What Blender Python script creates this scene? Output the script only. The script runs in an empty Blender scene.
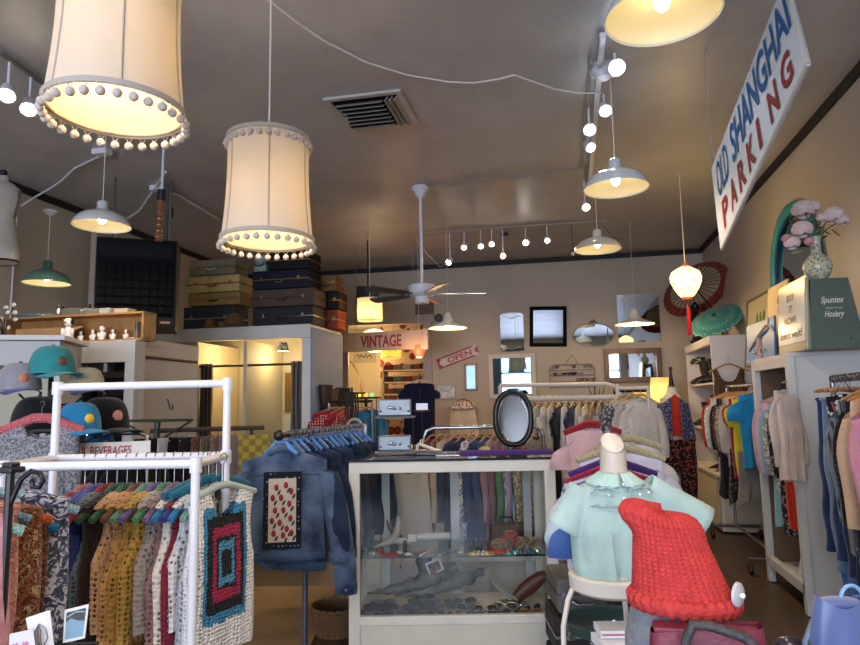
import bpy, bmesh, math, random
from mathutils import Vector, Matrix
PI=math.pi
random.seed(7)
sc=bpy.context.scene
col=sc.collection
# ---------------------------------------------------------------- camera
F=650.; PITCH=math.radians(7.0); YAW=math.radians(12.0); ROLL=math.radians(0.95); CZ=1.45
_cy,_sy,_cp,_sp=math.cos(YAW),math.sin(YAW),math.cos(PITCH),math.sin(PITCH)
FW=Vector((-_sy*_cp,_cy*_cp,_sp)); R0=Vector((_cy,_sy,0)); U0=Vector((_sy*_sp,-_cy*_sp,_cp))
RR=R0*math.cos(ROLL)-U0*math.sin(ROLL); UU=R0*math.sin(ROLL)+U0*math.cos(ROLL)
EYE=Vector((0,0,CZ))
def P(px,py,x=None,y=None,z=None,d=None):
    """a measured point of the photograph as a real place, given one known coordinate or its distance"""
    v=FW+RR*((px-430)/F)+UU*((322.5-py)/F)
    t=d if d is not None else x/v.x if x is not None else y/v.y if y is not None else (z-CZ)/v.z
    return EYE+v*t
def CF(a,b,z=0.): return Vector((a*_cy-b*_sy,a*_sy+b*_cy,z))
cd=bpy.data.cameras.new('camera'); cam=bpy.data.objects.new('camera',cd); col.objects.link(cam)
cd.sensor_width=36; cd.lens=36*F/860; cd.clip_start=.05; cd.clip_end=200
M3=Matrix((RR,UU,-FW)).transposed(); cam.matrix_world=Matrix.Translation(EYE)@M3.to_4x4()
sc.camera=cam
# ---------------------------------------------------------------- colour and materials
def S(h):
    if not isinstance(h,str): return tuple(h)
    h=h.lstrip('#'); h=h if len(h)==6 else h[0]*2+h[1]*2+h[2]*2; o=[]
    for i in (0,2,4):
        c=int(h[i:i+2],16)/255; o.append(c/12.92 if c<=.04045 else ((c+.055)/1.055)**2.4)
    return tuple(o)+(1,)
_mc={}
def newmat(name):
    m=bpy.data.materials.new(name); m.use_nodes=True
    nt=m.node_tree; return m,nt,nt.nodes['Principled BSDF'],nt.nodes,nt.links
def mat(c,rough=.5,metal=0.,noise=0.,nscale=8.,bump=0.,bscale=60.,coat=0.,spec=None,trans=0.):
    if spec is None and rough>=.78: spec=.12
    k=('m',str(c),rough,metal,noise,nscale,bump,bscale,coat,spec,trans)
    if k in _mc: return _mc[k]
    m,nt,b,N,L=newmat('surface'); rgb=S(c)
    b.inputs['Base Color'].default_value=rgb; b.inputs['Roughness'].default_value=rough; b.inputs['Metallic'].default_value=metal
    b.inputs['Coat Weight'].default_value=coat
    if spec is not None: b.inputs['Specular IOR Level'].default_value=spec
    if trans: b.inputs['Transmission Weight'].default_value=trans
    if noise or bump:
        tc=N.new('ShaderNodeTexCoord')
    if noise:
        n=N.new('ShaderNodeTexNoise'); n.inputs['Scale'].default_value=nscale; n.inputs['Detail'].default_value=6
        L.new(tc.outputs['Object'],n.inputs['Vector'])
        r=N.new('ShaderNodeValToRGB'); e=r.color_ramp.elements
        e[0].position=.3; e[1].position=.7
        e[0].color=tuple(x*(1-noise) for x in rgb[:3])+(1,); e[1].color=tuple(min(1,x*(1+noise)) for x in rgb[:3])+(1,)
        L.new(n.outputs['Fac'],r.inputs['Fac']); L.new(r.outputs['Color'],b.inputs['Base Color'])
    if bump:
        n=N.new('ShaderNodeTexNoise'); n.inputs['Scale'].default_value=bscale; n.inputs['Detail'].default_value=4
        L.new(tc.outputs['Object'],n.inputs['Vector'])
        bp=N.new('ShaderNodeBump'); bp.inputs['Strength'].default_value=bump; bp.inputs['Distance'].default_value=.01
        L.new(n.outputs['Fac'],bp.inputs['Height']); L.new(bp.outputs['Normal'],b.inputs['Normal'])
    _mc[k]=m; return m
def emit(c,s):
    k=('e',str(c),s)
    if k in _mc: return _mc[k]
    m,nt,b,N,L=newmat('glowing_lamp'); b.inputs['Base Color'].default_value=S(c)
    b.inputs['Emission Color'].default_value=S(c); b.inputs['Emission Strength'].default_value=s
    _mc[k]=m; return m
def fab(c1,pat=None,c2='#ffffff',c3=None,scale=30.,rough=.9,hole=.3,bump=.4):
    """cloth: plain, floral, stripe, hstripe, check, crochet (open stitches), knit, denim, paisley, dots, lace"""
    k=('f',c1,pat,c2,c3,scale,rough,hole,bump)
    if k in _mc: return _mc[k]
    m,nt,b,N,L=newmat('fabric_'+(pat or 'plain')); a=S(c1); d=S(c2)
    b.inputs['Roughness'].default_value=rough; b.inputs['Specular IOR Level'].default_value=.2
    b.inputs['Sheen Weight'].default_value=.15
    tc=N.new('ShaderNodeTexCoord'); vec=tc.outputs['Object']
    def ramp(src,stops,const=False):
        r=N.new('ShaderNodeValToRGB'); r.color_ramp.interpolation='CONSTANT' if const else 'LINEAR'; e=r.color_ramp.elements
        while len(e)<len(stops): e.new(.5)
        for i,(p,cc) in enumerate(stops): e[i].position=p; e[i].color=cc
        L.new(src,r.inputs['Fac']); return r.outputs['Color']
    def bumpit(src,strength,dist=.004):
        bp=N.new('ShaderNodeBump'); bp.inputs['Strength'].default_value=strength; bp.inputs['Distance'].default_value=dist
        L.new(src,bp.inputs['Height']); L.new(bp.outputs['Normal'],b.inputs['Normal'])
    def noise(s,det=4):
        n=N.new('ShaderNodeTexNoise'); n.inputs['Scale'].default_value=s; n.inputs['Detail'].default_value=det; L.new(vec,n.inputs['Vector']); return n.outputs['Fac']
    def voro(s,feat='F1',rnd=1.):
        n=N.new('ShaderNodeTexVoronoi'); n.feature=feat; n.inputs['Scale'].default_value=s; n.inputs['Randomness'].default_value=rnd; L.new(vec,n.inputs['Vector']); return n
    dark=tuple(x*.8 for x in a[:3])+(1,)
    if pat is None:
        L.new(ramp(noise(9),[(.3,dark),(.7,a)]),b.inputs['Base Color']); bumpit(noise(35,3),bump,.01)
    elif pat=='denim':
        L.new(ramp(noise(7,8),[(.3,a),(.72,d)]),b.inputs['Base Color']); bumpit(noise(60,4),bump,.006)
    elif pat in('floral','dots'):
        v=voro(scale,rnd=1. if pat=='floral' else .2)
        stops=[(0,S(c3 or c2)),(.22,d),(.42,a)] if pat=='floral' else [(0,d),(.3,a)]
        L.new(ramp(v.outputs['Distance'],stops,True),b.inputs['Base Color']); bumpit(noise(35,3),bump*.5,.01)
    elif pat in('paisley','animal'):
        w=N.new('ShaderNodeTexNoise'); w.inputs['Scale'].default_value=scale; w.inputs['Detail'].default_value=3; w.inputs['Distortion'].default_value=2.5; L.new(vec,w.inputs['Vector'])
        L.new(ramp(w.outputs['Fac'],[(0,a),(.46,d),(.55,S(c3 or c1)),(.64,d)],True),b.inputs['Base Color'])
    elif pat in('stripe','hstripe'):
        w=N.new('ShaderNodeTexWave'); w.bands_direction='X' if pat=='stripe' else 'Z'; w.inputs['Scale'].default_value=scale; L.new(vec,w.inputs['Vector'])
        L.new(ramp(w.outputs['Fac'],[(0,a),(.5,d)],True),b.inputs['Base Color'])
    elif pat=='check':
        w=N.new('ShaderNodeTexChecker'); w.inputs['Scale'].default_value=scale; L.new(vec,w.inputs['Vector'])
        w.inputs['Color1'].default_value=a; w.inputs['Color2'].default_value=d; L.new(w.outputs['Color'],b.inputs['Base Color'])
    elif pat in('crochet','lace'):
        v=voro(scale,rnd=.35); dst=v.outputs['Distance']
        L.new(ramp(dst,[(.15,tuple(x*.55 for x in a[:3])+(1,)),(.55,a)]),b.inputs['Base Color'])
        g=N.new('ShaderNodeMath'); g.operation='GREATER_THAN'; g.inputs[1].default_value=hole; L.new(dst,g.inputs[0]); L.new(g.outputs[0],b.inputs['Alpha'])
        bumpit(dst,1.,.012)
    elif pat=='knit':
        v=voro(scale,rnd=.5)
        L.new(ramp(v.outputs['Distance'],[(.0,a),(.6,tuple(x*.6 for x in a[:3])+(1,))]),b.inputs['Base Color']); bumpit(v.outputs['Distance'],.8,-.01 if False else .008)
    elif pat=='mottle':
        L.new(ramp(noise(scale,6),[(.42,a),(.58,d)]),b.inputs['Base Color']); bumpit(noise(scale,3),.5,.01)
    _mc[k]=m; return m
def granny():
    """nested rectangles of wool on a white ground, in the vest's own coordinates"""
    m,nt,b,N,L=newmat('granny_square_wool'); b.inputs['Roughness'].default_value=.95
    tc=N.new('ShaderNodeTexCoord'); sp=N.new('ShaderNodeSeparateXYZ'); L.new(tc.outputs['Object'],sp.inputs[0])
    def mth(op,a,bv=None):
        n=N.new('ShaderNodeMath'); n.operation=op
        for i,q in enumerate((a,bv)):
            if q is None: continue
            if isinstance(q,(int,float)): n.inputs[i].default_value=q
            else: L.new(q,n.inputs[i])
        return n.outputs[0]
    nz=N.new('ShaderNodeTexNoise'); nz.inputs['Scale'].default_value=70; L.new(tc.outputs['Object'],nz.inputs['Vector'])
    jit=mth('MULTIPLY',mth('SUBTRACT',nz.outputs['Fac'],.5),.18)
    u=mth('DIVIDE',mth('ABSOLUTE',sp.outputs['X']),.115); w=mth('DIVIDE',mth('ABSOLUTE',mth('ADD',sp.outputs['Z'],.4)),.21)
    f=mth('ADD',mth('MAXIMUM',u,w),jit)
    r=N.new('ShaderNodeValToRGB'); r.color_ramp.interpolation='CONSTANT'; e=r.color_ramp.elements
    st=[(0,'#15181c'),(.22,'#4d8fae'),(.36,'#1a1a20'),(.44,'#a02445'),(.62,'#17171b'),(.82,'#3c86aa'),(.98,'#e8e6e0')]
    while len(e)<len(st): e.new(.5)
    for i,(p,c) in enumerate(st): e[i].position=p; e[i].color=S(c)
    L.new(f,r.inputs['Fac']); L.new(r.outputs['Color'],b.inputs['Base Color'])
    v=N.new('ShaderNodeTexVoronoi'); v.inputs['Scale'].default_value=75; v.inputs['Randomness'].default_value=.4; L.new(tc.outputs['Object'],v.inputs['Vector'])
    bp=N.new('ShaderNodeBump'); bp.inputs['Strength'].default_value=1; bp.inputs['Distance'].default_value=.01; L.new(v.outputs['Distance'],bp.inputs['Height']); L.new(bp.outputs['Normal'],b.inputs['Normal'])
    g=mth('GREATER_THAN',v.outputs['Distance'],.2); L.new(g,b.inputs['Alpha'])
    return m
def shade_cloth(c='#efe6d0',tr=.55):
    k=('s',c,tr)
    if k in _mc: return _mc[k]
    m,nt,b,N,L=newmat('lampshade_cloth'); N.remove(b); o=N['Material Output']
    d=N.new('ShaderNodeBsdfDiffuse'); t=N.new('ShaderNodeBsdfTranslucent'); x=N.new('ShaderNodeMixShader')
    d.inputs[0].default_value=S(c); t.inputs[0].default_value=S(c); x.inputs[0].default_value=tr
    L.new(d.outputs[0],x.inputs[1]); L.new(t.outputs[0],x.inputs[2]); L.new(x.outputs[0],o.inputs[0]); _mc[k]=m; return m
def glass(tint='#ffffff',refl=.09):
    k=('g',tint,refl)
    if k in _mc: return _mc[k]
    m,nt,b,N,L=newmat('clear_glass'); N.remove(b); o=N['Material Output']
    t=N.new('ShaderNodeBsdfTransparent'); g=N.new('ShaderNodeBsdfGlossy'); x=N.new('ShaderNodeMixShader'); lw=N.new('ShaderNodeLayerWeight'); mp=N.new('ShaderNodeMapRange')
    t.inputs[0].default_value=S(tint); g.inputs['Roughness'].default_value=.02; lw.inputs['Blend'].default_value=.25
    mp.inputs['To Min'].default_value=refl*.6; mp.inputs['To Max'].default_value=.7
    L.new(lw.outputs['Facing'],mp.inputs['Value']); L.new(mp.outputs[0],x.inputs[0]); L.new(t.outputs[0],x.inputs[1]); L.new(g.outputs[0],x.inputs[2]); L.new(x.outputs[0],o.inputs[0])
    _mc[k]=m; return m
WHITEP=mat('#dcdde2',.35); CHROME=mat('#b9bbc0',.18,1.); STEEL=mat('#8b8c90',.35,1.); BLACKM=mat('#141416',.4); DARKW=mat('#2e2018',.5)
CREAM=mat('#d8cfba',.5,noise=.05,nscale=5); WHITEW=mat('#d6d3cc',.5,noise=.05,nscale=4); MIRROR=mat('#c3cad0',.02,1.); BRASS=mat('#b08a4a',.3,1.); WOODH=mat('#a9794a',.5,noise=.2,nscale=20)
CORDM=mat('#d8d4c8',.5); BULB=emit('#fff0cc',30.)
# ---------------------------------------------------------------- mesh building
class MB:
    def __init__(s,M=None): s.v=[]; s.f=[]; s.M=M
    def add(s,vs,fs,M=None):
        n=len(s.v)
        for p in vs:
            p=Vector(p)
            if M is not None: p=M@p
            if s.M is not None: p=s.M@p
            s.v.append(tuple(p))
        s.f+=[[i+n for i in q] for q in fs]; return s
    def box(s,c,z,M=None):
        (x,y,w),(a,b,h)=c,(z[0]/2,z[1]/2,z[2]/2)
        vs=[(x+i*a,y+j*b,w+k*h) for i in(-1,1) for j in(-1,1) for k in(-1,1)]
        return s.add(vs,[(0,1,3,2),(4,6,7,5),(0,4,5,1),(2,3,7,6),(0,2,6,4),(1,5,7,3)],M)
    def plate(s,cx,y,cz,rx,rz,n=40,th=.004):
        return s.prism([(cx+rx*math.cos(2*PI*k/n),cz+rz*math.sin(2*PI*k/n)) for k in range(n)],y-th/2,y+th/2)
    def tube(s,pts,r,seg=8,closed=False,sq=None):
        pts=[Vector(p) for p in pts]; n=len(pts); rs=r if isinstance(r,(list,tuple)) else [r]*n
        vs=[]; prev=None
        for i,p in enumerate(pts):
            if closed: t=pts[(i+1)%n]-pts[i-1]
            else: t=pts[min(i+1,n-1)]-pts[max(i-1,0)]
            if t.length<1e-9: t=Vector((0,0,1))
            t.normalize()
            if prev is None:
                up=Vector((0,0,1)) if abs(t.z)<.9 else Vector((1,0,0)); u=t.cross(up).normalized()
            else:
                u=(prev-t*prev.dot(t)); u=u.normalized() if u.length>1e-6 else t.orthogonal().normalized()
            prev=u; w=t.cross(u)
            for k in range(seg):
                a=2*PI*k/seg; vs.append(p+(u*math.cos(a)+w*math.sin(a)*(sq or 1))*rs[i])
        fs=[]
        for i in range(n if closed else n-1):
            j=(i+1)%n
            for k in range(seg): l=(k+1)%seg; fs.append((i*seg+k,i*seg+l,j*seg+l,j*seg+k))
        if not closed: fs.append(tuple(range(seg))[::-1]); fs.append(tuple((n-1)*seg+k for k in range(seg)))
        return s.add(vs,fs)
    def lathe(s,prof,seg=24,M=None,wob=None):
        vs=[];fs=[]
        for i,(r,z) in enumerate(prof):
            for k in range(seg):
                a=2*PI*k/seg; q=r*(1+(wob(a,i) if wob else 0)); vs.append((q*math.cos(a),q*math.sin(a),z))
        for i in range(len(prof)-1):
            for k in range(seg): l=(k+1)%seg; fs.append((i*seg+k,i*seg+l,(i+1)*seg+l,(i+1)*seg+k))
        if prof[0][0]>1e-4 and prof[0][0]<.0: pass
        return s.add(vs,fs,M)
    def disc(s,c,r,h,seg=20,M=None):
        x,y,z=c; T=Matrix.Translation((x,y,z)); T=(M@T) if M is not None else T
        return s.lathe([(.0001,-h/2),(r,-h/2),(r,h/2),(.0001,h/2)],seg,T)
    def ell(s,c,r,seg=12,M=None,rows=None):
        rows=rows or max(6,seg//2+1)
        if not isinstance(r,(tuple,list)): r=(r,r,r)
        vs=[];fs=[]
        for i in range(rows+1):
            p=PI*i/rows
            for k in range(seg):
                a=2*PI*k/seg; vs.append((c[0]+r[0]*max(math.sin(p),1e-4)*math.cos(a),c[1]+r[1]*max(math.sin(p),1e-4)*math.sin(a),c[2]+r[2]*math.cos(p)))
        for i in range(rows):
            for k in range(seg): l=(k+1)%seg; fs.append((i*seg+k,(i+1)*seg+k,(i+1)*seg+l,i*seg+l))
        return s.add(vs,fs,M)
    def prism(s,poly,y0,y1,M=None):
        n=len(poly); vs=[(x,y0,z) for x,z in poly]+[(x,y1,z) for x,z in poly]
        fs=[tuple(range(n)),tuple(range(2*n-1,n-1,-1))]+[(i,i+n,(i+1)%n+n,(i+1)%n) for i in range(n)]
        return s.add(vs,fs,M)
    def grid(s,fn,nu,nv,cu=False):
        vs=[fn(i/nu,j/nv) for j in range(nv+1) for i in range(nu if cu else nu+1)]; w=nu if cu else nu+1
        fs=[(j*w+i,j*w+(i+1)%w,(j+1)*w+(i+1)%w,(j+1)*w+i) for j in range(nv) for i in range(nu)]
        return s.add(vs,fs)
    def build(s,name,m,parent=None,smooth=False,bevel=0,loc=None,rz=0,solid=0,sub=0):
        me=bpy.data.meshes.new(name); me.from_pydata(s.v,[],s.f); me.update()
        bm=bmesh.new(); bm.from_mesh(me); bmesh.ops.recalc_face_normals(bm,faces=bm.faces); bm.to_mesh(me); bm.free()
        if smooth:
            me.polygons.foreach_set('use_smooth',[True]*len(me.polygons)); me.set_sharp_from_angle(angle=math.radians(45))
        me.materials.append(m); o=bpy.data.objects.new(name,me); col.objects.link(o)
        if parent is not None: o.parent=parent
        if loc is not None: o.location=loc
        o.rotation_euler=(0,0,rz)
        if bevel:
            b=o.modifiers.new('b','BEVEL'); b.width=bevel; b.segments=2; b.limit_method='ANGLE'
        if solid: q=o.modifiers.new('s','SOLIDIFY'); q.thickness=solid; q.offset=0
        if sub: q=o.modifiers.new('u','SUBSURF'); q.levels=sub; q.render_levels=sub
        return o
def box(name,c,z,m,parent=None,bevel=.003,**k): return MB().box(c,z).build(name,m,parent,bevel=bevel,**k)
def tag(o,label,cat,group=None):
    o['label']=label; o['category']=cat
    if group: o['group']=group
    return o
def T(name,label,cat,loc=(0,0,0),rz=0,group=None):
    o=bpy.data.objects.new(name,None); col.objects.link(o); o.location=loc; o.rotation_euler=(0,0,rz); o.empty_display_size=.1
    return tag(o,label,cat,group)
def struct(o): o['kind']='structure'; return o
def dup(root,loc=None,rz=None,label=None,group=None,scale=None):
    def cp(o,par):
        c=o.copy(); col.objects.link(c); c.parent=par
        for ch in [x for x in o.children]: cp(ch,c)
        return c
    r=cp(root,None)
    if loc is not None: r.location=loc
    if rz is not None: r.rotation_euler=(0,0,rz)
    if label: r['label']=label
    if group: r['group']=group
    if scale: r.scale=(scale,)*3
    return r
def text_mesh(txt,shear=0.,extr=.0,bold=0):
    cu=bpy.data.curves.new('t','FONT'); cu.body=txt; cu.size=1; cu.align_x='CENTER'; cu.shear=shear; cu.extrude=extr; cu.resolution_u=3; cu.offset=.012*bold
    o=bpy.data.objects.new('t',cu); col.objects.link(o); bpy.context.view_layer.update()
    me=bpy.data.meshes.new_from_object(o.evaluated_get(bpy.context.evaluated_depsgraph_get()))
    vs=[v.co.copy() for v in me.vertices]; fs=[tuple(p.vertices) for p in me.polygons]
    bpy.data.objects.remove(o); bpy.data.curves.remove(cu); bpy.data.meshes.remove(me)
    x0,x1=min(v.x for v in vs),max(v.x for v in vs); y0,y1=min(v.y for v in vs),max(v.y for v in vs)
    return [((v.x-x0)/(x1-x0),(v.y-y0)/(y1-y0)) for v in vs],fs
def lettering(txt,fn,m,parent=None,shear=0.,name='lettering',bold=0):
    """fn maps (u,v) in 0..1 over the words to a place on the face that carries them"""
    uv,fs=text_mesh(txt,shear,0.,bold); mb=MB()
    mb.add([fn(u,v) for u,v in uv],fs)
    return mb.build(name,m,parent)
def light(kind,loc,e,c='#ffd9a0',r=.05,parent=None,**k):
    l=bpy.data.lights.new('light',kind); l.energy=e; l.color=S(c)[:3]
    if kind=='AREA':
        l.shape='RECTANGLE'; l.size,l.size_y=k['size']
    elif kind in('POINT','SPOT'): l.shadow_soft_size=r
    if kind=='SPOT': l.spot_size=k.get('angle',1.2); l.spot_blend=.6
    o=bpy.data.objects.new('light',l); col.objects.link(o); o.location=loc
    if parent is not None: o.parent=parent
    if 'rot' in k: o.rotation_euler=k['rot']
    return o
# ---------------------------------------------------------------- garments
def body_mesh(w,L,t=.05,flare=1.,nd=.05,nk=.08,back=.3,slope=.28,straps=0.,seed=0,fold=.014,hem=.01,top=.085,NU=36,NV=16,puff=0.,t0=.012):
    rnd=random.Random(seed); ph=rnd.random()*6; k1=rnd.choice((3,4,5)); k2=rnd.choice((6,7,8)); tilt=rnd.uniform(-.02,.02); hp=rnd.random()*6
    mb=MB()
    def fn(u,v):
        cl=v<=1e-6; v=max(0.,(v*(NV+1)-1)/NV)
        a=2*PI*u; hw=w/2
        if straps and v<.42: hw*=1-straps*math.sin(PI*v/.42)**.8
        f=1+(flare-1)*v; hw*=f
        ca,sa=math.cos(a),math.sin(a)
        tt=t0+(t-t0)*min(1,v*2.2)**.7
        if puff and v>.8: tt*=1-puff*((v-.8)/.2)**2; hw*=1-.35*puff*((v-.8)/.2)**2
        x=hw*math.copysign(abs(ca)**.8,ca); y=tt*math.copysign(abs(sa)**.7,sa)
        zs=-top-slope*abs(x)
        if cl and abs(x)>=nk*1.02: y=0.; zs+=t0*.25
        if abs(x)<nk: zs-= (nd if sa<0 else nd*back)*(1-(x/nk)**2)**.7
        z=zs*(1-v)-(top+L)*v
        y+=fold*v*math.sin(k1*x/w*PI*2+ph)*(.5+.5*v)+fold*.5*v*math.sin(k2*x/w*PI*2+ph*2); y+=tilt*v
        x+=.01*v*math.sin(5*v+ph)
        z+=hem*v*v*math.sin(a*2+hp)
        return (x,y,z)
    return mb.grid(fn,NU,NV+1,True)
def sleeve_mesh(side,w,Ls,r0=.07,r1=.05,top=.085,slope=.28,out=.12,sq=.5,seed=0,bend=.03):
    rnd=random.Random(seed+side); mb=MB(); x0=side*(w/2-.025); z0=-top-slope*w/2-.045
    n=9; f=rnd.uniform(-.02,.03)
    def fn(u,v):
        a=2*PI*u; r=r0+(r1-r0)*v; r*=1+.06*math.sin(9*v+a*2)
        cx=x0+side*(out*v*Ls+bend*math.sin(v*PI)); cy=f*v+.01*math.sin(v*6); cz=z0-Ls*v
        sh=(1-v)**2*.03
        return (cx+r*math.cos(a),cy+r*sq*math.sin(a),cz+sh*(-side*math.cos(a)))
    return mb.grid(fn,14,n,True)
def garment(name,label,cat,loc,rz,m,w=.42,L=.62,sl=None,Ls=None,smat=None,seed=None,group=None,**k):
    seed=seed if seed is not None else random.randint(0,9999)
    skw={q:k.pop(q) for q in('r0','r1','out','sq','bend') if q in k}
    o=body_mesh(w,L,seed=seed,**k).build(name,m,None,smooth=True,loc=loc,rz=rz); tag(o,label,cat,group)
    if sl:
        Ls=Ls or (.5 if sl=='long' else .2)
        for sd in(-1,1):
            sleeve_mesh(sd,w,Ls,seed=seed,slope=k.get('slope',.28),top=k.get('top',.085),**skw).build('sleeve',smat or m,o,smooth=True)
    return o
def hanger(label,loc,rz,m,w=.4,r=.006,hook=None,group=None,name='clothes_hanger',sq=None,slope=.28,rail=.018,bar=False,top=.08,broad=False):
    mb=MB(); T0=top; mb.tube([(-w/2,0,-T0-.008-slope*w/2),(-w/4,0,-T0-slope*w/4),(-.03,0,-T0),(.03,0,-T0),(w/4,0,-T0-slope*w/4),(w/2,0,-T0-.008-slope*w/2)],[r*.8,r,r,r,r,r*.8] if not broad else [r*1.2,r*1.8,r,r,r*1.8,r*1.2],10)
    if bar: mb.tube([(-w/2,0,-top-.008-slope*w/2),(w/2,0,-top-.008-slope*w/2)],r*.7,6)
    o=mb.build(name,m,None,smooth=True,loc=loc,rz=rz); tag(o,label,'hanger',group)
    h=[(0,0,-top),(0,0,-.04)]+[(rail*math.sin(a)*.95*0,rail*math.cos(a),rail*math.sin(a)-.018) for a in [PI*(-.45+.2*i) for i in range(8)]]
    h=[(0,p[1],p[2]) for p in h]
    # the hook lies in the hanger's own plane when the rail crosses it
    h=[(p[1],0,p[2]) for p in h]
    MB().tube(h,.0022,6).build('hook',hook or STEEL,o,smooth=True)
    return o
def pants(name,label,loc,rz,m,w=.36,L=.95,seed=0,group=None,cat='jeans'):
    rnd=random.Random(seed); o=T(name,label,cat,loc,rz,group); f=rnd.uniform(-.02,.02)
    MB().grid(lambda u,v:((w/2)*(1-.05*v*0)*math.cos(2*PI*u)*(1+.05*v),(.02+.03*v)*math.sin(2*PI*u),-.09-.28*v),24,5,True).build('seat',m,o,smooth=True)
    for sd in(-1,1):
        def fn(u,v,sd=sd):
            a=2*PI*u; r=w/4*(1.05-.25*v); return (sd*(w/4+.01*v)+r*math.cos(a),(.05-.012*v)*math.sin(a)+f*v+.008*math.sin(v*14+sd),-.34-(L-.3)*v)
        MB().grid(fn,16,12,True).build('leg',m,o,smooth=True)
    MB().tube([(w/2*math.cos(2*PI*i/20),.022*math.sin(2*PI*i/20),-.1) for i in range(20)],.012,6,True).build('waistband',m,o,smooth=True)
    return o
def rail_pipe(pts,r,m,name,parent=None): return MB().tube(pts,r,10).build(name,m,parent,smooth=True)
# ================================================================ the room
RX,LX,BY,FY,CH=2.0,-5.25,10.1,-3.4,3.65
def wallmat(c,rough=.6,n=.07,b=.08): return mat(c,rough,noise=n,nscale=1.6,bump=b,bscale=14)
WALL=wallmat('#b9b09e'); WALLR=wallmat('#bbb3a8'); TRIMD=mat('#15100d',.6); CEILC='#7f776b'
# painted plaster ceiling with patched cracks
CEIL,_nt,_b,_N,_L=newmat('glossy_ceiling_paint'); _b.inputs['Roughness'].default_value=.42; _b.inputs['Base Color'].default_value=S(CEILC)
_tc=_N.new('ShaderNodeTexCoord'); _n=_N.new('ShaderNodeTexNoise'); _n.inputs['Scale'].default_value=1.3; _n.inputs['Detail'].default_value=8; _n.inputs['Distortion'].default_value=1.2
_L.new(_tc.outputs['Object'],_n.inputs['Vector']); _r=_N.new('ShaderNodeValToRGB'); _e=_r.color_ramp.elements
_e[0].position=.35;_e[0].color=S('#adabaa');_e[1].position=.7;_e[1].color=S('#bdbcba'); _L.new(_n.outputs['Fac'],_r.inputs['Fac'])
_v=_N.new('ShaderNodeTexVoronoi'); _v.feature='DISTANCE_TO_EDGE'; _v.inputs['Scale'].default_value=.55
_n2=_N.new('ShaderNodeTexNoise'); _n2.inputs['Scale'].default_value=3; _n2.inputs['Detail'].default_value=5; _L.new(_tc.outputs['Object'],_n2.inputs['Vector'])
_mx=_N.new('ShaderNodeMixRGB'); _mx.inputs[0].default_value=.35; _L.new(_tc.outputs['Object'],_mx.inputs[1]); _L.new(_n2.outputs['Color'],_mx.inputs[2]); _L.new(_mx.outputs[0],_v.inputs['Vector'])
_r2=_N.new('ShaderNodeValToRGB'); _r2.color_ramp.elements[0].position=0;_r2.color_ramp.elements[1].position=.02; _L.new(_v.outputs['Distance'],_r2.inputs['Fac'])
_m2=_N.new('ShaderNodeMixRGB'); _m2.blend_type='MIX'; _m2.inputs[1].default_value=S('#b8b5ae'); _L.new(_r2.outputs['Color'],_m2.inputs[0]); _L.new(_r.outputs['Color'],_m2.inputs[2]); _L.new(_m2.outputs[0],_b.inputs['Base Color'])
_ad=_N.new('ShaderNodeMath'); _ad.operation='ADD'; _L.new(_n.outputs['Fac'],_ad.inputs[0]); _ml=_N.new('ShaderNodeMath'); _ml.operation='MULTIPLY'; _ml.inputs[1].default_value=-.25; _L.new(_r2.outputs['Color'],_ml.inputs[0]); _L.new(_ml.outputs[0],_ad.inputs[1])
_bp=_N.new('ShaderNodeBump'); _bp.inputs['Strength'].default_value=.15; _bp.inputs['Distance'].default_value=.03; _L.new(_ad.outputs[0],_bp.inputs['Height']); _L.new(_bp.outputs['Normal'],_b.inputs['Normal'])
# dark plank floor
FLOOR,_nt,_b,_N,_L=newmat('worn_wood_floor'); _tc=_N.new('ShaderNodeTexCoord'); _mp=_N.new('ShaderNodeMapping'); _mp.inputs['Rotation'].default_value=(0,0,PI/2); _L.new(_tc.outputs['Object'],_mp.inputs[0])
_br=_N.new('ShaderNodeTexBrick'); _br.inputs['Scale'].default_value=1; _br.inputs['Brick Width'].default_value=1.4; _br.inputs['Row Height'].default_value=.11; _br.inputs['Mortar Size'].default_value=.004
_br.inputs['Color1'].default_value=S('#4c3a2c'); _br.inputs['Color2'].default_value=S('#594535'); _br.inputs['Mortar'].default_value=S('#2a1f18'); _L.new(_mp.outputs[0],_br.inputs['Vector'])
_n=_N.new('ShaderNodeTexNoise'); _n.inputs['Scale'].default_value=3; _n.inputs['Detail'].default_value=8; _L.new(_tc.outputs['Object'],_n.inputs['Vector'])
_m2=_N.new('ShaderNodeMixRGB'); _m2.blend_type='MULTIPLY'; _m2.inputs[0].default_value=.6; _L.new(_br.outputs['Color'],_m2.inputs[1]); _L.new(_n.outputs['Fac'],_m2.inputs[2]); _L.new(_m2.outputs[0],_b.inputs['Base Color']); _b.inputs['Roughness'].default_value=.42
BR=13.6 # back of the room beyond the doorway
struct(box('floor',((RX+LX)/2,(FY+BR)/2,-.05),(RX-LX+.4,BR-FY+.4,.1),FLOOR,bevel=0))
struct(box('ceiling',((RX+LX)/2,(FY+BY)/2,CH+.05),(RX-LX+.4,BY-FY+.4,.1),CEIL,bevel=0))
struct(box('wall_right',(RX+.1,(FY+BY)/2,CH/2),(.2,BY-FY,CH),WALLR,bevel=0))
struct(box('wall_left',(LX-.1,(FY+BY)/2,CH/2),(.2,BY-FY,CH),WALL,bevel=0))
DL,DR,DT=-3.63,-2.16,2.76   # doorway in the back wall
w=MB(); w.box(((LX+DL)/2,BY+.1,CH/2),(DL-LX,.2,CH)); w.box(((RX+DR)/2,BY+.1,CH/2),(RX-DR,.2,CH)); w.box(((DL+DR)/2,BY+.1,(CH+DT)/2),(DR-DL,.2,CH-DT)); struct(w.build('wall_back',WALL))
w=MB()
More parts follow.
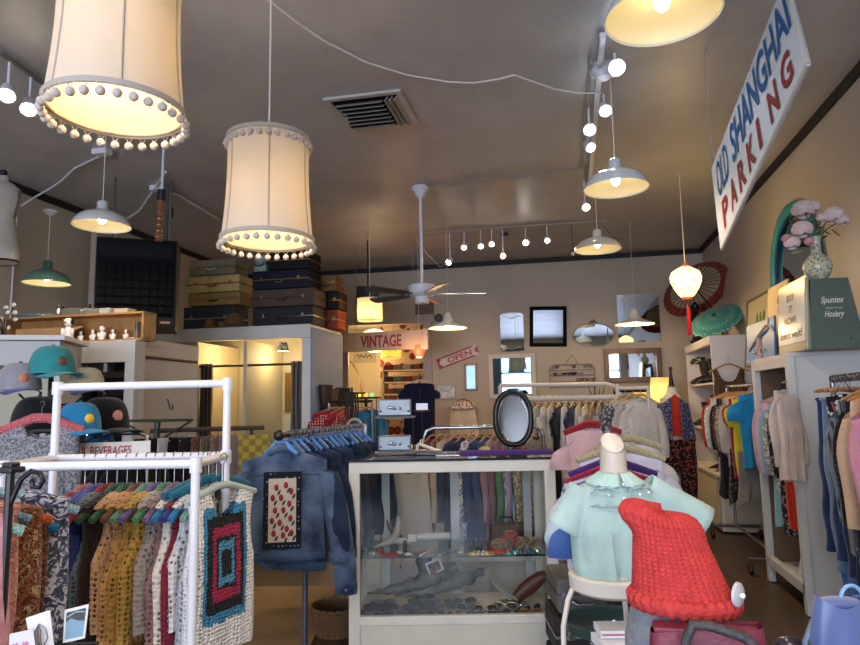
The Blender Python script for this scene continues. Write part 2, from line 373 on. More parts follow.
for x0,x1 in((LX,-4.9),(-2.75,-2.45),(-.2,.2),(1.75,RX)): w.box(((x0+x1)/2,FY-.1,CH/2),(x1-x0,.2,CH))
w.box(((LX+RX)/2,FY-.1,.25),(RX-LX,.2,.5)); w.box(((LX+RX)/2,FY-.1,3.4),(RX-LX,.2,.5)); struct(w.build('wall_front',WALL))
def wnd(n,x0,x1):
    f=MB(); cx=(x0+x1)/2
    for x in(x0+.03,cx,x1-.03): f.box((x,FY-.05,1.83),(.06,.08,2.64))
    for z in(.53,2.45,3.12): f.box((cx,FY-.05,z),(x1-x0,.08,.06))
    o=struct(f.build('window_%d'%n,WHITEW)); MB().box((cx,FY-.06,1.83),(x1-x0,.01,2.6)).build('pane',glass(),o)
wnd(1,-4.9,-2.75); wnd(2,-2.45,-.2); wnd(3,.2,1.75)
t=MB(); t.box(((LX+RX)/2,BY-.02,CH-.035),(RX-LX,.04,.07)); struct(t.build('trim_back',TRIMD,bevel=.005))
t=MB(); t.box((RX-.02,(FY+BY)/2,CH-.035),(.04,BY-FY,.07)); struct(t.build('trim_right',TRIMD,bevel=.005))
t=MB(); t.box((LX+.02,(FY+BY)/2,CH-.035),(.04,BY-FY,.07)); struct(t.build('trim_left',TRIMD,bevel=.005))
t=MB(); t.box((DL+.05,BY-.02,DT/2),(.14,.05,DT+.02)); t.box((DR-.03,BY-.02,DT/2),(.14,.05,DT+.02)); t.box(((DL+DR)/2,BY-.02,DT+.02),(DR-DL+.18,.06,.13)); struct(t.build('door_1',mat('#a8a197',.5),bevel=.004))
t=MB(); t.box((RX-.01,(FY+BY)/2,.07),(.03,BY-FY,.14)); struct(t.build('baseboard_right',WHITEW))
t=MB(); t.box(((DR+RX)/2,BY-.01,.07),(RX-DR,.03,.14)); struct(t.build('baseboard_back',WHITEW))
# room beyond the doorway
WP=fab('#b3997b','floral','#6d2a22','#7d3a2a',scale=5,bump=0)
struct(box('wall_beyond',(-2.75,12.6,1.5),(1.9,.1,3),WP,bevel=0)); struct(box('wall_far',(-4.4,13.4,1.5),(3.4,.1,3),mat('#d8c9a8',.6),bevel=0))
struct(box('wall_beyond_left',(LX-.05,11.9,1.5),(.1,3.4,3),mat('#cdbd9a',.6),bevel=0)); struct(box('wall_beyond_right',(-.9,11.4,1.5),(.1,2.4,3),WALL,bevel=0))
struct(box('ceiling_beyond',(-3,11.95,3.05),(4.8,3.4,.1),mat('#a09886',.6),bevel=0))
# sky and daylight
wd=bpy.data.worlds.new('world'); sc.world=wd; wd.use_nodes=True; wn=wd.node_tree.nodes; wl=wd.node_tree.links
sk=wn.new('ShaderNodeTexSky'); sk.sky_type='NISHITA'; sk.sun_disc=False; sk.sun_elevation=math.radians(38); sk.sun_rotation=math.radians(0)
wl.new(sk.outputs[0],wn['Background'].inputs['Color']); wn['Background'].inputs['Strength'].default_value=.22
struct(box('pavement',(-1.5,-9,-.1),(24,11,.1),mat('#8d8d8b',.8),bevel=0))
# ---------------------------------------------------------------- ceiling fixtures
def canopy(mb,x,y,z=CH,r=.06): mb.lathe([(.0001,z),(r,z),(r,z-.012),(r*.6,z-.03),(.012,z-.045),(.0001,z-.045)],20,Matrix.Translation((x,y,0)))
ENAM=mat('#c9cdca',.22,coat=.6); ENIN=mat('#e4d5ae',.5); BULB=emit('#fff0cc',16.)
def dome(label,rim,dia,outer,inner,top=CH,group=None,power=38,slots=False,tx=None):
    o=T('pendant_lamp',label,'lamp',rim,0,group); R=dia/2
    pr=[(R,0),(R*1.015,-.006),(R*1.02,.004),(R*.97,.028),(R*.86,.062),(R*.66,.092),(R*.42,.113),(R*.24,.124),(R*.2,.135),(R*.2,.185),(R*.13,.2),(.0001,.205)]
    MB().lathe(pr,36).build('shade',outer,o,smooth=True)
    MB().lathe([(R*.995,.002),(R*.95,.026),(R*.84,.058),(R*.64,.087),(R*.4,.107),(R*.2,.117),(.0001,.118)],36).build('shade_lining',inner,o,smooth=True)
    MB().ell((0,0,.055),(.03,.03,.04),14).build('bulb',BULB,o,smooth=True)
    MB().tube([(0,0,.2),(0,0,top-rim[2]-.02)],.004,6).build('cord',CORDM,o)
    m=MB(); canopy(m,0,0,top-rim[2]); m.build('ceiling_canopy',WHITEP,o,smooth=True)
    light('SPOT',(0,0,.02),power*3.2,'#ffe6c8',.05,o,angle=2.85); return o
dome('largest white enamel dome lamp, cut off at the top edge of the picture',(.40,2.43,2.885),.418,ENAM,ENIN,power=9)
dome('white enamel dome lamp hanging in front of the row of ceiling spotlights',(.353,4.33,2.837),.415,ENAM,ENIN,power=10)
dome('smaller looking white enamel dome lamp, last of its row before the back wall',(.33,6.577,2.94),.45,ENAM,ENIN,power=10)
dome('white enamel dome lamp hanging by the grey furnace',(-3.52,4.3,2.86),.42,ENAM,ENIN,power=10)
dome('green enamel dome lamp hanging by the left wall',(-4.46,4.8,2.545),.385,mat('#4f7364',.3,coat=.4),ENIN,top=3.2,power=6)
# fluted glass lamps
FLUTE=mat('#e6e0d0',.25)
def fluted(label,rim,power):
    o=T('glass_pendant_lamp',label,'lamp',rim,0); R=.235
    MB().lathe([(R,0),(R*.86,.02),(R*.55,.05),(R*.3,.08),(R*.22,.13),(R*.14,.19),(.0001,.2)],48,wob=lambda a,i:(.035*math.sin(16*a) if i<3 else 0)).build('glass_shade',FLUTE,o,smooth=True)
    MB().ell((0,0,.03),.035,12).build('bulb',BULB,o,smooth=True); MB().tube([(0,0,.19),(0,0,CH-rim[2])],.003,6).build('cord',CORDM,o)
    light('POINT',(0,0,-.03),power,'#ffd090',.05,o)
fluted('fluted white glass lamp hanging above the OPEN arrow sign',(-1.437,7.821,2.35),18)
fluted('fluted white glass lamp hanging in front of the square etched mirror',(.815,8.298,2.36),18)
# drum shades with pompom fringe
SH=shade_cloth('#e2dac8',.3); TRIMC=mat('#b8aea0',.9); POM=mat('#cfc4b6',.95,bump=.6,bscale=90)
def drum_lamp(label,c,R,h,tilt,top,two,ph=0.):
    o=T('drum_lamp',label,'lamp',c); o.rotation_euler=tilt
    def rr(v): return R*(1-.1*v-.045*math.sin(PI*v))
    MB().lathe([(rr(v/10),h*v/10) for v in range(11)],48).build('lamp_shade',SH,o,smooth=True)
    MB().lathe([(rr(v/10)*.96,h*v/10) for v in range(11)],32).build('shade_lining',shade_cloth('#efe4c8',.5),o,smooth=True)
    for k in range(6):
        a=PI/3*k+ph; MB().tube([(rr(v/6)*1.004*math.cos(a),rr(v/6)*1.004*math.sin(a),h*v/6) for v in range(7)],.0035,5).build('piping',TRIMC,o,smooth=True)
    base=None
    for z in ((0,h) if two else (0,)):
        R2=rr(z/h)*1.015
        MB().lathe([(R2*.985,z-.01),(R2*1.02,z-.008),(R2*1.025,z+.008),(R2*.985,z+.012)],48).build('braid_trim',TRIMC,o,smooth=True)
        for k in range(30):
            a=2*PI*k/30+.05
            if base is None:
                base=MB().ell((0,0,-.036),.0145,12).tube([(-.012,0,-.005),(0,0,-.026),(.012,0,-.005)],.0016,5).build('pompom',POM,o,smooth=True); q=base
            else: q=base.copy(); col.objects.link(q); q.parent=o
            q.location=(R2*1.01*math.cos(a),R2*1.01*math.sin(a),z); q.rotation_euler=(random.uniform(-.1,.1),0,a+PI/2)
    m=MB()
    for k in range(3): a=2*PI*k/3; m.tube([(0,0,h*.86),(R*.94*math.cos(a),R*.94*math.sin(a),h*.9)],.003,5)
    m.tube([(0,0,h*.6),(0,0,h*.86)],.02,10); m.build('socket_frame',WHITEP,o,smooth=True)
    MB().ell((0,0,h*.55),(.032,.032,.045),12).build('bulb',emit('#fff0d0',8.),o,smooth=True)
    MB().tube([(0,0,h*.86),(0,0,top)],.0045,6).build('cord',CORDM,o)
    light('POINT',(0,0,h*.42),7,'#ffdcb4',.06,o)
drum_lamp('large cream drum lampshade with pompom fringe cut off by the top of the picture',(-1.37,1.715,2.385),.203,.46,(0,0,.1),CH-2.385,False,-.95)
drum_lamp('complete cream drum lampshade with pompom fringe at top and bottom',(-1.37,2.78,2.225),.212,.49,(0,0,.5),CH-2.225,True,-1.6)
# plain drum shades in the back
def plain_drum(label,c,R,h,cl,top,pw,st=.5):
    o=T('fabric_drum_lamp',label,'lamp',c)
    MB().lathe([(R,0),(R*.99,h)],32).build('lamp_shade',shade_cloth(cl,.6),o,smooth=True); m=MB(); m.tube([(R*math.cos(a*PI/16),R*math.sin(a*PI/16),0) for a in range(32)],.004,5,True); m.tube([(R*math.cos(a*PI/16),R*math.sin(a*PI/16),h) for a in range(32)],.004,5,True); m.build('hoop',TRIMC,o,smooth=True)
    MB().ell((0,0,h*.5),.04,10).build('bulb',emit('#ffe0b0',5.),o,smooth=True); MB().tube([(0,0,h*.5),(0,0,top-c[2])],.003,6).build('cord',CORDM,o)
    light('POINT',(0,0,h*.35),pw*.4,'#ffc680',.05,o)
plain_drum('cream fabric drum lamp hanging before the VINTAGE sign',(-2.37,7.6,2.46),.155,.27,'#eee0c0',CH,14)
plain_drum('amber fabric drum lamp hanging under the VINTAGE sign in the doorway',(-2.93,10.6,2.21),.165,.3,'#d9a95c',3.0,12)
o=T('glass_bowl_lamp','round glowing white glass bowl lamp below the VINTAGE sign','lamp',(-3.2,10.5,2.5))
MB().ell((0,0,0),(.26,.26,.2),24).build('glass_globe',emit('#ffe9b5',1.6),o,smooth=True); MB().tube([(0,0,.15),(0,0,.5)],.004,6).build('cord',CORDM,o); light('POINT',(0,0,-.3),12,'#ffd8a0',.1,o)
o=T('beaded_lamp','small glowing salmon pink hanging lamp by the right door jamb','lamp',(-2.02,8.75,2.18)); MB().lathe([(.0001,-.11),(.055,-.095),(.09,-.02),(.092,.04),(.07,.085),(.02,.1)],20,wob=lambda a,i:.04*math.sin(8*a)).build('shade',emit('#e05a3c',.8),o,smooth=True)
MB().ell((0,0,-.11),(.045,.045,.01),10).build('glass_cap',emit('#fff2d8',2.2),o,smooth=True); MB().tube([(0,0,.12),(0,0,CH-2.18)],.003,6).build('cord',CORDM,o); light('POINT',(0,-.2,-.1),5,'#ff9a70',.08,o)
# paper lantern with tassel
lm,_nt,_b,_N,_L=newmat('painted_lantern_paper'); _tc=_N.new('ShaderNodeTexCoord'); _n=_N.new('ShaderNodeTexNoise'); _n.inputs['Scale'].default_value=16; _n.inputs['Distortion'].default_value=2; _L.new(_tc.outputs['Object'],_n.inputs['Vector'])
_r=_N.new('ShaderNodeValToRGB'); _r.color_ramp.elements[0].position=.36; _r.color_ramp.elements[0].color=S('#b98a3a'); _r.color_ramp.elements[1].position=.43; _r.color_ramp.elements[1].color=S('#ffe3a0'); _L.new(_n.outputs['Fac'],_r.inputs['Fac']); _L.new(_r.outputs[0],_b.inputs['Emission Color']); _L.new(_r.outputs[0],_b.inputs['Base Color']); _b.inputs['Emission Strength'].default_value=1.5
o=T('paper_lantern','glowing painted silk lantern with red tassel beside the parasols','lantern',(1.142,6.592,2.567))
MB().lathe([(.03,.155),(.06,.14),(.125,.1),(.145,.05),(.14,0),(.115,-.06),(.08,-.12),(.05,-.15)],24,wob=lambda a,i:.03*math.cos(6*a)).build('lantern_body',lm,o,smooth=True)
MB().disc((0,0,.16),.035,.03).build('top_cap',mat('#b3202a',.5),o,smooth=True); MB().disc((0,0,-.16),.05,.03).build('bottom_cap',mat('#9c3a22',.5),o,smooth=True)
MB().tube([(0,0,-.17),(0,0,-.25),(.005,0,-.26),(.008,0,-.52)],[.006,.006,.016,.02],10).build('tassel',mat('#a81c28',.8),o,smooth=True); MB().tube([(0,0,.17),(0,0,CH-2.567)],.004,6).build('cord',CORDM,o); light('POINT',(0,-.3,.0),10,'#ffcf80',.12,o)
# ceiling fan
o=T('ceiling_fan','white ceiling fan with grey blades on a long down rod','fan',(-1.42,6.31,2.55))
m=MB(); m.lathe([(.0001,1.1),(.085,1.1),(.09,1.07),(.06,1.04),(.05,1.0),(.018,.98)],24); m.build('ceiling_canopy',WHITEP,o,smooth=True); MB().tube([(0,0,.06),(0,0,1.0)],.016,10).build('down_rod',WHITEP,o,smooth=True)
MB().lathe([(.0001,.09),(.06,.09),(.135,.07),(.14,.0),(.12,-.03),(.07,-.045),(.07,-.11),(.0001,-.12)],32).build('motor_housing',WHITEP,o,smooth=True)
bl=None
for k in range(5):
    if bl is None:
        bl=MB().prism([(.19,-.045),(.62,-.068),(.645,-.04),(.645,.04),(.62,.068),(.19,.045)],-.004,.004,Matrix.Rotation(-PI/2,4,'X')@Matrix.Rotation(.0,4,'Z')).build('blade',mat('#5f5b53',.5,noise=.15),o); br=MB().box((.16,0,0),(.12,.03,.012)).build('blade_iron',STEEL,bl); q=bl
    else:
        q=bl.copy(); col.objects.link(q); q.parent=o; b2=br.copy(); col.objects.link(b2); b2.parent=q
    q.location=(0,0,-.02); q.rotation_euler=(math.radians(14),0,2*PI*k/5+.25)
# ceiling vent
o=T('ceiling_vent','square white louvred air vent in the ceiling','vent',(-1.37,4.5,CH-.005))
m=MB()
for s in(-1,1): m.box((s*.27,0,-.008),(.04,.58,.02)); m.box((0,s*.27,-.008),(.5,.04,.02))
m.build('frame',mat('#b9b3aa',.4),o)
MB().box((0,0,.0),(.5,.5,.004)).build('backing',mat('#1b1a19',.8),o)
for k in range(7): MB().box((-.05,0,0),(.36,.045,.005),Matrix.Translation((0,-.2+k*.066,-.03))@Matrix.Rotation(.7,4,'X')).build('louvre',mat('#8d877e',.4),o)
for k in range(3): MB().box((0,0,0),(.04,.46,.005),Matrix.Translation((.165+k*.035,0,-.03))@Matrix.Rotation(-.8,4,'Y')).build('louvre',mat('#8d877e',.4),o)
for s in(-1,1): MB().prism([(-.25*1,-.2),(-.25,.2),(-.2,0)],-.03,-.02,Matrix.Rotation(PI/2,4,'X')).build('corner_panel',mat('#b9b3aa',.4),o) if s>0 else None
# white cable looping across the ceiling
pts=[P(x,y,z=3.6) for x,y in((268,0),(296,22),(324,41),(365,62),(407,75),(449,82),(474,83),(500,79),(514,75),(534,82),(554,89),(578,93),(602,93))]
tag(MB().tube(pts,.006,6).build('ceiling_cable',CORDM,smooth=True),'thin white cable looping across the ceiling from the drum lamps to the spotlight track','cable')
# conduits
def conduit(label,pts,r=.011,m=None): return tag(MB().tube(pts,r,8).build('conduit_pipe',m or mat('#8f897e',.4),smooth=True),label,'pipe')
conduit('grey metal conduit running along the ceiling to the ceiling fan',[(-1.4,6.31,3.63),(.3,6.1,3.63)])
conduit('conduit running beside the ceiling spotlight track',[(.22,4.1,3.62),(.2,5,3.62),(.2,6.1,3.62)])
conduit('white conduit bending from the ceiling down the left wall by the green lamp',[P(102,155,z=3.63),P(75,168,z=3.63),P(60,182,z=3.62),P(49,189,z=3.6),(-5.18,5.35,3.55),(-5.22,5.2,3.4),(-5.22,5.2,1.5)],.009,WHITEP)
conduit('thin white conduit dropping down the left wall behind the furnace',[(-3.6,5.2,3.62),(-4.6,6.2,3.62),(-5.2,6.6,3.6),(-5.22,6.6,3.4),(-5.22,6.6,2.2)],.012,WHITEP)
conduit('conduit crossing the ceiling above the suitcases',[P(160,189,z=3.62),P(178,195,z=3.62),P(218,219,z=3.62)],.011,WHITEP)
conduit('wide pale pipe rising up the left wall behind the furnace',[(-5.16,6.2,.0),(-5.16,6.2,3.6)],.035,WALL)
for lb,x,y in(('white electrical box on the ceiling above the white dome lamp by the furnace',102,153),('white electrical box on the ceiling above the copper flex',158,189)):
    p=P(x,y,z=3.62); tag(MB().box((p.x,p.y,3.63),(.14,.08,.05)).build('junction_box',WHITEP),lb,'box')
# spotlight tracks
def spot(label,base,d,bulbcol,es,pw,body=WHITEP,rod=.1,group=None,size=1.,lit=True):
    o=T('track_spotlight',label,'spotlight',base,0,group); d=Vector(d).normalized(); c=Vector((0,0,-rod-.05*size))
    MB().tube([(0,0,0),(0,0,-rod-.02)],.007*size,6).build('stem',body,o); s=size
    MB().tube([c-d*.05*s,c-d*.03*s,c+d*.02*s,c+d*.05*s],[.02*s,.032*s,.038*s,.042*s],14).build('lamp_head',body,o,smooth=True)
    MB().ell((c+d*.05*s),(.03*s,.03*s,.03*s),12).build('bulb',emit(bulbcol,es) if lit else mat('#d8d4cc',.3),o,smooth=True)
    if lit and pw: light('SPOT',c+d*.1*s,pw,bulbcol,.04,o,rot=d.to_track_quat('-Z','Y').to_euler(),angle=1.6)
    return o
tr=T('light_track','white ceiling spotlight track running away above the dome lamps','track',(.28,3.9,3.62)); MB().box((0,1.35,0),(.035,2.9,.03)).build('rail',WHITEP,tr)
MB().lathe([(.0001,.03),(.09,.03),(.1,.0),(.06,-.02),(.05,-.05),(.0001,-.05)],20,Matrix.Translation((.02,.35,0))).build('feed_cup',WHITEP,tr,smooth=True)
spot('cool white glowing bulb spotlight nearest the camera on the ceiling track',(.36,4.0,3.6),(.1,-1,-.8),'#dcecff',25,3,rod=.02,size=1.25)
spot('white can spotlight below the round feed cup on the ceiling track',(.32,4.55,3.6),(.1,-.8,-.8),'#e6f0ff',12,3,rod=.05,size=1.1)
spot('white spotlight facing down in the middle of the crowded ceiling track',(.22,4.75,3.6),(0,-.9,-.7),'#e6f0ff',20,4,rod=.1,size=1.1)
spot('white spotlight turned sideways just above the second dome lamp',(.22,5.05,3.6),(.4,-.8,-.8),'#e6f0ff',12,4,rod=.12)
spot('small spotlight peeking out between the two white dome lamps',(.22,6.4,3.6),(.2,-.9,-.8),'#ffe6b8',20,8,rod=.2)
tr=T('light_track','long thin ceiling spotlight track crossing in front of the back wall','track',(-.65,8.2,3.62),.0); y0=P(417,235,z=3.6); y1=P(605,222,z=3.6)
MB().tube([(y0.x+.65,y0.y-8.2,0),(y1.x+.65,y1.y-8.2,0)],.014,6).build('rail',mat('#9a948a',.4),tr); MB().box((-.1,.1,-.01),(.1,.03,.04)).build('joint',BLACKM,tr)
for i,(px,rd,lb,c,e) in enumerate(((451,.32,'lowest leaning spotlight at the left end of the far ceiling track','#fff0d8',25),(466,.14,'pale spotlight second from the left on the far ceiling track','#fff0d8',8),(483,.14,'pale spotlight, third along the far ceiling track','#fff0d8',8),(494,.12,'tilted pale spotlight just left of the black joint on the far track','#fff0d8',8),(505,.28,'orange glowing bulb hanging below the black joint of the far track','#ffb060',22),(528,.13,'brightest spotlight with a star glow on the far ceiling track','#fff6e8',45),(549,.12,'small white spotlight on the right part of the far ceiling track','#fff0d8',5),(573,.3,'dark unlit spotlight near the right end of the far ceiling track','#fff0d8',0))):
    t=(px-417)/188; b=y0.lerp(y1,t); spot(lb,(b.x,b.y,3.6),(-.3 if i==0 else .05,-.8,-.6),c,e,12 if e else 0,rod=rd,size=.95,lit=e>0,body=WHITEP if i<7 else mat('#5a544c',.5))
p0=P(0,52,z=3.62);p1=P(47,86,z=3.62)
tr=T('light_track','short dark spotlight track in the upper left corner','track',p0); MB().tube([(0,0,0),p1-p0],.016,6).build('rail',mat('#6f6a62',.4),tr)
for px,lb in((9,'leftmost glowing spotlight in the upper left corner'),(30,'glowing spotlight beside the large drum lampshade, right of its twin')):
    b=p0.lerp(p1,(px-0)/47.); spot(lb,(b.x,b.y,3.6),(.5,-.6,-1),'#ffe9c0',25,12,rod=.13,size=1.2)
# loose wires
tag(MB().tube([P(415,238,z=3.6),P(428,255,y=8.0),P(440,267,y=8.0),P(451,262,y=8.),P(452,250,z=3.6)],.004,5).build('loose_cord',CORDM,smooth=True),'slack white cord drooping from the left end of the far ceiling track','cord')
tag(MB().tube([P(604,226,z=3.6),P(612,237,y=8.1),P(626,240,y=8.1),P(632,234,z=3.55)],.003,5).build('loose_cord',BLACKM,smooth=True),'short slack dark cord below the ceiling near the last dome lamp','cord')
# OLD SHANGHAI PARKING board
A,B,C_,D=P(713,168,d=4.1),P(722,249,d=4.1),P(808,64,d=2.6),P(786,-19,d=2.85)
def bil(u,v,off=0.):
    p=(B.lerp(C_,u)).lerp(A.lerp(D,u),v); return p+NRM*off
NRM=((C_-B).cross(A-B)).normalized()
if NRM.dot(EYE-A)<0: NRM=-NRM
o=tag(MB().grid(lambda u,v:bil(u,v),8,4).build('parking_sign',mat('#c4c8ca',.55,noise=.03,nscale=6,spec=.2),solid=.02),'long white hanging board painted with OLD SHANGHAI PARKING in blue and red','sign')
BL=mat('#15588f',.8);RD=mat('#8f1f18',.8)
def seg(u0,u1,v0,v1): return lambda u,v: bil(u0+(u1-u0)*u,v0+(v1-v0)*v,.013)
lettering('OLD',seg(.07,.25,.5,.92),BL,o,name='blue_lettering',bold=1); lettering('SHANGHAI',seg(.31,.985,.5,.94),BL,o,name='blue_lettering',bold=2)
for i,ch in enumerate('PARKING'): u0=.10+.125*i; lettering(ch,seg(u0,u0+(.03 if ch=='I' else .085),.09,.42),RD,o,name='red_letter',bold=3)
fr=MB(); fr.tube([bil(0,0,0),bil(1,0,0)],.012,6); fr.tube([bil(1,0),bil(1,1)],.012,6); fr.build('edge_rim',mat('#b8b5ae',.4),o)
MB().tube([A+Vector((0,0,.0)),(A.x,A.y,CH)],.003,5).build('hanging_wire',mat('#9a948a',.5),o); MB().tube([(A.x,A.y,CH-.02),P(733,0,z=CH-.02)],.003,5).build('hanging_wire',mat('#9a948a',.5),o); MB().tube([D,(D.x,D.y,CH)],.003,5).build('hanging_wire',mat('#9a948a',.5),o)
# ================================================================ left side
RZ=YAW
PANEL=mat('#b9b7b4',.5,noise=.04,nscale=3); CREAMW=mat('#d9cfb2',.6,noise=.04,nscale=3)
# ---- fitting rooms
fx0,fx1,fy0,fy1,fz=-5.2,-2.78,6.7,7.72,2.335
o=T('fitting_room','long white fitting room block with curtains that carries the suitcases','fitting room',((fx0+fx1)/2,fy0,0)); hw=(fx1-fx0)/2
MB().box((0,.02,fz-.075),(2*hw,.04,.15)).build('fascia',WHITEW,o,bevel=.006); MB().box((0,.53,fz-.02),(2*hw-.01,.98,.035)).build('top_board',WHITEW,o)
MB().box((0,fy1-fy0,1.15),(2*hw,.03,2.3)).build('back_panel',CREAMW,o)
MB().box((hw-.05,.05,1.09),(.1,.07,2.18)).build('corner_post',WHITEW,o,bevel=.004)
MB().box((hw-.0,.52,1.15),(.03,1.0,2.3)).build('side_panel',mat('#6f86aa',.6,noise=.05,nscale=3),o)
for x in(-3.57,-4.18): MB().box((x-(fx0+fx1)/2,.5,1.09),(.04,.94,2.18)).build('partition',CREAMW,o)
cx=(fx0+fx1)/2
for a,b in((-4.16,-3.59),(-3.55,-2.9)): MB().tube([(a-cx,.07,1.9),(b-cx,.07,1.9)],.014,8).build('curtain_rod',mat('#6d5a48',.4,.6),o)
for a,b in((-4.15,-3.99),(-3.03,-2.88)):
    MB().grid(lambda u,v,a=a,b=b:(a-cx+(b-a)*u+.006*math.sin(v*9),.07+.028*math.sin(u*PI*8)*(1-.2*math.sin(v*5)),1.93-1.85*v),40,14).build('curtain',fab('#8f8578','stripe','#575049',scale=14),o,smooth=True,solid=.004)
def coathook(p,par,q): MB().tube([(p[0],p[1],p[2]+.04),(p[0],p[1]-.02,p[2]-.0),(p[0],p[1]-.05,p[2]+.03)],.006,6).tube([(p[0],p[1],p[2]),(p[0],p[1]-.012,p[2]-.05),(p[0],p[1]-.05,p[2]-.045),(p[0],p[1]-.055,p[2]-.01)],.006,6).build('coat_hook',DARKW,par,smooth=True)
p=P(253,386,y=fy1-.02); coathook((p.x-cx,fy1-fy0-.02,p.z),o,0)
MB().box((P(290,386,y=fy1-.03).x-cx,fy1-fy0-.02,1.6),(.14,.02,.5)).build('hanging_mirror_frame',BRASS,o)
p=P(283,347,y=7.2); o=T('checkered_lamp','small black and white checkered lamp inside the open fitting room','lamp',p); MB().lathe([(.075,-.05),(.045,.06)],24).build('lamp_shade',fab('#e9e2d0','check','#2a2622',scale=45),o); MB().ell((0,0,-.02),.03).build('bulb',emit('#ffe6b0',10.),o,smooth=True); MB().tube([(0,0,.05),(0,0,fz-.05-p.z)],.004).build('cord',CORDM,o); light('POINT',(0,0,-.12),5,'#ffdca0',.08,o)
light_in=light('POINT',(-3.85,7.05,2.0),6,'#ffdca0',.15)
# ---- panel and cabinets
o=T('partition_panel','freestanding grey white wall panel with coat hook left of the fitting rooms','panel',(-3.62,4.83,0)); MB().box((0,.5,1.02),(.05,1.0,2.04)).build('board',PANEL,o,bevel=.004)
MB().tube([(.04,.06,1.88),(.04,.95,1.88)],.012,8).build('rod',mat('#6d5a48',.4,.6),o); MB().box((.035,.06,1.2),(.03,.1,1.95)).build('curtain_strip',fab('#8f8578','stripe','#575049',scale=14),o)
MB().tube([(.03,.5,1.52),(.06,.5,1.43),(.08,.5,1.42),(.085,.5,1.47)],.006,6).build('coat_hook',DARKW,o)
pl,pr_=P(70,340,y=4.7),P(137,338,y=4.7); wdt=pr_.x-pl.x; H=2.0
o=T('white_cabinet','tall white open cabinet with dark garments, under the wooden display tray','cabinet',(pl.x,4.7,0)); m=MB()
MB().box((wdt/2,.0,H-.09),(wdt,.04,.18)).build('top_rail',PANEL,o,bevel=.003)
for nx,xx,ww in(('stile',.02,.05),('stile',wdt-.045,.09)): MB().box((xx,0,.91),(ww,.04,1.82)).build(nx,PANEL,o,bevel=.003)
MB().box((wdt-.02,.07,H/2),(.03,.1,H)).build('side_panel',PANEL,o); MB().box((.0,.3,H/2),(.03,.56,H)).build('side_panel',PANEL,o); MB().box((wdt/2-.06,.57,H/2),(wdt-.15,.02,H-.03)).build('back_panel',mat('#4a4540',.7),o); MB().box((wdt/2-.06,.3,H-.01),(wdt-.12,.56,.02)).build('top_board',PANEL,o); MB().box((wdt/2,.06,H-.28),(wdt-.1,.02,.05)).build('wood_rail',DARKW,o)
for i,(px,c,q) in enumerate(((82,'#2c2226','plum black'),(94,'#3c3540','dark grey violet'),(105,'#1d1b1e','black'),(114,'#35262a','dark brown'))):
    p=P(px,362,y=4.95); garment('dark_garment',q+' garment hanging inside the white cabinet below the wooden tray','clothing',(p.x,4.98,1.84),1.2,fab(c,'dots','#6c6468',scale=60) if i%2 else fab(c),w=.3,L=.75)
p=P(116,368,y=4.9); tag(MB().box((0,0,0),(.035,.003,.08)).build('price_tag',WHITEP,loc=(p.x,4.77,1.78)),'white paper price tag hanging in the white cabinet','tag')
q0,q1=P(-30,337,y=3.95),P(67,334,y=3.95); ww=q1.x-q0.x
o=T('low_white_cabinet','white cabinet with overhanging top behind the hats at the left edge','cabinet',(q1.x-ww*math.cos(.42),3.95-ww*math.sin(.42),0),.42); MB().box((ww/2,.25,1.945),(ww,.58,.035)).build('top_board',WHITEW,o,bevel=.004)
MB().box((ww/2-.02,.27,1.84),(ww-.06,.5,.17)).build('apron',PANEL,o); MB().box((ww/2-.02,.5,.9),(ww-.06,.04,1.75)).build('back_panel',mat('#bdb59c',.6),o); MB().box((ww-.06,.27,.9),(.04,.5,1.75)).build('side_panel',PANEL,o)
MB().box((ww/2,.27,1.2),(ww-.1,.45,.02)).build('glass_shelf',glass('#d8f0ea'),o)
# ---- wooden display tray with figurines
t0,t1=P(3,336,y=4.75),P(143,338,y=4.75); tw=t1.x-t0.x; tz=2.005; th=P(143,311,y=4.75).z-tz
TW=mat('#a67a45',.5,noise=.2,nscale=14); o=T('display_tray','long shallow honey brown wooden box standing on the white cabinets','shelf box',(t0.x,4.75,tz))
MB().box((tw/2,.09,th-.008),(tw,.18,.016)).build('top_panel',TW,o); MB().box((tw/2,.09,.008),(tw,.18,.016)).build('bottom_panel',TW,o); MB().box((tw/2,.175,th/2),(tw,.01,th-.03)).build('back_panel',TW,o)
MB().box((tw-.01,.09,th/2),(.02,.18,th-.02)).build('end_panel',TW,o); MB().box((.01,.09,th/2),(.02,.18,th-.02)).build('end_panel',TW,o)
MB().prism([(.1,.02),(.3,.02),(.34,.06),(.4,.06),(.44,.02),(.5,.02),(.6,.07),(.78,.14),(.1,.14)],.03,.04).build('cut_out_board',mat('#b98f62',.6),o)
FW_=mat('#e6e2da',.3); FB=mat('#1c1a1a',.3)
def figurine(label,px,h,y=4.82,z=None,spots=1,cap=None):
    p=P(px,335,y=y); o=T('figurine',label,'figurine',(p.x,y,z if z else tz+.017)); s=h/.14
    MB().lathe([(.0001,0),(.03*s,.0),(.033*s,.03*s),(.022*s,.065*s),(.014*s,.082*s),(.0001,.084*s)],14).ell((0,0,.108*s),(.027*s,.027*s,.028*s),12).ell((.034*s,-.006*s,.05*s),(.01*s,.012*s,.025*s),8).ell((-.034*s,-.006*s,.05*s),(.01*s,.012*s,.025*s),8).build('body',FW_,o,smooth=True)
    m=MB(); 
    if spots: m.ell((.027*s,0,.112*s),(.009*s,.015*s,.02*s),8).ell((-.027*s,0,.112*s),(.009*s,.015*s,.02*s),8).ell((0,-.027*s,.106*s),.006*s,8); m.build('black_markings',FB,o,smooth=True)
    if cap: MB().ell((0,0,.132*s),(.02*s,.02*s,.012*s),10).build('hat',mat(cap,.5),o,smooth=True)
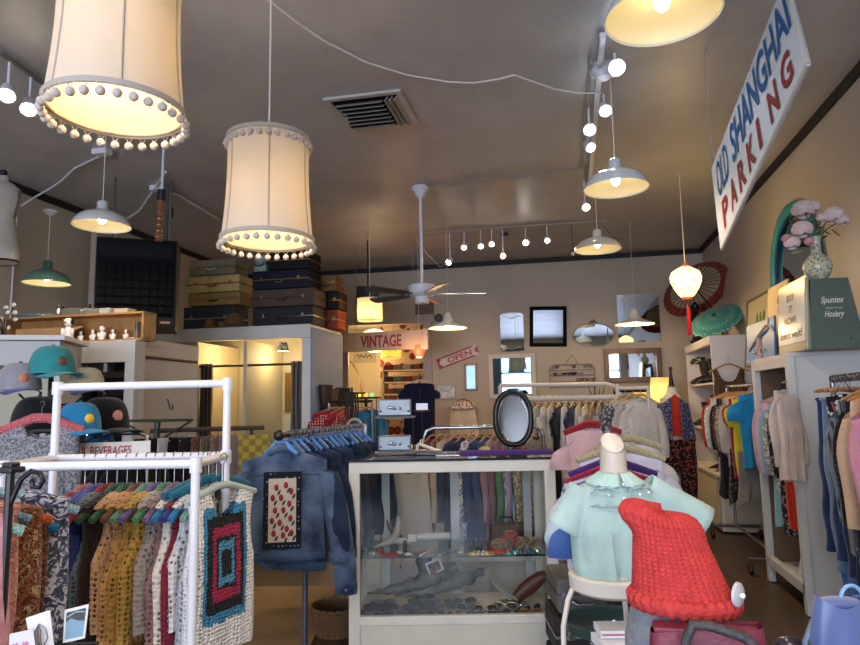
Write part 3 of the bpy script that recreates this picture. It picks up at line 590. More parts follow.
figurine('largest white figurine, standing alone left of the others in the wooden tray',68,.2,y=4.735)
figurine('small white figurine with black ears beside the tallest one',81,.09); figurine('small white figurine wearing a red cap in the wooden tray',93,.1,cap='#a04040')
figurine('taller all white figurine in the middle of the wooden tray',102,.13,spots=0); figurine('small figurine with a brown cap in the wooden tray',113,.095,cap='#6b5036'); figurine('rightmost small black and white figurine at the tray end',126,.085)
def on_tray(px0,px1,h,name,label,c,cat,dy=.1):
    a,b=P(px0,311,y=4.85).x,P(px1,311,y=4.85).x; return tag(MB().box((0,0,h/2),(b-a,.12,h)).build(name,c if not isinstance(c,str) else mat(c,.5),loc=((a+b)/2,4.85,tz+th),bevel=.003),label,cat)
on_tray(20,44,.03,'book','flat dark blue book on top of the wooden tray','#2f5068','book'); on_tray(46,53,.025,'small_tin','tiny blue grey tin beside the blue book','#56708a','tin'); on_tray(66,87,.06,'green_box','dull green box on top of the wooden tray','#5a6152','box')
on_tray(104,114,.05,'white_card_box','small white box lying on the tray near the furnace','#a9a8a2','box'); on_tray(119,132,.04,'cream_box','flat cream box at the tray end under the furnace','#b5a68a','box')
p=P(88,311,y=4.85); o=T('covered_dish','grey covered dish with black knob on the wooden tray','dish',(p.x+.06,4.85,tz+th)); MB().lathe([(.0001,0),(.1,0),(.11,.03),(.08,.055),(.0001,.06)],20).build('bowl',mat('#77786f',.4),o,smooth=True); MB().ell((-.05,0,.085),.02).build('knob',BLACKM,o,smooth=True)
p=P(60,311,y=4.85); o=T('perfume_bottle','small square black bottle with white ornament on the tray','bottle',(p.x,4.85,tz+th)); MB().box((0,0,.05),(.05,.03,.1)).build('bottle_body',BLACKM,o,bevel=.004); MB().box((0,0,.115),(.02,.02,.03)).build('stopper',CHROME,o); MB().ell((0,-.016,.05),(.014,.003,.028),8).build('ornament',WHITEP,o,smooth=True)
# ---- furnace
a,b=P(97,330,y=5.15),P(172,330,y=5.15); zt=P(97,241,y=5.15).z; zb=P(97,330,y=5.15).z; wf=(b.x-a.x)*.9; hf=zt-zb; MET=mat('#57534b',.6,.0,spec=.2); MDK=mat('#141415',.8)
o=T('unit_heater','big grey and black louvred furnace hanging from the ceiling','heater',((a.x+b.x)/2,5.15,zb)); o.rotation_euler=(0,0,math.radians(30))
m=MB(); m.box((0,.25,hf/2),(wf,.45,hf)); m.build('casing',MET,o,bevel=.008); MB().box((-.0,.015,hf/2-.0),(wf-.02,.02,hf-.02)).build('face_frame',MDK,o)
MB().box((0,.0,hf*.86),(wf-.07,.02,hf*.15)).build('upper_panel',mat('#1a1b1d',.8),o)
MB().box((0,.0,.05),(wf-.03,.03,.1)).build('lower_panel',mat('#2b2a29',.8),o); MB().box((0,.0,hf*.44),(wf-.07,.012,hf*.64)).build('dark_opening',mat('#0d0d0f',.8),o)
for k in range(7): MB().box((0,0,0),(wf-.07,.05,.006),Matrix.Translation((0,-.02,hf*.16+k*hf*.092))@Matrix.Rotation(-.5,4,'X')).build('louvre',mat('#17181a',.8),o)
for k in range(8): MB().box((-wf/2+.09+k*(wf-.18)/7,-.015,hf*.44),(.008,.02,hf*.6)).build('vertical_vane',mat('#0f1012',.9),o)
MB().box((wf/2-.09,-.018,.055),(.09,.006,.02)).build('name_plate',mat('#b08160',.4),o)
for x in(-.25,.25): MB().tube([(x,.3,hf),(x,.3,CH-zb)],.012,8).build('hanging_rod',STEEL,o)
MB().tube([(.2,.4,hf),(.2,.4,CH-zb)],.05,14).build('flue_pipe',MET,o,smooth=True); MB().tube([(.2,.4,hf+.33),(.2,.4,hf+.42)],.075,14).build('flue_collar',MET,o,smooth=True)
p=P(162,190,y=4.7); q=P(158,241,y=4.7); o=T('copper_flex','copper coloured beaded flexible pipe above the furnace','pipe',q); n=14
MB().tube([((p.x-q.x)*.8*i/60,0,(p.z-q.z)*.78*i/60) for i in range(61)],[.026+.008*math.sin(i*1.4) for i in range(61)],12).build('flex_body',mat('#a87a5c',.35,.6),o,smooth=True); MB().tube([((p.x-q.x)*.8,0,(p.z-q.z)*.78),(p.x-q.x,0,p.z-q.z)],.035,12).build('black_socket',BLACKM,o,smooth=True); MB().tube([(p.x-q.x,0,p.z-q.z),(p.x-q.x,0,CH-q.z)],.01).build('stem',WHITEP,o)
# ---- dress form on the left wall and wire flowers
p=P(4,262,y=4.3); DF=fab('#a9a396'); o=T('dress_form','pale grey dressmaker torso with dark seams standing high at the left edge','dress form',(p.x-.06,4.3,p.z)); MB().tube([(0,0,.02),(0,0,-p.z)],.012,8).build('stand_rod',BLACKM,o); MB().disc((0,0,-p.z+.02),.2,.03).build('stand_base',BLACKM,o)
MB().lathe([(.0001,0),(.17,.0),(.175,.05),(.165,.18),(.125,.32),(.12,.36),(.15,.46),(.165,.53),(.15,.6),(.09,.655),(.05,.67),(.045,.72),(.0001,.73)],32,Matrix.Diagonal((1,.7,1,1))).build('torso',DF,o,smooth=True)
MB().lathe([(.171,-.006),(.176,.0),(.172,.012)],32,Matrix.Diagonal((1,.7,1,1))).build('bottom_band',BLACKM,o,smooth=True); MB().tube([(.17,.0,.58),(.155,-.0,.5),(.126,.0,.36)],.006,6).build('side_seam',BLACKM,o); MB().ell((0,0,.75),(.03,.03,.025),10).build('neck_cap',BLACKM,o,smooth=True)
p=P(6,300,y=4.2); o=T('wire_flowers','spray of dark wire flowers with pale petals at the left edge','ornament',(p.x,4.2,1.965+0)); m=MB(); rnd=random.Random(3)
for k in range(12):
    e=(rnd.uniform(-.16,.14),rnd.uniform(-.05,.05),rnd.uniform(.1,.3)); m.tube([(0,0,0),(e[0]*.3,0,e[2]*.6),e],.003,5)
    MB().ell(e,(.022,.014,.016),8).build('petal_head',mat('#c9c2b4',.6),o,smooth=True)
m.build('wire_stems',BLACKM,o)
# ---- suitcases
def suitcase(label,loc,rz,w,h,d,c,trim=None,tag_=False,lat=BRASS,name='suitcase',hand=None,corner=None):
    o=T(name,label,'suitcase',loc,rz); cm=fab(c,'mottle',c,scale=20,rough=.55) if False else mat(c,.6,noise=.15,nscale=12,bump=.15,bscale=80,spec=.2)
    MB().box((0,0,h*.25),(w,d,h*.48)).build('base_shell',cm,o,bevel=.014); MB().box((0,0,h*.75),(w,d,h*.48)).build('lid',cm,o,bevel=.014)
    MB().box((0,0,h*.5),(w+.004,d+.004,.012)).build('seam_band',trim or lat,o)
    y=-d/2
    for s in(-1,1): MB().box((s*w*.33,y-.004,h*.54),(.035,.012,.04)).box((s*w*.33,y-.008,h*.6),(.02,.012,.02)).build('latch',lat,o,bevel=.002)
    MB().tube([(-.055,y,h*.42),(-.05,y-.025,h*.4),(-.035,y-.03,h*.33),(.035,y-.03,h*.33),(.05,y-.025,h*.4),(.055,y,h*.42)],.008,8).build('handle',hand or trim or DARKW,o,smooth=True)
    if corner:
        for s in(-1,1):
            for q in(0,1): MB().ell((s*(w/2-.012),y+.01,h*(.03+.94*q)),(.024,.022,.022),8).build('corner_guard',corner,o,smooth=True)
    return o
def case_at(px0,px1,pyb,pyt,y,label,c,rz=0.,d=.38,zb=None,**k):
    a,b=P(px0,pyb,y=y),P(px1,pyb,y=y); z0=zb if zb is not None else a.z; h=P(px0,pyt,y=y).z-P(px0,pyb,y=y).z
    suitcase(label,((a.x+b.x)/2,y+d/2,z0),rz,b.x-a.x,h-.004,d,c,**k); return z0+h
ys=6.95; z=fz
z=case_at(183,233,325,300,ys,'dark trunk with round clasps at the bottom of the left suitcase stack','#3c3e40',zb=z,lat=STEEL)
z=case_at(188,240,300,287,ys,'tan suitcase second from the bottom of the left stack','#a38a58',zb=z,d=.36)
z=case_at(186,239,287,270,ys,'pale yellow leather suitcase in the middle of the left stack','#d8c280',zb=z,d=.36,trim=mat('#7b5b3a',.5))
z=case_at(189,235,270,254,ys,'grey green suitcase with white handle on top of the left stack','#8a866c',zb=z,d=.34,hand=WHITEP)
z=fz
z=case_at(252,313,323,303,ys-.12,'black suitcase with bright latches at the bottom of the right stack','#2b2a2a',zb=z,lat=CHROME)
z=case_at(251,314,303,285,ys-.1,'dark brown suitcase above the bottom one of the right stack','#54453a',zb=z,trim=DARKW)
z=case_at(252,308,285,266,ys-.08,'navy black suitcase with brass latches in the right stack','#1c1d2c',zb=z,trim=mat('#7a6a4a',.4,.6))
z2=case_at(268,309,266,247,ys-.06,'small black case on top of the right suitcase stack','#17181a',zb=z)
p=P(253,266,y=ys-.02); suitcase('upright pale green vanity case on top of the right suitcase stack',(p.x+.09,ys+.1,z),0,.15,.2,.26,'#9db0a2',lat=STEEL)
z=case_at(314,338,323,303,7.3,'reddish brown leather bag at the far corner of the fitting room top','#8a4026',zb=fz,d=.3)
z=case_at(313,339,303,285,7.3,'black case stacked on the reddish brown bag','#1d1a1a',zb=z,d=.3)
z=case_at(316,336,285,268,7.32,'tan brown case with strap, top of the far corner pile','#7a5a34',zb=z,d=.28)
WICK=mat('#8c6a42',.8,noise=.3,nscale=60,bump=1.,bscale=90)
p=P(235,322,y=6.85); tag(MB().lathe([(.0001,.0),(.13,.0),(.13,.01),(.075,.012),(.105,.03),(.108,.07),(.09,.11),(.05,.14),(.0001,.148)],28,Matrix.Rotation(.25,4,'X')).build('straw_hat',fab('#8a6540','knit',scale=90),smooth=True,loc=(p.x,6.84,fz+.035)),'round brown straw hat on top of the fitting room','hat')
p=P(211,322,y=6.85); tag(MB().lathe([(.0001,0),(.06,0),(.075,.02),(.06,.05),(.052,.08),(.03,.125),(.0001,.13)],20,wob=lambda a,i:.05*math.sin(7*a)).build('wicker_purse',WICK,smooth=True,loc=(p.x,6.83,fz)),'small straw purse shaped pouch standing left of the straw hat','bag')
p=P(222,322,y=6.85); tag(MB().lathe([(.0001,0),(.05,0),(.06,.05),(.05,.085),(.0001,.09)],20).build('wicker_basket',WICK,smooth=True,loc=(p.x,6.86,fz)),'low straw basket between the straw pouch and the straw hat','basket')
# ---- caps on the hat stand
def cap(label,px,py,d,rz,c,brim=None,patch=None,s=1.,flat=False,pc=None,high=1.):
    p=P(px,py,d=d); o=T('cap',label,'cap',p,rz); cm=fab(c); bm_=fab(brim or c); r=.092*s
    MB().grid(lambda u,v:(r*math.cos(2*PI*u)*max(math.cos(v*PI/2),.01)**.55*(1+.05*math.sin(2*PI*u)),r*1.08*math.sin(2*PI*u)*max(math.cos(v*PI/2),.01)**.55,.125*s*high*math.sin(v*PI/2)+.0),28,9,True).build('crown',cm,o,smooth=True)
    MB().grid(lambda u,v:((u-.5)*2*r*.93*(1-.25*v*v*(1 if abs(u-.5)>.35 else .6)),-r*math.sqrt(max(0,1-((u-.5)*1.8)**2))-.14*s*v*math.sqrt(max(0,1-((u-.5)*2)**2*.9)),.006-.02*s*(abs(u-.5)*2)**2*(0 if flat else 1)-.01*v),16,5).build('brim',bm_,o,smooth=True,solid=.004)
    MB().ell((0,0,.127*s*high),(.009,.009,.005),8).build('button',bm_,o,smooth=True)
    if patch: MB().ell((0,-r*.98,.05*s),(.022*s,.012,.024*s),10).build('patch',mat(patch,.6),o,smooth=True)
    return o
cap('teal cap with tall crown, topmost on the hat stand',52,374,3.1,1.15,'#2f8585',patch='#5a4030',s=1.08)
cap('light grey cap with blue brim and orange face patch',19,390,3.05,.95,'#8d8c93',brim='#3b3f86',patch='#b9714f',s=1.02)
cap('cream cap with dark blue brim behind the white rack post',86,391,3.2,.9,'#a6a084',brim='#323a66',s=.92)
cap('large black cap below the grey one on the hat stand',38,430,3.15,.9,'#17171c',s=1.3)
cap('bright blue cap with yellow duck shaped patch',79,430,2.95,1.15,'#2076a4',patch='#d8b02a',s=1.0)
cap('black cap with pink patch right of the bright blue cap',104,429,3.2,1.2,'#141416',patch='#c08478',s=1.25)
cap('lower bright blue cap with orange patch behind the beverages sign',99,452,3.2,1.1,'#1e6c9e',patch='#d09a70',s=.8)
b=P(50,400,d=3.2); o=T('hat_stand','black metal hat stand holding the coloured caps','stand',(b.x,b.y,0)); MB().tube([(0,0,0),(0,0,1.62)],.012,8).build('pole',BLACKM,o); MB().disc((0,0,.01),.2,.02).build('base',BLACKM,o)
for px,py in((52,376),(19,392),(86,393),(38,432),(79,432),(104,431),(99,454)):
    q=P(px,py,d=3.15)-Vector((b.x,b.y,0)); MB().tube([(0,0,q.z-.06),(q.x*.7,q.y*.7,q.z-.05),(q.x,q.y,q.z-.01)],.006,6).build('arm',BLACKM,o)
# ---- grey vest on coral hanger
p=P(42,410,d=2.85); garment('knitted_vest','grey marled knit vest on a coral padded hanger behind the white rack','vest',(p.x,p.y,p.z+.06),RZ+.15,fab('#8f8f95','mottle','#55555c',scale=110),w=.36,L=.42,nd=.1,nk=.07,back=.9,t=.04,straps=.12,seed=4)
hanger('thick coral padded hanger inside the grey marled vest',(p.x,p.y,p.z+.045),RZ+.15,fab('#cf6a70','knit',scale=90),w=.35,r=.022,rail=.01)
# ---- sign
p0,p1=P(58,463,d=2.95),P(150,459,d=3.05); hh=.085; o=tag(MB().add([p0,p1,p1+Vector((0,0,hh)),p0+Vector((0,0,hh))],[(0,1,2,3)]).build('beverage_sign',mat('#d9d4cc',.4),solid=.01),'white sign board with red BEVERAGES lettering behind the white rack','sign')
nn=(p1-p0).cross(Vector((0,0,1))).normalized()
lettering('FUL BEVERAGES',lambda u,v:p0.lerp(p1,.17+.62*u)+Vector((0,0,hh*(.3+.5*v)))+nn*.009,mat('#a5302c',.5),o,bold=1)
# ---- rack with dark garments and the trouser rail behind
a,b=P(88,434,d=4.0),P(148,431,d=4.0); o=T('chrome_rack','chrome clothes rail with rounded end behind the lower blue cap','clothes rack',(a.x,a.y,0)); e=b-a; z=a.z
MB().tube([(0,0,z),(e.x-.05,e.y,z),(e.x-.01,e.y,z-.015),(e.x,e.y,z-.06),(e.x,e.y,0)],.012,8).build('rail',CHROME,o,smooth=True); MB().tube([(0,0,z),(0,0,0)],.012,8).build('post',CHROME,o)
for i,(t,c,lb) in enumerate(((.15,'#1b1b1f','black garment leftmost on the chrome rail beside the blue cap'),(.4,'#2b2424','brown black garment in the middle of the chrome rail'),(.62,'#222228','charcoal garment right of the middle of the chrome rail'),(.85,'#15151a','glossy black garment at the rounded end of the chrome rail'))):
    q=a.lerp(b,t); garment('black_shirt',lb,'clothing',(q.x,q.y,z),RZ+1.2,fab(c),w=.36,L=.6,sl='short')
a,b=P(120,421,d=4.5),P(195,421,d=4.5); o=T('green_wire_rack','dark green wire carousel hanger frame with zigzag bars','rack',((a.x+b.x)/2,(a.y+b.y)/2,0)); l=(b-a).length/2; z=a.z
MB().tube([(l*math.cos(2*PI*k/28),l*.5*math.sin(2*PI*k/28),z) for k in range(28)],.009,6,True).build('ring',mat('#3c4f42',.4,.4),o,smooth=True); MB().tube([(0,0,0),(0,0,z)],.02,8).build('pole',mat('#3c4f42',.4,.4),o)
for k in range(4): w2=2*PI*k/4+.4; MB().tube([(0,0,z-.15),(l*math.cos(w2),l*.5*math.sin(w2),z)],.008,6).build('brace',mat('#3c4f42',.4,.4),o)
RL=[P(150,431,d=4.45),P(264,434,d=4.75)]; z=RL[0].z; RL[1].z=z
o=T('trouser_rail','dark wooden clothes rail carrying trousers before the fitting rooms','clothes rack',(RL[0].x,RL[0].y,0)); e=RL[1]-RL[0]; MB().tube([(0,0,z),(e.x,e.y,z)],.016,8).build('rail',mat('#4b3b30',.5),o); MB().tube([(.05,0,z),(.05,0,0)],.016,8).build('post',mat('#4b3b30',.5),o); MB().tube([(e.x-.1,e.y,z),(e.x-.1,e.y,0)],.014,8).build('post',mat('#4b3b30',.5),o)
specs=[(.03,'#17171a',None,'#000','black trousers at the left end of the dark wooden rail'),(.13,'#1b1a1d',None,'#000','black sequinned skirt second on the dark wooden rail'),(.22,'#cfcdca',None,'#000','pale grey skirt hanging between black ones on the wooden rail'),(.31,'#121214',None,'#000','deep black skirt right of the pale grey skirt'),(.4,'#2a2226',None,'#000','plum black skirt in the middle of the wooden rail'),(.5,'#45302a','paisley','#82604a','brown patterned trousers on the wooden rail'),(.58,'#2c2624','stripe','#8f8271','brown and cream striped trousers on the wooden rail'),(.66,'#5a4038','animal','#a38a76','speckled brown skirt on the wooden rail'),(.74,'#8f8284',None,'#000','dusty mauve skirt next to the yellow lattice one'),(.86,'#b7a042','check','#8f7a3c','yellow lattice patterned skirt at the right end of the wooden rail')]
for i,(t,c,pt,c2,lb) in enumerate(specs):
    q=RL[0].lerp(RL[1],t); rz=RZ+1.05 if i<9 else RZ+.35
    garment('skirt',lb,'skirt',(q.x,q.y,z+.01),rz,fab(c,pt,c2,scale=22 if pt=='check' else 30),w=.3,L=.55,nd=0,slope=.0,top=.06,flare=1.15,t=.03)
    hanger('wooden clip hanger above the '+lb.split(' on the')[0].split(' at the')[0].split(' in the')[0],(q.x,q.y,z+.018),rz,WOODH,w=.3,r=.009,slope=.0,name='wooden_hanger')
# ---- white pipe rack with crocheted vests
nL,nR,fL,fR=P(3,466,d=2.25),P(196,462,d=2.25),P(54,459,d=2.6),P(226,457,d=2.6); rz_=1.252
for q in(nL,nR,fL,fR): q.z=0
o=T('pipe_rack','white painted pipe clothes rack with raised back bar at the front left','clothes rack',tuple(nR)); K=lambda q,z:tuple(Vector((q.x-nR.x,q.y-nR.y,z)))
def pipe(nm,q,z0,r,z1): MB().tube([K(q,z0),K(r,z1)],.0155,14).build(nm,WHITEP,o,smooth=True)
pipe('front_rail',nL,rz_,nR,rz_); pipe('back_rail',fL,rz_,fR,rz_); pipe('side_rail',nR,rz_,fR,rz_); pipe('side_rail',nL,rz_,fL,rz_); pipe('upper_rail',fL,1.535,fR,1.54)
pipe('post',nR,0,nR,rz_+.012); pipe('post',nL,0,nL,rz_+.012); pipe('post',fR,0,fR,1.555); pipe('post',fL,0,fL,1.55); pipe('foot_rail',nR,.1,fR,.1); pipe('foot_rail',nL,.1,nR,.1)
for q,z in((nR,rz_),(fR,rz_),(fL,rz_),(nL,rz_),(fR,1.54),(fL,1.535)): m=MB().tube([K(q,z-.03),K(q,z+.022)],.021,14); m.build('pipe_joint',WHITEP,o,smooth=True)
VT=.135
V=[ # hook px on back rail, colour, pattern, hanger colour, label
 (86,'#8a2f3a',None,'#c77f86','dark red top with dusty rose padded hanger, leftmost on the white pipe rack'),
 (97,'#4a5fae',None,'#5a68b8','periwinkle blue top on the white pipe rack'),
 (108,'#5d6468','crochet','#a3242e','charcoal crochet vest left of the dark brown one'),
 (118,'#33261f',None,'#2f5a3a','dark brown knit top on the white pipe rack'),
 (128,'#b98c5e','crochet','#2f6a42','light tan crochet vest right of the dark brown top'),
 (138,'#b5834a','crochet','#7d4a30','caramel crochet vest on the white pipe rack'),
 (148,'#a97c35','crochet','#6fa583','golden brown crochet vest with green hanger'),
 (157,'#b08a3c','crochet','#7a5fa0','mustard crochet vest with purple hanger'),
 (166,'#9a9184','crochet','#4f9a6a','taupe grey crochet vest with green hanger'),
 (175,'#8a6a66','crochet','#8a6a9a','mauve brown crochet vest in the middle right of the rack'),
 (184,'#e3dccb','crochet','#1f86bd','cream crochet vest with bright blue hanger, longest fringe'),
 (192,'#7e1f30','crochet','#2a3c8a','burgundy and navy crochet vest between the white ones'),
 (200,'#d9d6d4','crochet','#2088c0','off white crochet vest with bright blue hanger near the pipe post'),
 (209,'#c9c6cc','crochet','#8fb9ae','lavender white crochet vest behind the pipe post'),
 (217,'#dcd9d2','crochet','#a9cfd4','white crochet vest with pale aqua hanger by the pipe post')]
for i,(px,c,pt,hc,lb) in enumerate(V):
    t=(px-54)/172; q=fL.lerp(fR,t); rz=RZ+PI/2-.08+random.uniform(-.05,.05)
    garment('crochet_vest' if pt else 'knitted_shirt',lb,'vest' if pt else 'top',(q.x,q.y,rz_+.018),rz,fab(c,pt,scale=52+3*(i%3),hole=.22) if pt else fab(c,'knit',scale=60),w=.42,L=.52+.05*((i*7)%4),nd=.2,nk=.075,back=.9,straps=.36 if pt else .1,t=.036,t0=.026,slope=.36,top=VT-.022,fold=.006,seed=i)
    hanger('padded crocheted hanger holding the '+lb.split(',')[0].split(' with')[0].split(' on the')[0].split(' in the')[0],(q.x,q.y,rz_+.018),rz,fab(hc,'knit',scale=110),w=.46,r=.0165,slope=.36,top=VT+.0,name='padded_hanger',group='padded hangers on the white pipe rack')
for px,c,lb in((206,'#146f8a','teal padded hanger without visible garment by the pipe post'),(213,'#1c7c96','second teal padded hanger nearest the corner post')):
    q=fL.lerp(fR,(px-54)/172); hanger(lb,(q.x,q.y,rz_+.018),RZ+PI/2-.5,fab(c,'knit',scale=110),w=.4,r=.018,slope=.2,top=VT-.03,name='padded_hanger')
q=nR.lerp(fR,.75); 
garment('granny_square_vest','white crochet vest with blue, black and crimson granny square, at the rack end','vest',(q.x+.03,q.y-.02,rz_+.018),RZ+1.12,granny(),w=.35,L=.6,nd=.12,nk=.075,back=.9,straps=.12,t=.035,slope=.2,top=VT-.015,fold=.005,seed=5)
hanger('pale sage plastic hanger holding the granny square vest',(q.x+.03,q.y-.02,rz_+.018),RZ+1.12,mat('#a9b5ad',.5),w=.36,r=.014,slope=.2,top=VT-.015)
# ---- nearer garments at the left edge
for i,(px,py,d,c,pt,c2,c3,hc,lb,L) in enumerate(((70,510,2.12,'#b9b8c0','paisley','#4d5468','#2b3040','#9ec4cc','white blouse with navy leaf print and pale aqua hanger end',.55),(49,528,2.02,'#6b4632','paisley','#3f1f18','#8a6a4a','#1f7fb5','dark red lined brown top with blue hanger end',.5),(43,520,1.94,'#7a4a30','paisley','#4b2416','#a58b66','#c05a2a','brown paisley blouse with orange hanger end',.52),(20,519,1.86,'#b98c86','paisley','#a8574a','#c9a48c','#8fb3cc','salmon floral blouse with light blue hanger end',.5),(13,530,1.76,'#c98a94','mottle','#d4a0a4',None,'#9ecbb4','pink blouse with mint hanger end at the left edge',.5))):
    p=P(px,py,d=d); rz=RZ+.5; w=.4; sl=.3; dx=Vector((math.cos(rz),math.sin(rz),0))*(w/2); hz=p.z+.1+sl*w/2
    g=(p.x-dx.x,p.y-dx.y,hz)
    garment('blouse',lb,'blouse',g,rz,fab(c,pt,c2,c3,scale=26),w=w,L=L,nd=.04,t=.05,t0=.028,slope=sl,top=.068,seed=i+20)
    hanger('padded hanger inside the '+lb.split(' with')[0].split(' at')[0],g,rz,fab(hc,'knit',scale=110),w=w+.05,r=.018,slope=sl,top=.09,name='padded_hanger')
a=P(-30,480,d=1.6);b=P(62,482,d=2.3); zz=b.z+.02
o=T('scroll_stand','black wrought iron rack with a scroll finial at the left edge','clothes rack',P(9,500,d=1.75)-Vector((0,0,P(9,500,d=1.75).z))); zc=P(9,500,d=1.75).z
MB().tube([(0,0,0),(0,0,zc+.075)],.011,8).build('post',BLACKM,o); MB().box((0,0,zc+.08),(.05,.05,.016)).box((0,0,zc+.093),(.032,.032,.014)).build('finial_cap',BLACKM,o,bevel=.004)
MB().tube([Vector((math.cos(YAW),math.sin(YAW),0))*x+Vector((0,0,zc+z)) for x,z in((0,-.02),(.015,.02),(.03,.055),(.055,.075),(.08,.07),(.09,.05),(.08,.032),(.062,.035),(.06,.05),(.068,.054))],.0075,8).build('scroll',BLACKM,o,smooth=True)
MB().tube([(0,0,.01),(0,0,.02)],.16,16).build('base',BLACKM,o)
# ---- greeting cards
def card(label,pts,d,m,draw):
    q=[P(x,y,d=d) for x,y in pts]; o=tag(MB().add(q,[(0,1,2,3)]).build('greeting_card',m,solid=.002),label,'card'); n=(q[1]-q[0]).cross(q[3]-q[0]).normalized()
    if n.dot(EYE-q[0])<0: n=-n
    B=lambda u,v,k=.002:(q[0].lerp(q[1],u)).lerp(q[3].lerp(q[2],u),v)+n*k
    draw(o,B); return o
WC=mat('#dcd8d2',.4)
def d1(o,B): MB().add([B(.1,.1),B(.9,.08),B(.9,.92),B(.1,.92)],[(0,1,2,3)]).build('photo_sea',mat('#7f9db0',.3),o); MB().add([B(.1,.92,.003),B(.9,.92,.003),B(.9,.55,.003),B(.6,.6,.003),B(.3,.72,.003),B(.1,.62,.003)],[(0,1,2,3,4,5)]).build('photo_hills',mat('#474a48',.4),o); MB().add([B(.15,.75,.004),B(.5,.86,.004),B(.9,.8,.004),B(.9,.84,.004),B(.5,.9,.004),B(.15,.8,.004)],[(0,1,2,3,4,5)]).build('photo_road',mat('#8fa9b8',.4),o)
def d2(o,B):
    for s in(.0,.12,.24): MB().tube([B(.5,.2,.003),B(.25+s,.4,.003),B(.3+s,.62,.003),B(.5,.78,.003)],.0012,4).build('shell_line',mat('#7a7f88',.6),o)
    MB().tube([B(.5,.2,.003),B(.8,.4,.003),B(.75,.62,.003),B(.5,.78,.003)],.0012,4).build('shell_line',mat('#7a7f88',.6),o)
def d3(o,B):
    for u in(.25,.65): MB().add([B(u,.45,.003),B(u+.12,.62,.003),B(u+.08,.72,.003),B(u,.66,.003),B(u-.08,.72,.003),B(u-.12,.62,.003)],[(0,1,2,3,4,5)]).build('pink_heart',mat('#c77b92',.6),o)
card('white edged photo card of a bay and road, among the clothes at lower left',((63,643),(85,638),(89,604),(65,610)),1.5,WC,d1)
card('cream card with a grey shell drawing at lower left',((33,660),(55,652),(50,610),(26,618)),1.47,WC,d2)
card('white card with pink hearts in the lower left corner',((8,668),(38,664),(33,629),(10,634)),1.44,mat('#d6d2de',.4),d3)
p=P(60,648,d=1.52); o=T('card_stand','dark wire card stand below the greeting cards','stand',(p.x,p.y,0)); MB().tube([(0,0,0),(0,0,p.z+.02)],.008,6).build('pole',BLACKM,o)
dd=Vector((math.cos(YAW),math.sin(YAW),0)); MB().tube([dd*-.16+Vector((0,0,p.z+.0)),dd*.09+Vector((0,0,p.z+.01))],.004,5).build('ledge',BLACKM,o); MB().disc((0,0,.01),.15,.02).build('base',BLACKM,o)
# ---- denim jackets
N0=P(279,436,d=3.54); N1=P(366,426,d=4.8); N0.z=N1.z=1.285; dr=(N1-N0); 
o=T('pipe_rail_rack','black iron pipe rail with round end carrying the denim jackets','clothes rack',(N0.x,N0.y,0)); MB().tube([(0,0,1.285),(dr.x,dr.y,1.285)],.017,12).build('rail',mat('#3a3836',.4,.7),o,smooth=True); MB().ell((0,0,1.285),.03,14).build('end_ball',mat('#3a3836',.4,.7),o,smooth=True)
for t in(.25,.95): MB().tube([tuple(dr*t)[:2]+(1.28,),tuple(dr*t)[:2]+(0,)],.016,10).build('post',mat('#5a6070',.4,.6),o,smooth=True)
for k in range(26): q=dr*(.1+.034*k); MB().tube([(q.x+.021*math.cos(2*PI*j/10)*_cy,q.y+.021*math.cos(2*PI*j/10)*_sy,1.285+.021*math.sin(2*PI*j/10)) for j in range(10)],.0035,5,True).build('spacer_ring',STEEL,o)
jrz=math.atan2(dr.y,dr.x)-PI/2
DEN=lambda a,b:fab(a,'denim',b)
def jacket(label,t,c1,c2,w=.44,L=.5,panel=False,seed=1,rz=None,sl=.46):
    q=N0+dr*t; m=DEN(c1,c2); rz=jrz+(rz or 0)
    o=garment('denim_jacket',label,'jacket',(q.x,q.y,1.303),rz,m,w=w,L=L,sl='long',Ls=sl,nd=.02,nk=.07,slope=.36,t=.07,top=.082,seed=seed,r0=.085,r1=.055,out=.2,sq=.55,fold=.01,hem=.004,flare=.96)
    zb=-(.082+L); S2=DEN('#2e415e','#56708f')
    MB().lathe([(w*.475,0),(w*.48,.03),(w*.475,.06)],30,Matrix.Translation((0,0,zb-.05))@Matrix.Diagonal((1,.36,1,1))).build('waistband',S2,o,smooth=True,solid=.006)
    MB().tube([(-.085,-.02,-.12),(-.06,-.035,-.095),(0,-.045,-.085),(.06,-.035,-.095),(.085,-.02,-.12)],[.016,.022,.024,.022,.016],10).build('collar',m,o,smooth=True)
    for s in(-1,1):
        ch=[c for c in o.children if c.name.startswith('sleeve')][0 if s<0 else 1]; x=s*(w/2-.025+.2*sl); MB().lathe([(.058,0),(.06,.03),(.058,.06)],20,Matrix.Translation((x,0,-.082-.36*w/2-.045-sl-.01))@Matrix.Diagonal((1,.6,1,1))).build('cuff',S2,ch,smooth=True,solid=.005); MB().ell((x+s*.0,-.04,-.082-.36*w/2-.045-sl+.02),(.008,.004,.008),8).build('cuff_button',STEEL,ch)
    st=mat('#8a7a5c',.8)
    MB().tube([(-w*.43,-.06,-.235),(-w*.2,-.075,-.225),(0,-.078,-.22),(w*.2,-.075,-.225),(w*.43,-.06,-.235)],.003,5).build('yoke_seam',DEN('#27364c','#3a4c66'),o,smooth=True)
    return o
o=jacket('faded denim jacket with flowered back panel, nearest on the iron rail',.05,'#22314a','#6a7f9c',panel=True,seed=3,w=.46,L=.55,sl=.66,rz=math.radians(19)-jrz)
PB=fab('#171b26','dots','#8a93a8',scale=48); y=-.088
MB().box((0,0,0),(.2,.008,.4)).build('panel_border',PB,o,loc=(.0,y,-.41)); q=o.children[-1] if False else None
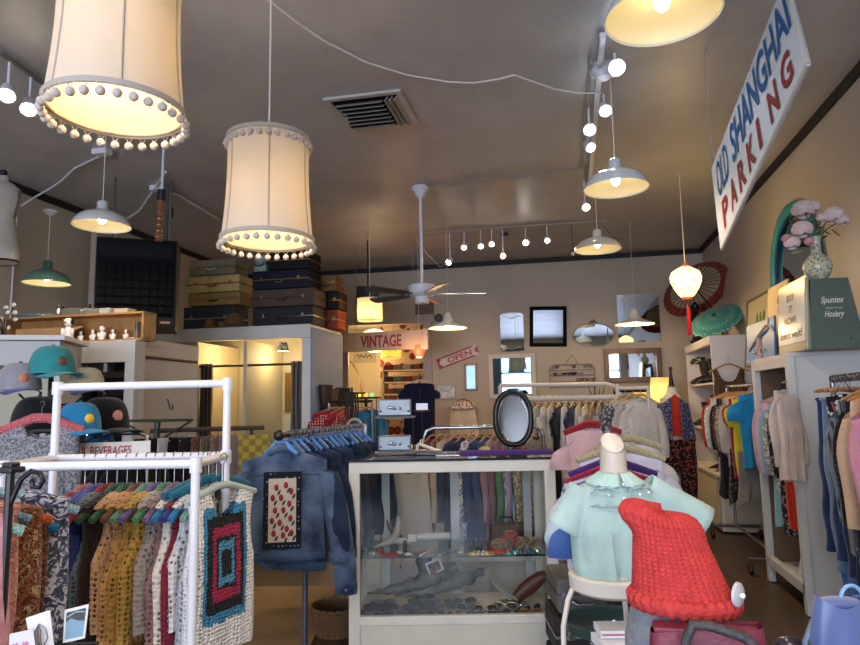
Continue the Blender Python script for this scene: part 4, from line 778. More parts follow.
pn=MB().box((0,0,0),(.145,.006,.33)).build('floral_panel',mat('#c9bfae',.8,bump=.3,bscale=120),o,loc=(.0,y-.006,-.41))
rnd=random.Random(2)
for k,(u,v) in enumerate(((-.05,.11),(.03,.12),(.075,.09),(-.08,.06),(-.01,.06),(.06,.03),(-.06,.0),(.01,.0),(-.085,-.05),(.07,-.04),(-.02,-.06),(.04,-.09),(-.07,-.11),(.01,-.12),(.08,-.11))):
    u*=.62; v*=1.08; MB().ell((u,-.004,v),(.012,.003,.018),8).build('red_flower',mat('#8f2430',.7),pn,smooth=True); MB().ell((0,-.0045,0),(.006,.003,.016),8,Matrix.Translation((u+.014,0,v-.026))@Matrix.Rotation(.5,4,'Y')).build('green_leaf',mat('#28382c',.7),pn,smooth=True)
jacket('second denim jacket, dark blue, behind the one with flowered back panel',.13,'#172238','#2a3a56',seed=5,rz=-.03,w=.42,L=.62,sl=.5)
for i,(t,a,b,lb) in enumerate(((.66,'#1a2438','#2c3c56','dark denim jacket far along the iron rail'),(.76,'#2a2d33','#45484e','charcoal denim jacket far along the iron rail'),(.86,'#1d2a44','#33486a','last denim jacket at the far end of the iron rail'),(.22,'#141c30','#223250','third dark denim jacket on the iron rail'),(.31,'#1b2a40','#32465f','fourth denim jacket on the iron rail, greyer blue'),(.40,'#1b2236','#2b3a55','fifth denim jacket on the iron rail, almost black blue'),(.50,'#22304a','#3a4f6c','sixth denim jacket, partly behind the display case'))):
    jacket(lb,t,a,b,w=.33 if t>.6 else .4-.02*(i-3),seed=7+i,rz=random.uniform(-.06,.06),sl=.5,L=.6)
BP=mat('#4f86c6',.4)
for i in range(15):
    t=.02+.062*i; q=N0+dr*t
    lb='nearest blue plastic hanger, holding the flowered back denim jacket' if i==0 else 'blue plastic hanger in the close row on the black iron rail'
    hh=hanger(lb,(q.x,q.y,1.303),jrz+random.uniform(-.05,.05),BP,w=.19,r=.009,slope=.6,top=.055,name='plastic_hanger',group=None if i==0 else 'blue plastic hangers on the iron rail',broad=True)
q=N0+dr*.98; tag(MB().prism([(-.03,-.1),(.03,-.1),(.03,-.015),(.015,0),(-.015,0),(-.03,-.015)],-.001,.001).build('size_tag',WHITEP,loc=(q.x,q.y-.05,1.3),rz=RZ),'white tag with black dots at the far end of the iron rail','tag')
# rug and basket on the floor
g=[P(200,640,z=.012),P(345,650,z=.012),P(335,560,z=.012),P(235,585,z=.012)]; c=sum(g,Vector())/4
tag(MB().box((0,0,0),(1.1,2.3,.016)).build('rug',mat('#8f7352',.9,noise=.1,nscale=3,bump=.2,bscale=60),loc=tuple(CF(-1.3,4.25,.008)),rz=RZ,bevel=.003),'plain tan brown rug lying on the floor under the denim jackets','rug')
p=P(338,628,d=4.1); o=T('wicker_basket','dark brown wicker basket on the floor beside the display case','basket',(p.x-.03,p.y+.05,0)); hz=P(338,609,d=4.1).z
MB().lathe([(.0001,.0),(.13,0),(.15,hz*.5),(.16,hz),(.14,hz),(.13,.03),(.0001,.03)],30).build('basket_body',mat('#5e4630',.8,noise=.3,nscale=60,bump=1.,bscale=70),o,smooth=True)
MB().tube([(.157*math.cos(2*PI*k/60),.157*math.sin(2*PI*k/60),hz+.006*math.sin(k*2.2)) for k in range(60)],.011,6,True).build('braided_rim',mat('#6e5338',.8,bump=1.,bscale=70),o,smooth=True)
for j in range(9): MB().tube([((.131+.028*j/9)*math.cos(2*PI*k/48),(.131+.028*j/9)*math.sin(2*PI*k/48),hz*(.06+j*.1)+.006*(-1)**k) for k in range(48)],.007,5,True).build('weave_band',mat('#6e5338',.8),o,smooth=True)
# ---- boots on the bracket shelf
s0,s1=P(316,414,y=6.95),P(362,416,y=7.0)
o=T('boot_shelf','small white bracket shelf on the blue wall carrying boots','shelf',(-2.76,6.78,1.33)); MB().box((.28,.4,0),(.54,.85,.025)).build('board',WHITEW,o,bevel=.003)
for y in(.08,): MB().prism([(.01,-.015),(.3,-.015),(.22,-.06),(.1,-.12),(.06,-.28),(.01,-.3)],y,y+.03).build('bracket',WHITEW,o)
def boot(label,loc,rz,c,h=.3,name='boot',heel=.035,shaft=.055):
    o=T(name,label,'boots',loc,rz); m=mat(c,.45,noise=.2,nscale=25,bump=.2,bscale=40); sp=[]
    MB().tube([(0,0,heel+.02),(0,0,.1),(0,.003,.15),(0,0,h*.8),(0,-.005,h)],[.036,.04,shaft*.85,shaft,shaft*1.12],14,sq=1.05).build('shaft',m,o,smooth=True)
    MB().tube([(0,.02,heel+.035),(0,-.05,heel+.04),(0,-.12,heel*.5+.035),(0,-.175,.03),(0,-.2,.025)],[.04,.042,.04,.028,.012],12,sq=.8).build('foot',m,o,smooth=True)
    MB().tube([(0,.03,heel+.002),(0,-.06,heel*.6),(0,-.12,.006),(0,-.2,.006)],[.034,.032,.038,.012],10,sq=.2).build('sole',BLACKM,o,smooth=True); MB().box((0,.025,heel/2),(.055,.05,heel)).build('heel',BLACKM,o,bevel=.004)
    return o
for i,(px,yy,c,h,lb) in enumerate(((325,7.0,'#3c2b22',.29,'brown cowboy boot with pale stitching, leftmost on the bracket shelf'),(332,7.08,'#55402f',.25,'mid brown boot, second on the bracket shelf'),(337,7.15,'#241b1a',.24,'very dark brown boot in the middle of the bracket shelf'),(343,7.22,'#15171c',.26,'black boot, fourth on the bracket shelf'),(349,7.3,'#33221c',.22,'dark boot farthest right on the bracket shelf'))):
    p=P(px,410,y=yy); boot(lb,(p.x,yy,1.344),.9,c,h*1.12,'cowboy_boot',shaft=.078)
# ================================================================ the display case and what is in and on it
CW=mat('#cfcaba',.45,noise=.06,nscale=6); TL=P(348,460,d=3.8); TR=P(553,456,d=3.8); CWd=1.19; CD=.55; CZ_=1.125
o=T('display_case','cream painted wooden glass display case in the middle of the shop','display case',CF((348-430)/650*3.83+CWd/2,3.82,0),RZ); CASE=o; h=CWd/2
zg0,zg1=.235,1.07
for nm,sz,c in (('top_rail',(CWd,.04,.065),(0,.02,CZ_-.045)),('bottom_rail',(CWd,.04,.05),(0,.02,zg0-.0))): MB().box(c,sz).build(nm,CW,o,bevel=.005)
for s in(-1,1):
    MB().box((s*(h-.032),.02,CZ_/2-.03),(.064,.045,CZ_-.07)).build('corner_post',CW,o,bevel=.004); MB().box((s*(h-.025),CD-.02,CZ_/2-.03),(.05,.04,CZ_-.07)).build('corner_post',CW,o,bevel=.004)
    MB().box((s*(h-.02),CD/2,CZ_-.045),(.03,CD-.04,.06)).build('side_rail',CW,o); MB().box((s*(h-.012),CD/2,(zg0+zg1)/2),(.006,CD-.06,zg1-zg0)).build('side_glass',glass('#fbfdfc'),o)
MB().box((0,CD-.02,CZ_-.045),(CWd-.04,.03,.06)).build('back_rail',CW,o); MB().box((.03,CD-.02,(zg0+zg1)/2),(.055,.03,zg1-zg0)).build('back_stile',mat('#b9bab2',.5),o); MB().box((-.42,CD-.02,(zg0+zg1)/2),(.05,.03,zg1-zg0)).build('back_stile',mat('#b9bab2',.5),o); MB().box((.5,CD-.02,(zg0+zg1)/2),(.05,.03,zg1-zg0)).build('back_stile',mat('#aeb2b0',.5),o)
MB().box((0,.022,(zg0+zg1)/2+.0),(CWd-.12,.006,zg1-zg0-.03)).build('front_glass',glass('#fcfdfc',.05),o)
MB().box((0,CD/2,CZ_-.005),(CWd+.012,CD+.02,.012)).build('black_glass_top',mat('#101114',.06,coat=1.),o,bevel=.002)
MB().box((0,CD/2,zg0-.01),(CWd-.06,CD-.04,.02)).build('display_deck',mat('#b4b1a6',.6,noise=.05),o)
MB().box((0,.015,.11),(CWd-.13,.02,.2)).build('kick_panel',mat('#c6bfab',.5,noise=.05),o); MB().box((0,CD/2,.1),(CWd-.03,CD-.06,.2)).build('base_box',CW,o)
zs=P(450,548,d=3.95).z; MB().box((0,CD/2,zs),(CWd-.08,CD-.09,.009)).build('glass_shelf',glass('#cfe8df',.12),o); MB().box((0,.048,zs),(CWd-.08,.004,.011)).build('shelf_edge',mat('#2c4a44',.2),o)
def inC(px,b): # local place in the case at picture column px, b metres behind the front
    d=3.82+b; return ((px-430)/650*d*1.0+ (0) - ((348-430)/650*3.83+CWd/2), b)
def CL(px,b,z):
    q=inC(px,b); return CASE.matrix_world_local@Vector((q[0],q[1],z)) if False else CF((px-430)/650*(3.82+b),3.82+b,z)
DK=zg0+.002; SHZ=zs+.006
# glasses on the deck
def specs_(label,px,b,rz,c,lens='#26282b',w=.13,group=None):
    o=T('eyeglasses',label,'glasses',CL(px,b,DK),RZ+rz,group); m=mat(c,.3)
    for s in(-1,1):
        MB().tube([(s*w*.27+w*.21*math.cos(2*PI*k/14),0,.022+.019*math.sin(2*PI*k/14)) for k in range(14)],.0032,6,True).build('rim',m,o,smooth=True); MB().ell((s*w*.27,0,.022),(w*.2,.0015,.018),12).build('lens',glass('#7c8488',.25) if lens is None else mat(lens,.1),o,smooth=True)
        MB().tube([(s*w*.5,0,.027),(s*w*.47,.06,.024),(s*w*.2,.085+.01*s,.006)],.0025,6).build('temple',m,o,smooth=True)
    MB().tube([(-w*.06,0,.027),(0,0,.031),(w*.06,0,.027)],.0028,6).build('bridge',m,o)
    return o
R1=[(370,'#18191b'),(392,'#3a3c40'),(412,'#202124'),(431,'#6d5a48'),(458,'#4a4238')]
for i,(px,c) in enumerate(R1): specs_(('black','grey','charcoal','light brown','small dark brown')[i]+' framed glasses lying in the front row of the case floor',px,.06,random.uniform(-.15,.15),c,w=.14 if i<4 else .1)
R2=[(374,'#232326','black'),(398,'#4e4f55','pewter'),(418,'#18181b','glossy black'),(440,'#3f3c38','olive brown'),(462,'#77797c','silver')]
for i,(px,c,n) in enumerate(R2): specs_(n+' framed glasses in the middle row of the case floor',px,.17,random.uniform(-.2,.2),c,w=.15)
R3=[(380,'#2d2e31','dark grey'),(416,'#111113','jet black'),(437,'#55504a','smoky brown'),(458,'#2a2c30','blue black')]
for i,(px,c,n) in enumerate(R3): specs_(n+' framed glasses in the rear row of the case floor',px,.27,random.uniform(-.2,.2),c,w=.15)
specs_('clear lensed black browline eyeglasses at the centre front of the case',479,.05,0,'#141415',None,.17)
specs_('gold wire eyeglasses behind the clear lensed black pair',478,.14,.1,'#a58a4c',None,.15); specs_('second gold wire eyeglasses, farther back beside the silver chain',497,.18,-.2,'#9a8752',None,.15)
specs_('brown tortoiseshell sunglasses near the right front of the case',504,.06,.1,'#4a3524'); specs_('amber brown sunglasses in the right front corner of the case',521,.05,-.2,'#7c4f26','#5a3a22'); specs_('thin silver glasses leaning at the right end of the case floor',523,.13,.5,'#8b8c8e',None)
specs_('small tan framed glasses beside the browline pair',448,.05,.2,'#8a7a66',w=.1)
# brown leather pouch, driftwood-like grey horns, picture card
o=T('leather_pouch','brown leather pouch leaning in the right rear corner of the case','pouch',CL(521,.27,DK),RZ); LE=mat('#5f3524',.5,noise=.2,nscale=20)
MB().grid(lambda u,v:((v-.5)*.2+.02*math.cos(2*PI*u)*0,.035*math.cos(2*PI*u),.1+.055*math.sin(2*PI*u)*math.sin(PI*min(.97,max(.03,v)))**.3+(v-.5)*.13),20,12,True).build('pouch_body',LE,o,smooth=True)
MB().tube([(-.08,-.03,.03),(-.17,-.03,.1),(-.22,-.03,.2)],.009,8).build('strap',mat('#8f8c84',.5),o,smooth=True)
GW=mat('#55544f',.7,noise=.3,nscale=12,bump=.5,bscale=30)
for i,(a,b,r0,r1,bb,lb) in enumerate((((372,.30,.07),(452,.36,.2),.028,.05,.34,'long grey horn shaped branch lying along the back of the case floor'),((392,.33,.04),(478,.36,.17),.018,.04,.36,'second grey branch with thick end crossing behind the glasses'))):
    p,q=CL(a[0],a[1],DK+a[2]),CL(b[0],b[1],DK+b[2]); m_=(p+q)/2+Vector((0,0,-.02)); tag(MB().tube([p.lerp(q,k/20)+Vector((0,0,-.02*math.sin(PI*k/20)+.006*math.sin(k*1.7+i))) for k in range(21)],[(r0*.4+(r1-r0*.4)*min(1,k/13))*(1 if k<18 else .6)*(1+.16*math.sin(k*2.3+i)) for k in range(21)],10).build('driftwood_branch',GW,smooth=True),lb,'branch')
o=T('dark_sculpture','dark brown carved stump standing behind the branches in the case','sculpture',CL(421,.42,DK),RZ); MB().lathe([(.0001,0),(.06,0),(.05,.08),(.035,.16),(.055,.22),(.04,.26),(.0001,.27)],14,wob=lambda a,i:.12*math.sin(3*a+i)).build('carved_body',mat('#2b231f',.6),o,smooth=True)
pts=[(427,563),(443,569),(440,579),(432,577)]; q=[P(x,y,d=3.97) for x,y in((425,564),(439,558),(444,569),(430,576))]; o=tag(MB().add(q,[(0,1,2,3)]).build('picture_card',WHITEP,solid=.004),'small tilted white bordered picture card inside the display case','card')
c=sum(q,Vector())/4; MB().add([c+(p_-c)*.78-FW*.004 for p_ in q],[(0,1,2,3)]).build('picture',fab('#2a2220','mottle','#9a6a3a',scale=60),o); 
MB().tube([c+FW*.01,(c.x,c.y,DK+.003)],.003,5).build('card_holder',STEEL,o)
o=T('chain_heap','pile of fine silver chains at the case centre','necklace',CL(505,.25,DK),RZ); 
for k in range(4): MB().tube([((.05+.012*k)*math.cos(2*PI*j/18+k),(.04+.01*k)*math.sin(2*PI*j/18),.006+.012*math.sin(j*1.3+k)**2) for j in range(18)],.0035,5,True).build('chain_strand',CHROME,o,smooth=True)
tag(MB().tube([CL(483,.34,DK+.17),CL(487,.34,DK+.1),CL(498,.33,DK+.04),CL(512,.32,DK+.012)],[.004,.008,.009,.008],8).build('curved_horn',mat('#a5a49c',.4),smooth=True),'thin curved pale horn behind the gold wire glasses','horn')
tag(MB().tube([CL(512,.46,DK+.33),CL(522,.47,DK+.32),CL(530,.47,DK+.33)],[.05,.05,.04],12,sq=.5).build('folded_cloth',fab('#b8b2a0'),smooth=True),'folded cream cloth at the right rear of the case','cloth')
# upper shelf
HN=mat('#9c968a',.5,noise=.2,nscale=15)
o=T('antler','pale grey curved antler lying at the left of the glass shelf','antler',CL(392,.2,SHZ),RZ); MB().tube([(-.12,0,.02),(-.06,0,.04),(-.01,0,.06),(.02,0,.11),(.03,0,.17),(.02,0,.2)],[.006,.016,.026,.024,.018,.006],12).build('main_beam',HN,o,smooth=True); MB().tube([(.0,0,.06),(.05,0,.05),(.1,0,.04)],[.022,.02,.016],10).build('lower_beam',HN,o,smooth=True); MB().tube([(0,0,.1),(-.03,0,.13),(-.045,0,.18)],[.014,.01,.004],8).build('tine',mat('#4f3a2a',.5),o,smooth=True)
q0,q1=CL(412,.2,SHZ+.075),CL(446,.2,SHZ+.08); tag(MB().tube([q0,q0.lerp(q1,.5),q1],[.014,.02,.018],10).box((q0.x-.01,q0.y-.02,q0.z),(.05,.02,.04)).build('bone_handle',mat('#b3b0a8',.4,noise=.1),smooth=True),'pale bone coloured cane handle lying on the glass shelf','handle')
for i,(px,h_,c,lb) in enumerate(((402,.085,'#202226','dark round coin clasp on the left of the glass shelf'),(471,.075,'#16181a','first dark perfume vial right of the shelf centre'),(476,.08,'#1b1d20','second dark perfume vial, taller, right of the shelf centre'),(481,.075,'#141618','third dark perfume vial, next to the coral pile'))):
    o=T('small_bottle',lb,'bottle',CL(px,.15,SHZ),RZ); MB().lathe([(.0001,0),(.011,0),(.012,.004),(.012,h_*.6),(.006,h_*.72),(.006,h_*.8)],12).build('vial',mat(c,.15),o,smooth=True); MB().disc((0,0,h_*.88),.008,h_*.2,10).build('stopper',CHROME,o)
rnd=random.Random(9)
def jewel(label,px,b,c,kind,s=1.,cat='jewelry',nm=None):
    o=T(nm or 'bracelet',label,cat,CL(px,b,SHZ),RZ+rnd.uniform(-.3,.3)); m=mat(c,.25,.3)
    if kind=='ring': MB().tube([(.03*s*math.cos(2*PI*k/18),.026*s*math.sin(2*PI*k/18),.006) for k in range(18)],.004*s,6,True).build('band',m,o,smooth=True); MB().ell((0,-.028*s,.01),(.01*s,.006*s,.008*s),8).build('stone',mat(c,.1),o,smooth=True)
    elif kind=='beads':
        for k in range(10): MB().ell((.035*s*math.cos(2*PI*k/10),.028*s*math.sin(2*PI*k/10),.008),.0085*s,8).build('bead',m,o,smooth=True)
    elif kind=='brooch': MB().ell((0,0,.01),(.02*s,.014*s,.01*s),10).build('centre_stone',m,o,smooth=True); MB().tube([(.022*s*math.cos(2*PI*k/12),.017*s*math.sin(2*PI*k/12),.004) for k in range(12)],.003*s,5,True).build('rim',CHROME,o)
    elif kind=='pen': MB().tube([(-.03,-.03,.006),(.0,.02,.01),(.02,.06,.012)],.0035,6).build('shaft',m,o,smooth=True); MB().ell((-.032,-.033,.007),.006,6).build('tip',CHROME,o)
J=[(372,.1,'#a9a29a','ring','silver bracelet at the left end of the glass shelf'),(378,.16,'#8a2a2a','brooch','dark red brooch at the left of the glass shelf'),(384,.06,'#b3483c','beads','coral bead bracelet at the left front of the shelf'),(391,.05,'#9a3434','ring','red enamel bangle near the left front of the shelf'),(397,.1,'#c9c2b8','brooch','pearl white brooch beside the red bangle'),(405,.05,'#c8cacc','brooch','square silver brooch in front of the coin clasp'),(410,.09,'#5a5c60','ring','pewter ring bracelet near the coin clasp'),(416,.07,'#c0392e','pen','red glass stirrer on the glass shelf'),(422,.06,'#e6dcae','pen','pale yellow glass stirrer on the shelf'),(430,.08,'#8d9096','pen','steel tie bar, first of the slanted row'),(436,.08,'#7c7f86','pen','dark steel tie bar in the slanted row'),(442,.08,'#a3a5aa','pen','bright steel tie bar, right end of the slanted row'),(448,.12,'#6e7278','ring','grey bracelet right of the slanted tie bars'),(456,.07,'#b8b090','brooch','brass brooch at the shelf centre'),(463,.1,'#1b1d20','brooch','black brooch in front of the white stile'),(468,.05,'#c8b070','ring','gold ring bracelet in front of the dark vials'),(475,.06,'#d8cfa0','beads','pale bead bracelet in front of the dark vials'),(482,.05,'#cdb36a','ring','gold bangle right of the pale bead bracelet'),(490,.1,'#c8452c','beads','orange coral necklace coiled on the shelf'),(497,.07,'#d24c2e','beads','bright orange bead strand in front of the coral pile'),(502,.05,'#3f9aa0','ring','turquoise bangle at the shelf front'),(509,.06,'#57b0b8','brooch','small turquoise brooch beside the turquoise bangle'),(516,.08,'#7a8088','beads','grey bead strand on the right of the shelf'),(524,.07,'#356a80','ring','teal bangle near the right post'),(529,.12,'#8f8a80','brooch','stone brooch nearest the right post')]
for px,b,c,k,lb in J: jewel(lb,px,b,c,k,1.15,nm={'ring':'bracelet','beads':'bead_strand','brooch':'brooch','pen':'tie_bar'}[k])
CR=mat('#8c7458',.7,noise=.25,nscale=30,bump=.6,bscale=50)
o=T('ornament_pile','tangled pile of brown carved coral pieces on the right of the shelf','ornament',CL(506,.2,SHZ),RZ)
for k in range(22):
    x,y,z=rnd.uniform(-.11,.13),rnd.uniform(-.05,.05),rnd.uniform(.015,.035); z+=max(0,.09-abs(x)*.9)*rnd.random()
    MB().tube([(x+.02*math.cos(t)*(1+.3*math.sin(3*t)),y+.008*math.sin(2*t),z+.017*math.sin(t)) for t in [2*PI*j/10 for j in range(10)]],.0065,6,True).build('carved_piece',CR if k%5 else mat('#b0482c',.5),o,smooth=True)
# ---- on the case top
TZ=CZ_+.002
def topL(px,b,z=0): return CF((px-430)/650*(3.82+b),3.82+b,TZ+z)
o=T('table_mirror','black oval vanity mirror standing on the display case','mirror',topL(511,.3),RZ); mc=P(511,418,d=4.12).z-TZ
MB().lathe([(.0001,0),(.075,0),(.08,.008),(.05,.02),(.015,.03),(.0001,.03)],24,Matrix.Diagonal((1,.7,1,1))).build('base',BLACKM,o,smooth=True); MB().tube([(0,.02,.02),(0,.02,mc-.14)],.008,8).build('neck',BLACKM,o)
MB().grid(lambda u,v:((.124+.008*abs(math.sin(4*PI*u)))*math.cos(2*PI*u)*(1-.24*v),.012-.03*math.sin(PI*v)*.5,mc+(.178+.006*abs(math.sin(4*PI*u)))*math.sin(2*PI*u)*(1-.16*v)),48,6,True).build('oval_frame',BLACKM,o,smooth=True,solid=.008)
mg=MB().plate(0,0,0,.092,.147).build('mirror_glass',MIRROR,o); mg.location=(0,-.006,mc); mg.rotation_euler=(math.radians(-7),0,0); MB().tube([(.093*math.cos(2*PI*k/32),-.008-.02*math.sin(2*PI*k/32)*0,mc+.149*math.sin(2*PI*k/32)) for k in range(32)],.004,6,True).build('silver_rim',CHROME,o,smooth=True)
q0,q1=P(459,453.5,d=3.74),P(553,451.5,d=3.74); tag(MB().tube([q0,q0.lerp(q1,.02),q0.lerp(q1,.5),q0.lerp(q1,.98),q1],[.006,.0165,.0175,.0165,.006],14).build('knitted_hanger_bar',fab('#5b3580','knit',scale=120),smooth=True,loc=(0,0,0)),'purple knitted padded hanger lying across the front edge of the display case','hanger')
o=T('display_stand','black wire two tier stand on the left of the display case','stand',topL(394,.38),RZ); xs=(-.115,.115)
z2=P(394,417,d=4.2).z-TZ
for x in xs:
    for y in(-.06,.06): MB().tube([(x,y,0),(x,y,z2+(.12 if x<0 and y<0 else .0))],.004,6).build('post',BLACKM,o)
MB().box((0,0,.012),(.25,.15,.012)).build('lower_tier',BLACKM,o); MB().box((0,0,z2),(.25,.15,.012)).build('upper_tier',BLACKM,o); MB().box((.05,-.02,.02),(.3,.16,.01)).build('foot_plate',BLACKM,o)
def silver_box(label,pxa,pxb,pyb,pyt,d,z):
    a,b=P(pxa,pyb,d=d),P(pxb,pyb,d=d); h=P(pxa,pyt,d=d).z-a.z; w=(b-a).length; c=(a+b)/2; o=T('metal_box',label,'box',(c.x,c.y,z),RZ); SM=mat('#7d8486',.4,.5,noise=.1,nscale=20)
    MB().box((0,.05,h/2),(w,.09,h)).build('box_body',SM,o,bevel=.008); MB().box((0,.05,h*.96),(w*.9,.07,h*.06)).build('lid',mat('#848a90',.3,.7),o,bevel=.003)
    for s in(-1,1): MB().ell((s*w*.42,.003,h*.28),.007,8).build('corner_rivet',BLACKM,o)
    MB().ell((0,.003,h*.45),(.012,.006,.012),10).ell((w*.17,.003,h*.45),(.01,.006,.01),10).ell((-w*.12,.003,h*.5),(.02,.004,.012),10).build('knob',STEEL,o,smooth=True); return o
silver_box('upper silver metal box with knobs on the black two tier stand',378,411,416,399,4.15,TZ+z2+.007); silver_box('lower silver metal box with knobs on the black two tier stand',378,411,446,431,4.15,TZ+.019)
a=P(422,410,d=4.2); o=T('jewelry_card','white card propped on a brown tray high beside the silver boxes','card',(a.x,a.y,a.z),RZ); MB().box((0,0,.02),(.075,.003,.045)).build('card_face',WHITEP,o); MB().lathe([(.0001,-.012),(.05,-.012),(.06,.0),(.0001,0)],20).build('tray',mat('#6b3524',.5),o,smooth=True); MB().tube([(0,0,-.01),(0,0,TZ-a.z)],.005,6).build('stem',BLACKM,o)
o=T('white_shoe','single white strappy heeled sandal on the display case','shoe',topL(424,.3,.02),RZ+1.2); MB().tube([(0,.05,.045),(0,0,.03),(0,-.06,.008),(0,-.1,.008)],[.022,.026,.028,.012],10,sq=.4).build('shoe_body',mat('#d8d2be',.4),o,smooth=True); MB().tube([(0,.055,.04),(0,.06,0)],[.014,.006],8).build('heel',mat('#d8d2be',.4),o,smooth=True); MB().tube([(-.022,.03,.04),(-.015,.03,.07),(.015,.03,.07),(.022,.03,.04)],.004,6).build('ankle_strap',mat('#d8d2be',.4),o,smooth=True)
tag(MB().box((0,0,.01),(.12,.12,.02)).build('black_riser',BLACKM,loc=topL(424,.3),rz=RZ,bevel=.003),'low black riser under the white sandal','riser')
for px,c,lb in((499,'#7a2a3a','dark red trinket at the foot of the oval mirror'),(519,'#5a2f24','brown trinket right of the mirror foot'),(482,'#b39a5a','yellow folded scarf left of the oval mirror')): tag(MB().ell((0,0,.025),(.04 if px<490 else .025,.03,.025),12).build('trinket',mat(c,.5,bump=.5,bscale=40),loc=topL(px,.25 if px<500 else .3),smooth=True),lb,'trinket')
# ---- child bust with mint blouse on stool
B0=P(602,571,d=2.3); bz=B0.z; SK=mat('#cdbfae',.45)
bx=CF((612-430)/650*2.3,2.36,0); hz=P(612,443,d=2.32).z-bz
o=T('child_mannequin','cream child mannequin torso standing on the white stool','mannequin',(bx.x,bx.y,bz),RZ); T0_=hz
KP=[(0,(.10,.085)),(.25,(.115,.09)),(.5,(.115,.08)),(.62,(.12,.06)),(.69,(.09,.055)),(.745,(.055,.05)),(.8,(.047,.048)),(.92,(.045,.048)),(1.,(.041,.046))]
def kp(v,K=KP):
    for (a,A_),(b,B_) in zip(K[:-1],K[1:]):
        if v<=b: t=(v-a)/(b-a); t=t*t*(3-2*t); return [x+(y-x)*t for x,y in zip(A_,B_)]
    return K[-1][1]
MB().grid(lambda u,v:(kp(v)[0]*math.cos(2*PI*u),kp(v)[1]*math.sin(2*PI*u),v*T0_+.075*T0_*math.sin(2*PI*u)*max(0,(v-.8)/.2)),32,44,True).build('torso_and_neck',SK,o,smooth=True)
MB().ell((0,0,0),(.0405,.052,.008),24,Matrix.Translation((0,0,T0_+.0))@Matrix.Rotation(math.atan(.075*T0_/.042),4,'X')).build('neck_cap',mat('#d9cfc0',.4),o,smooth=True)
MINT=fab('#b4d0c9',bump=.35); g=T0_*.74
bl=body_mesh(.29,.36,t=.105,flare=1.1,nd=.012,nk=.06,back=1,slope=.38,top=0,fold=.008,hem=.0,seed=12,NU=64,NV=24,puff=.35,t0=.05).build('mint_blouse',MINT,None,smooth=True,loc=(bx.x,bx.y,bz+g+.005),rz=RZ,solid=.003)
tag(bl,'mint green child blouse with round collar on the mannequin torso','blouse')
for sd in(-1,1):
    s_=MB(); a0=Vector((sd*.11,0,-.045)); a1=Vector((sd*(.3 if sd>0 else .185),-.02,-.17 if sd>0 else -.185))
    d_=(a1-a0).normalized(); pp=Vector((-d_.z,0,d_.x)); s_.grid(lambda u,v,a0=a0,a1=a1,pp=pp:tuple(a0.lerp(a1,v)+pp*(math.cos(2*PI*u)*(.05+.014*v))+Vector((0,math.sin(2*PI*u)*.045,0))),20,10,True)
    s_.build('sleeve',MINT,bl,smooth=True,solid=.003)
    # scalloped round collar, one leaf each side
    MB().grid(lambda u,v,sd=sd:((.052+.05*v)*math.sin(sd*(.08+u*2.1)),-(.058+.05*v*(1 if u<.6 else .8))*math.cos(u*2.1)+.0,.012-.042*v*(1-.1*u)+.003*math.sin(u*40)*v),30,5).build('collar',fab('#b9ddd6',bump=.3),bl,smooth=True,solid=.003)
    MB().tube([(sd*.02,-.108,-.04),(sd*.055,-.107,-.03),(sd*.09,-.095,-.035),(sd*.105,-.08,-.055)],.004,6).build('lace_trim',fab('#c3e2da','knit',scale=150),bl,smooth=True)
for k,(x,z) in enumerate(((0,-.02),(0,-.065),(0,-.14),(-.05,-.055),(.055,-.055),(.09,-.05))): MB().ell((x,-.112 if abs(x)<.07 else -.098,z),(.0055,.004,.0055),10).build('pearl_button',mat('#e8efe8',.2),bl,smooth=True)
MB().tube([(.16*math.sin(a)*.78,-.112*math.cos(a),-.095+.003*math.sin(a*22)) for a in [(-1.2+2.4*i/30) for i in range(31)]],.004,6).build('yoke_frill',fab('#c3e2da','knit',scale=150),bl,smooth=True)
MB().tube([(.118*math.cos(2*PI*k/40),.1*math.sin(2*PI*k/40),-.362+.008*math.sin(k*1.9)) for k in range(40)],.012,8,True).build('gathered_hem',fab('#bfe0d8',bump=.6),bl,smooth=True)
sx=CF((603-430)/650*2.34,2.38,0)
o=T('stool','white metal stool with curved legs under the child mannequin','stool',(sx.x,sx.y,0),RZ); WS=mat('#d6cfc2',.4)
MB().lathe([(.0001,bz),(.14,bz),(.148,bz-.008),(.145,bz-.05),(.13,bz-.062),(.0001,bz-.062)],36).build('seat',WS,o,smooth=True)
for k in range(3):
    a=PI+k*PI*2/3; c,s=math.cos(a),math.sin(a); MB().tube([(.125*c,.125*s,bz-.03),(.155*c,.155*s,bz-.09),(.175*c,.175*s,bz-.18),(.18*c,.18*s,bz-.4),(.185*c,.185*s,0)],.0095,8).build('leg',WS,o,smooth=True)
tx=CF((606-430)/650*2.5,2.62,0); tz=.70
tz=P(600,612,d=2.62).z
o=T('round_table','small dark green round metal table behind the white stool','table',(tx.x,tx.y,0),RZ); GT=mat('#2f4840',.35,coat=.3)
MB().lathe([(.0001,tz-.01),(.155,tz-.01),(.168,tz-.004),(.175,tz+.012),(.18,tz+.012),(.176,tz-.02),(.0001,tz-.022)],40).build('tray_top',GT,o,smooth=True); MB().tube([(0,0,0),(0,0,tz)],.018,10).build('pedestal',GT,o); MB().disc((0,0,.012),.14,.024).build('base',GT,o)
tag(MB().lathe([(.0001,0),(.035,.0),(.04,.022),(.036,.022),(.032,.005),(.0001,.005)],24).build('glass_dish',glass('#e8f0ee',.2),smooth=True,loc=(tx.x,tx.y-.05,tz-.008)),'small clear glass dish on the green table','dish')
p=P(620,632,d=2.15); o=T('stacked_booklet','thin white boxed notebooks stacked before the green table','box',(p.x,p.y,p.z-.03),RZ+.1); MB().box((0,0,.0),(.16,.12,.03)).build('lower_box',WHITEP,o,bevel=.002)
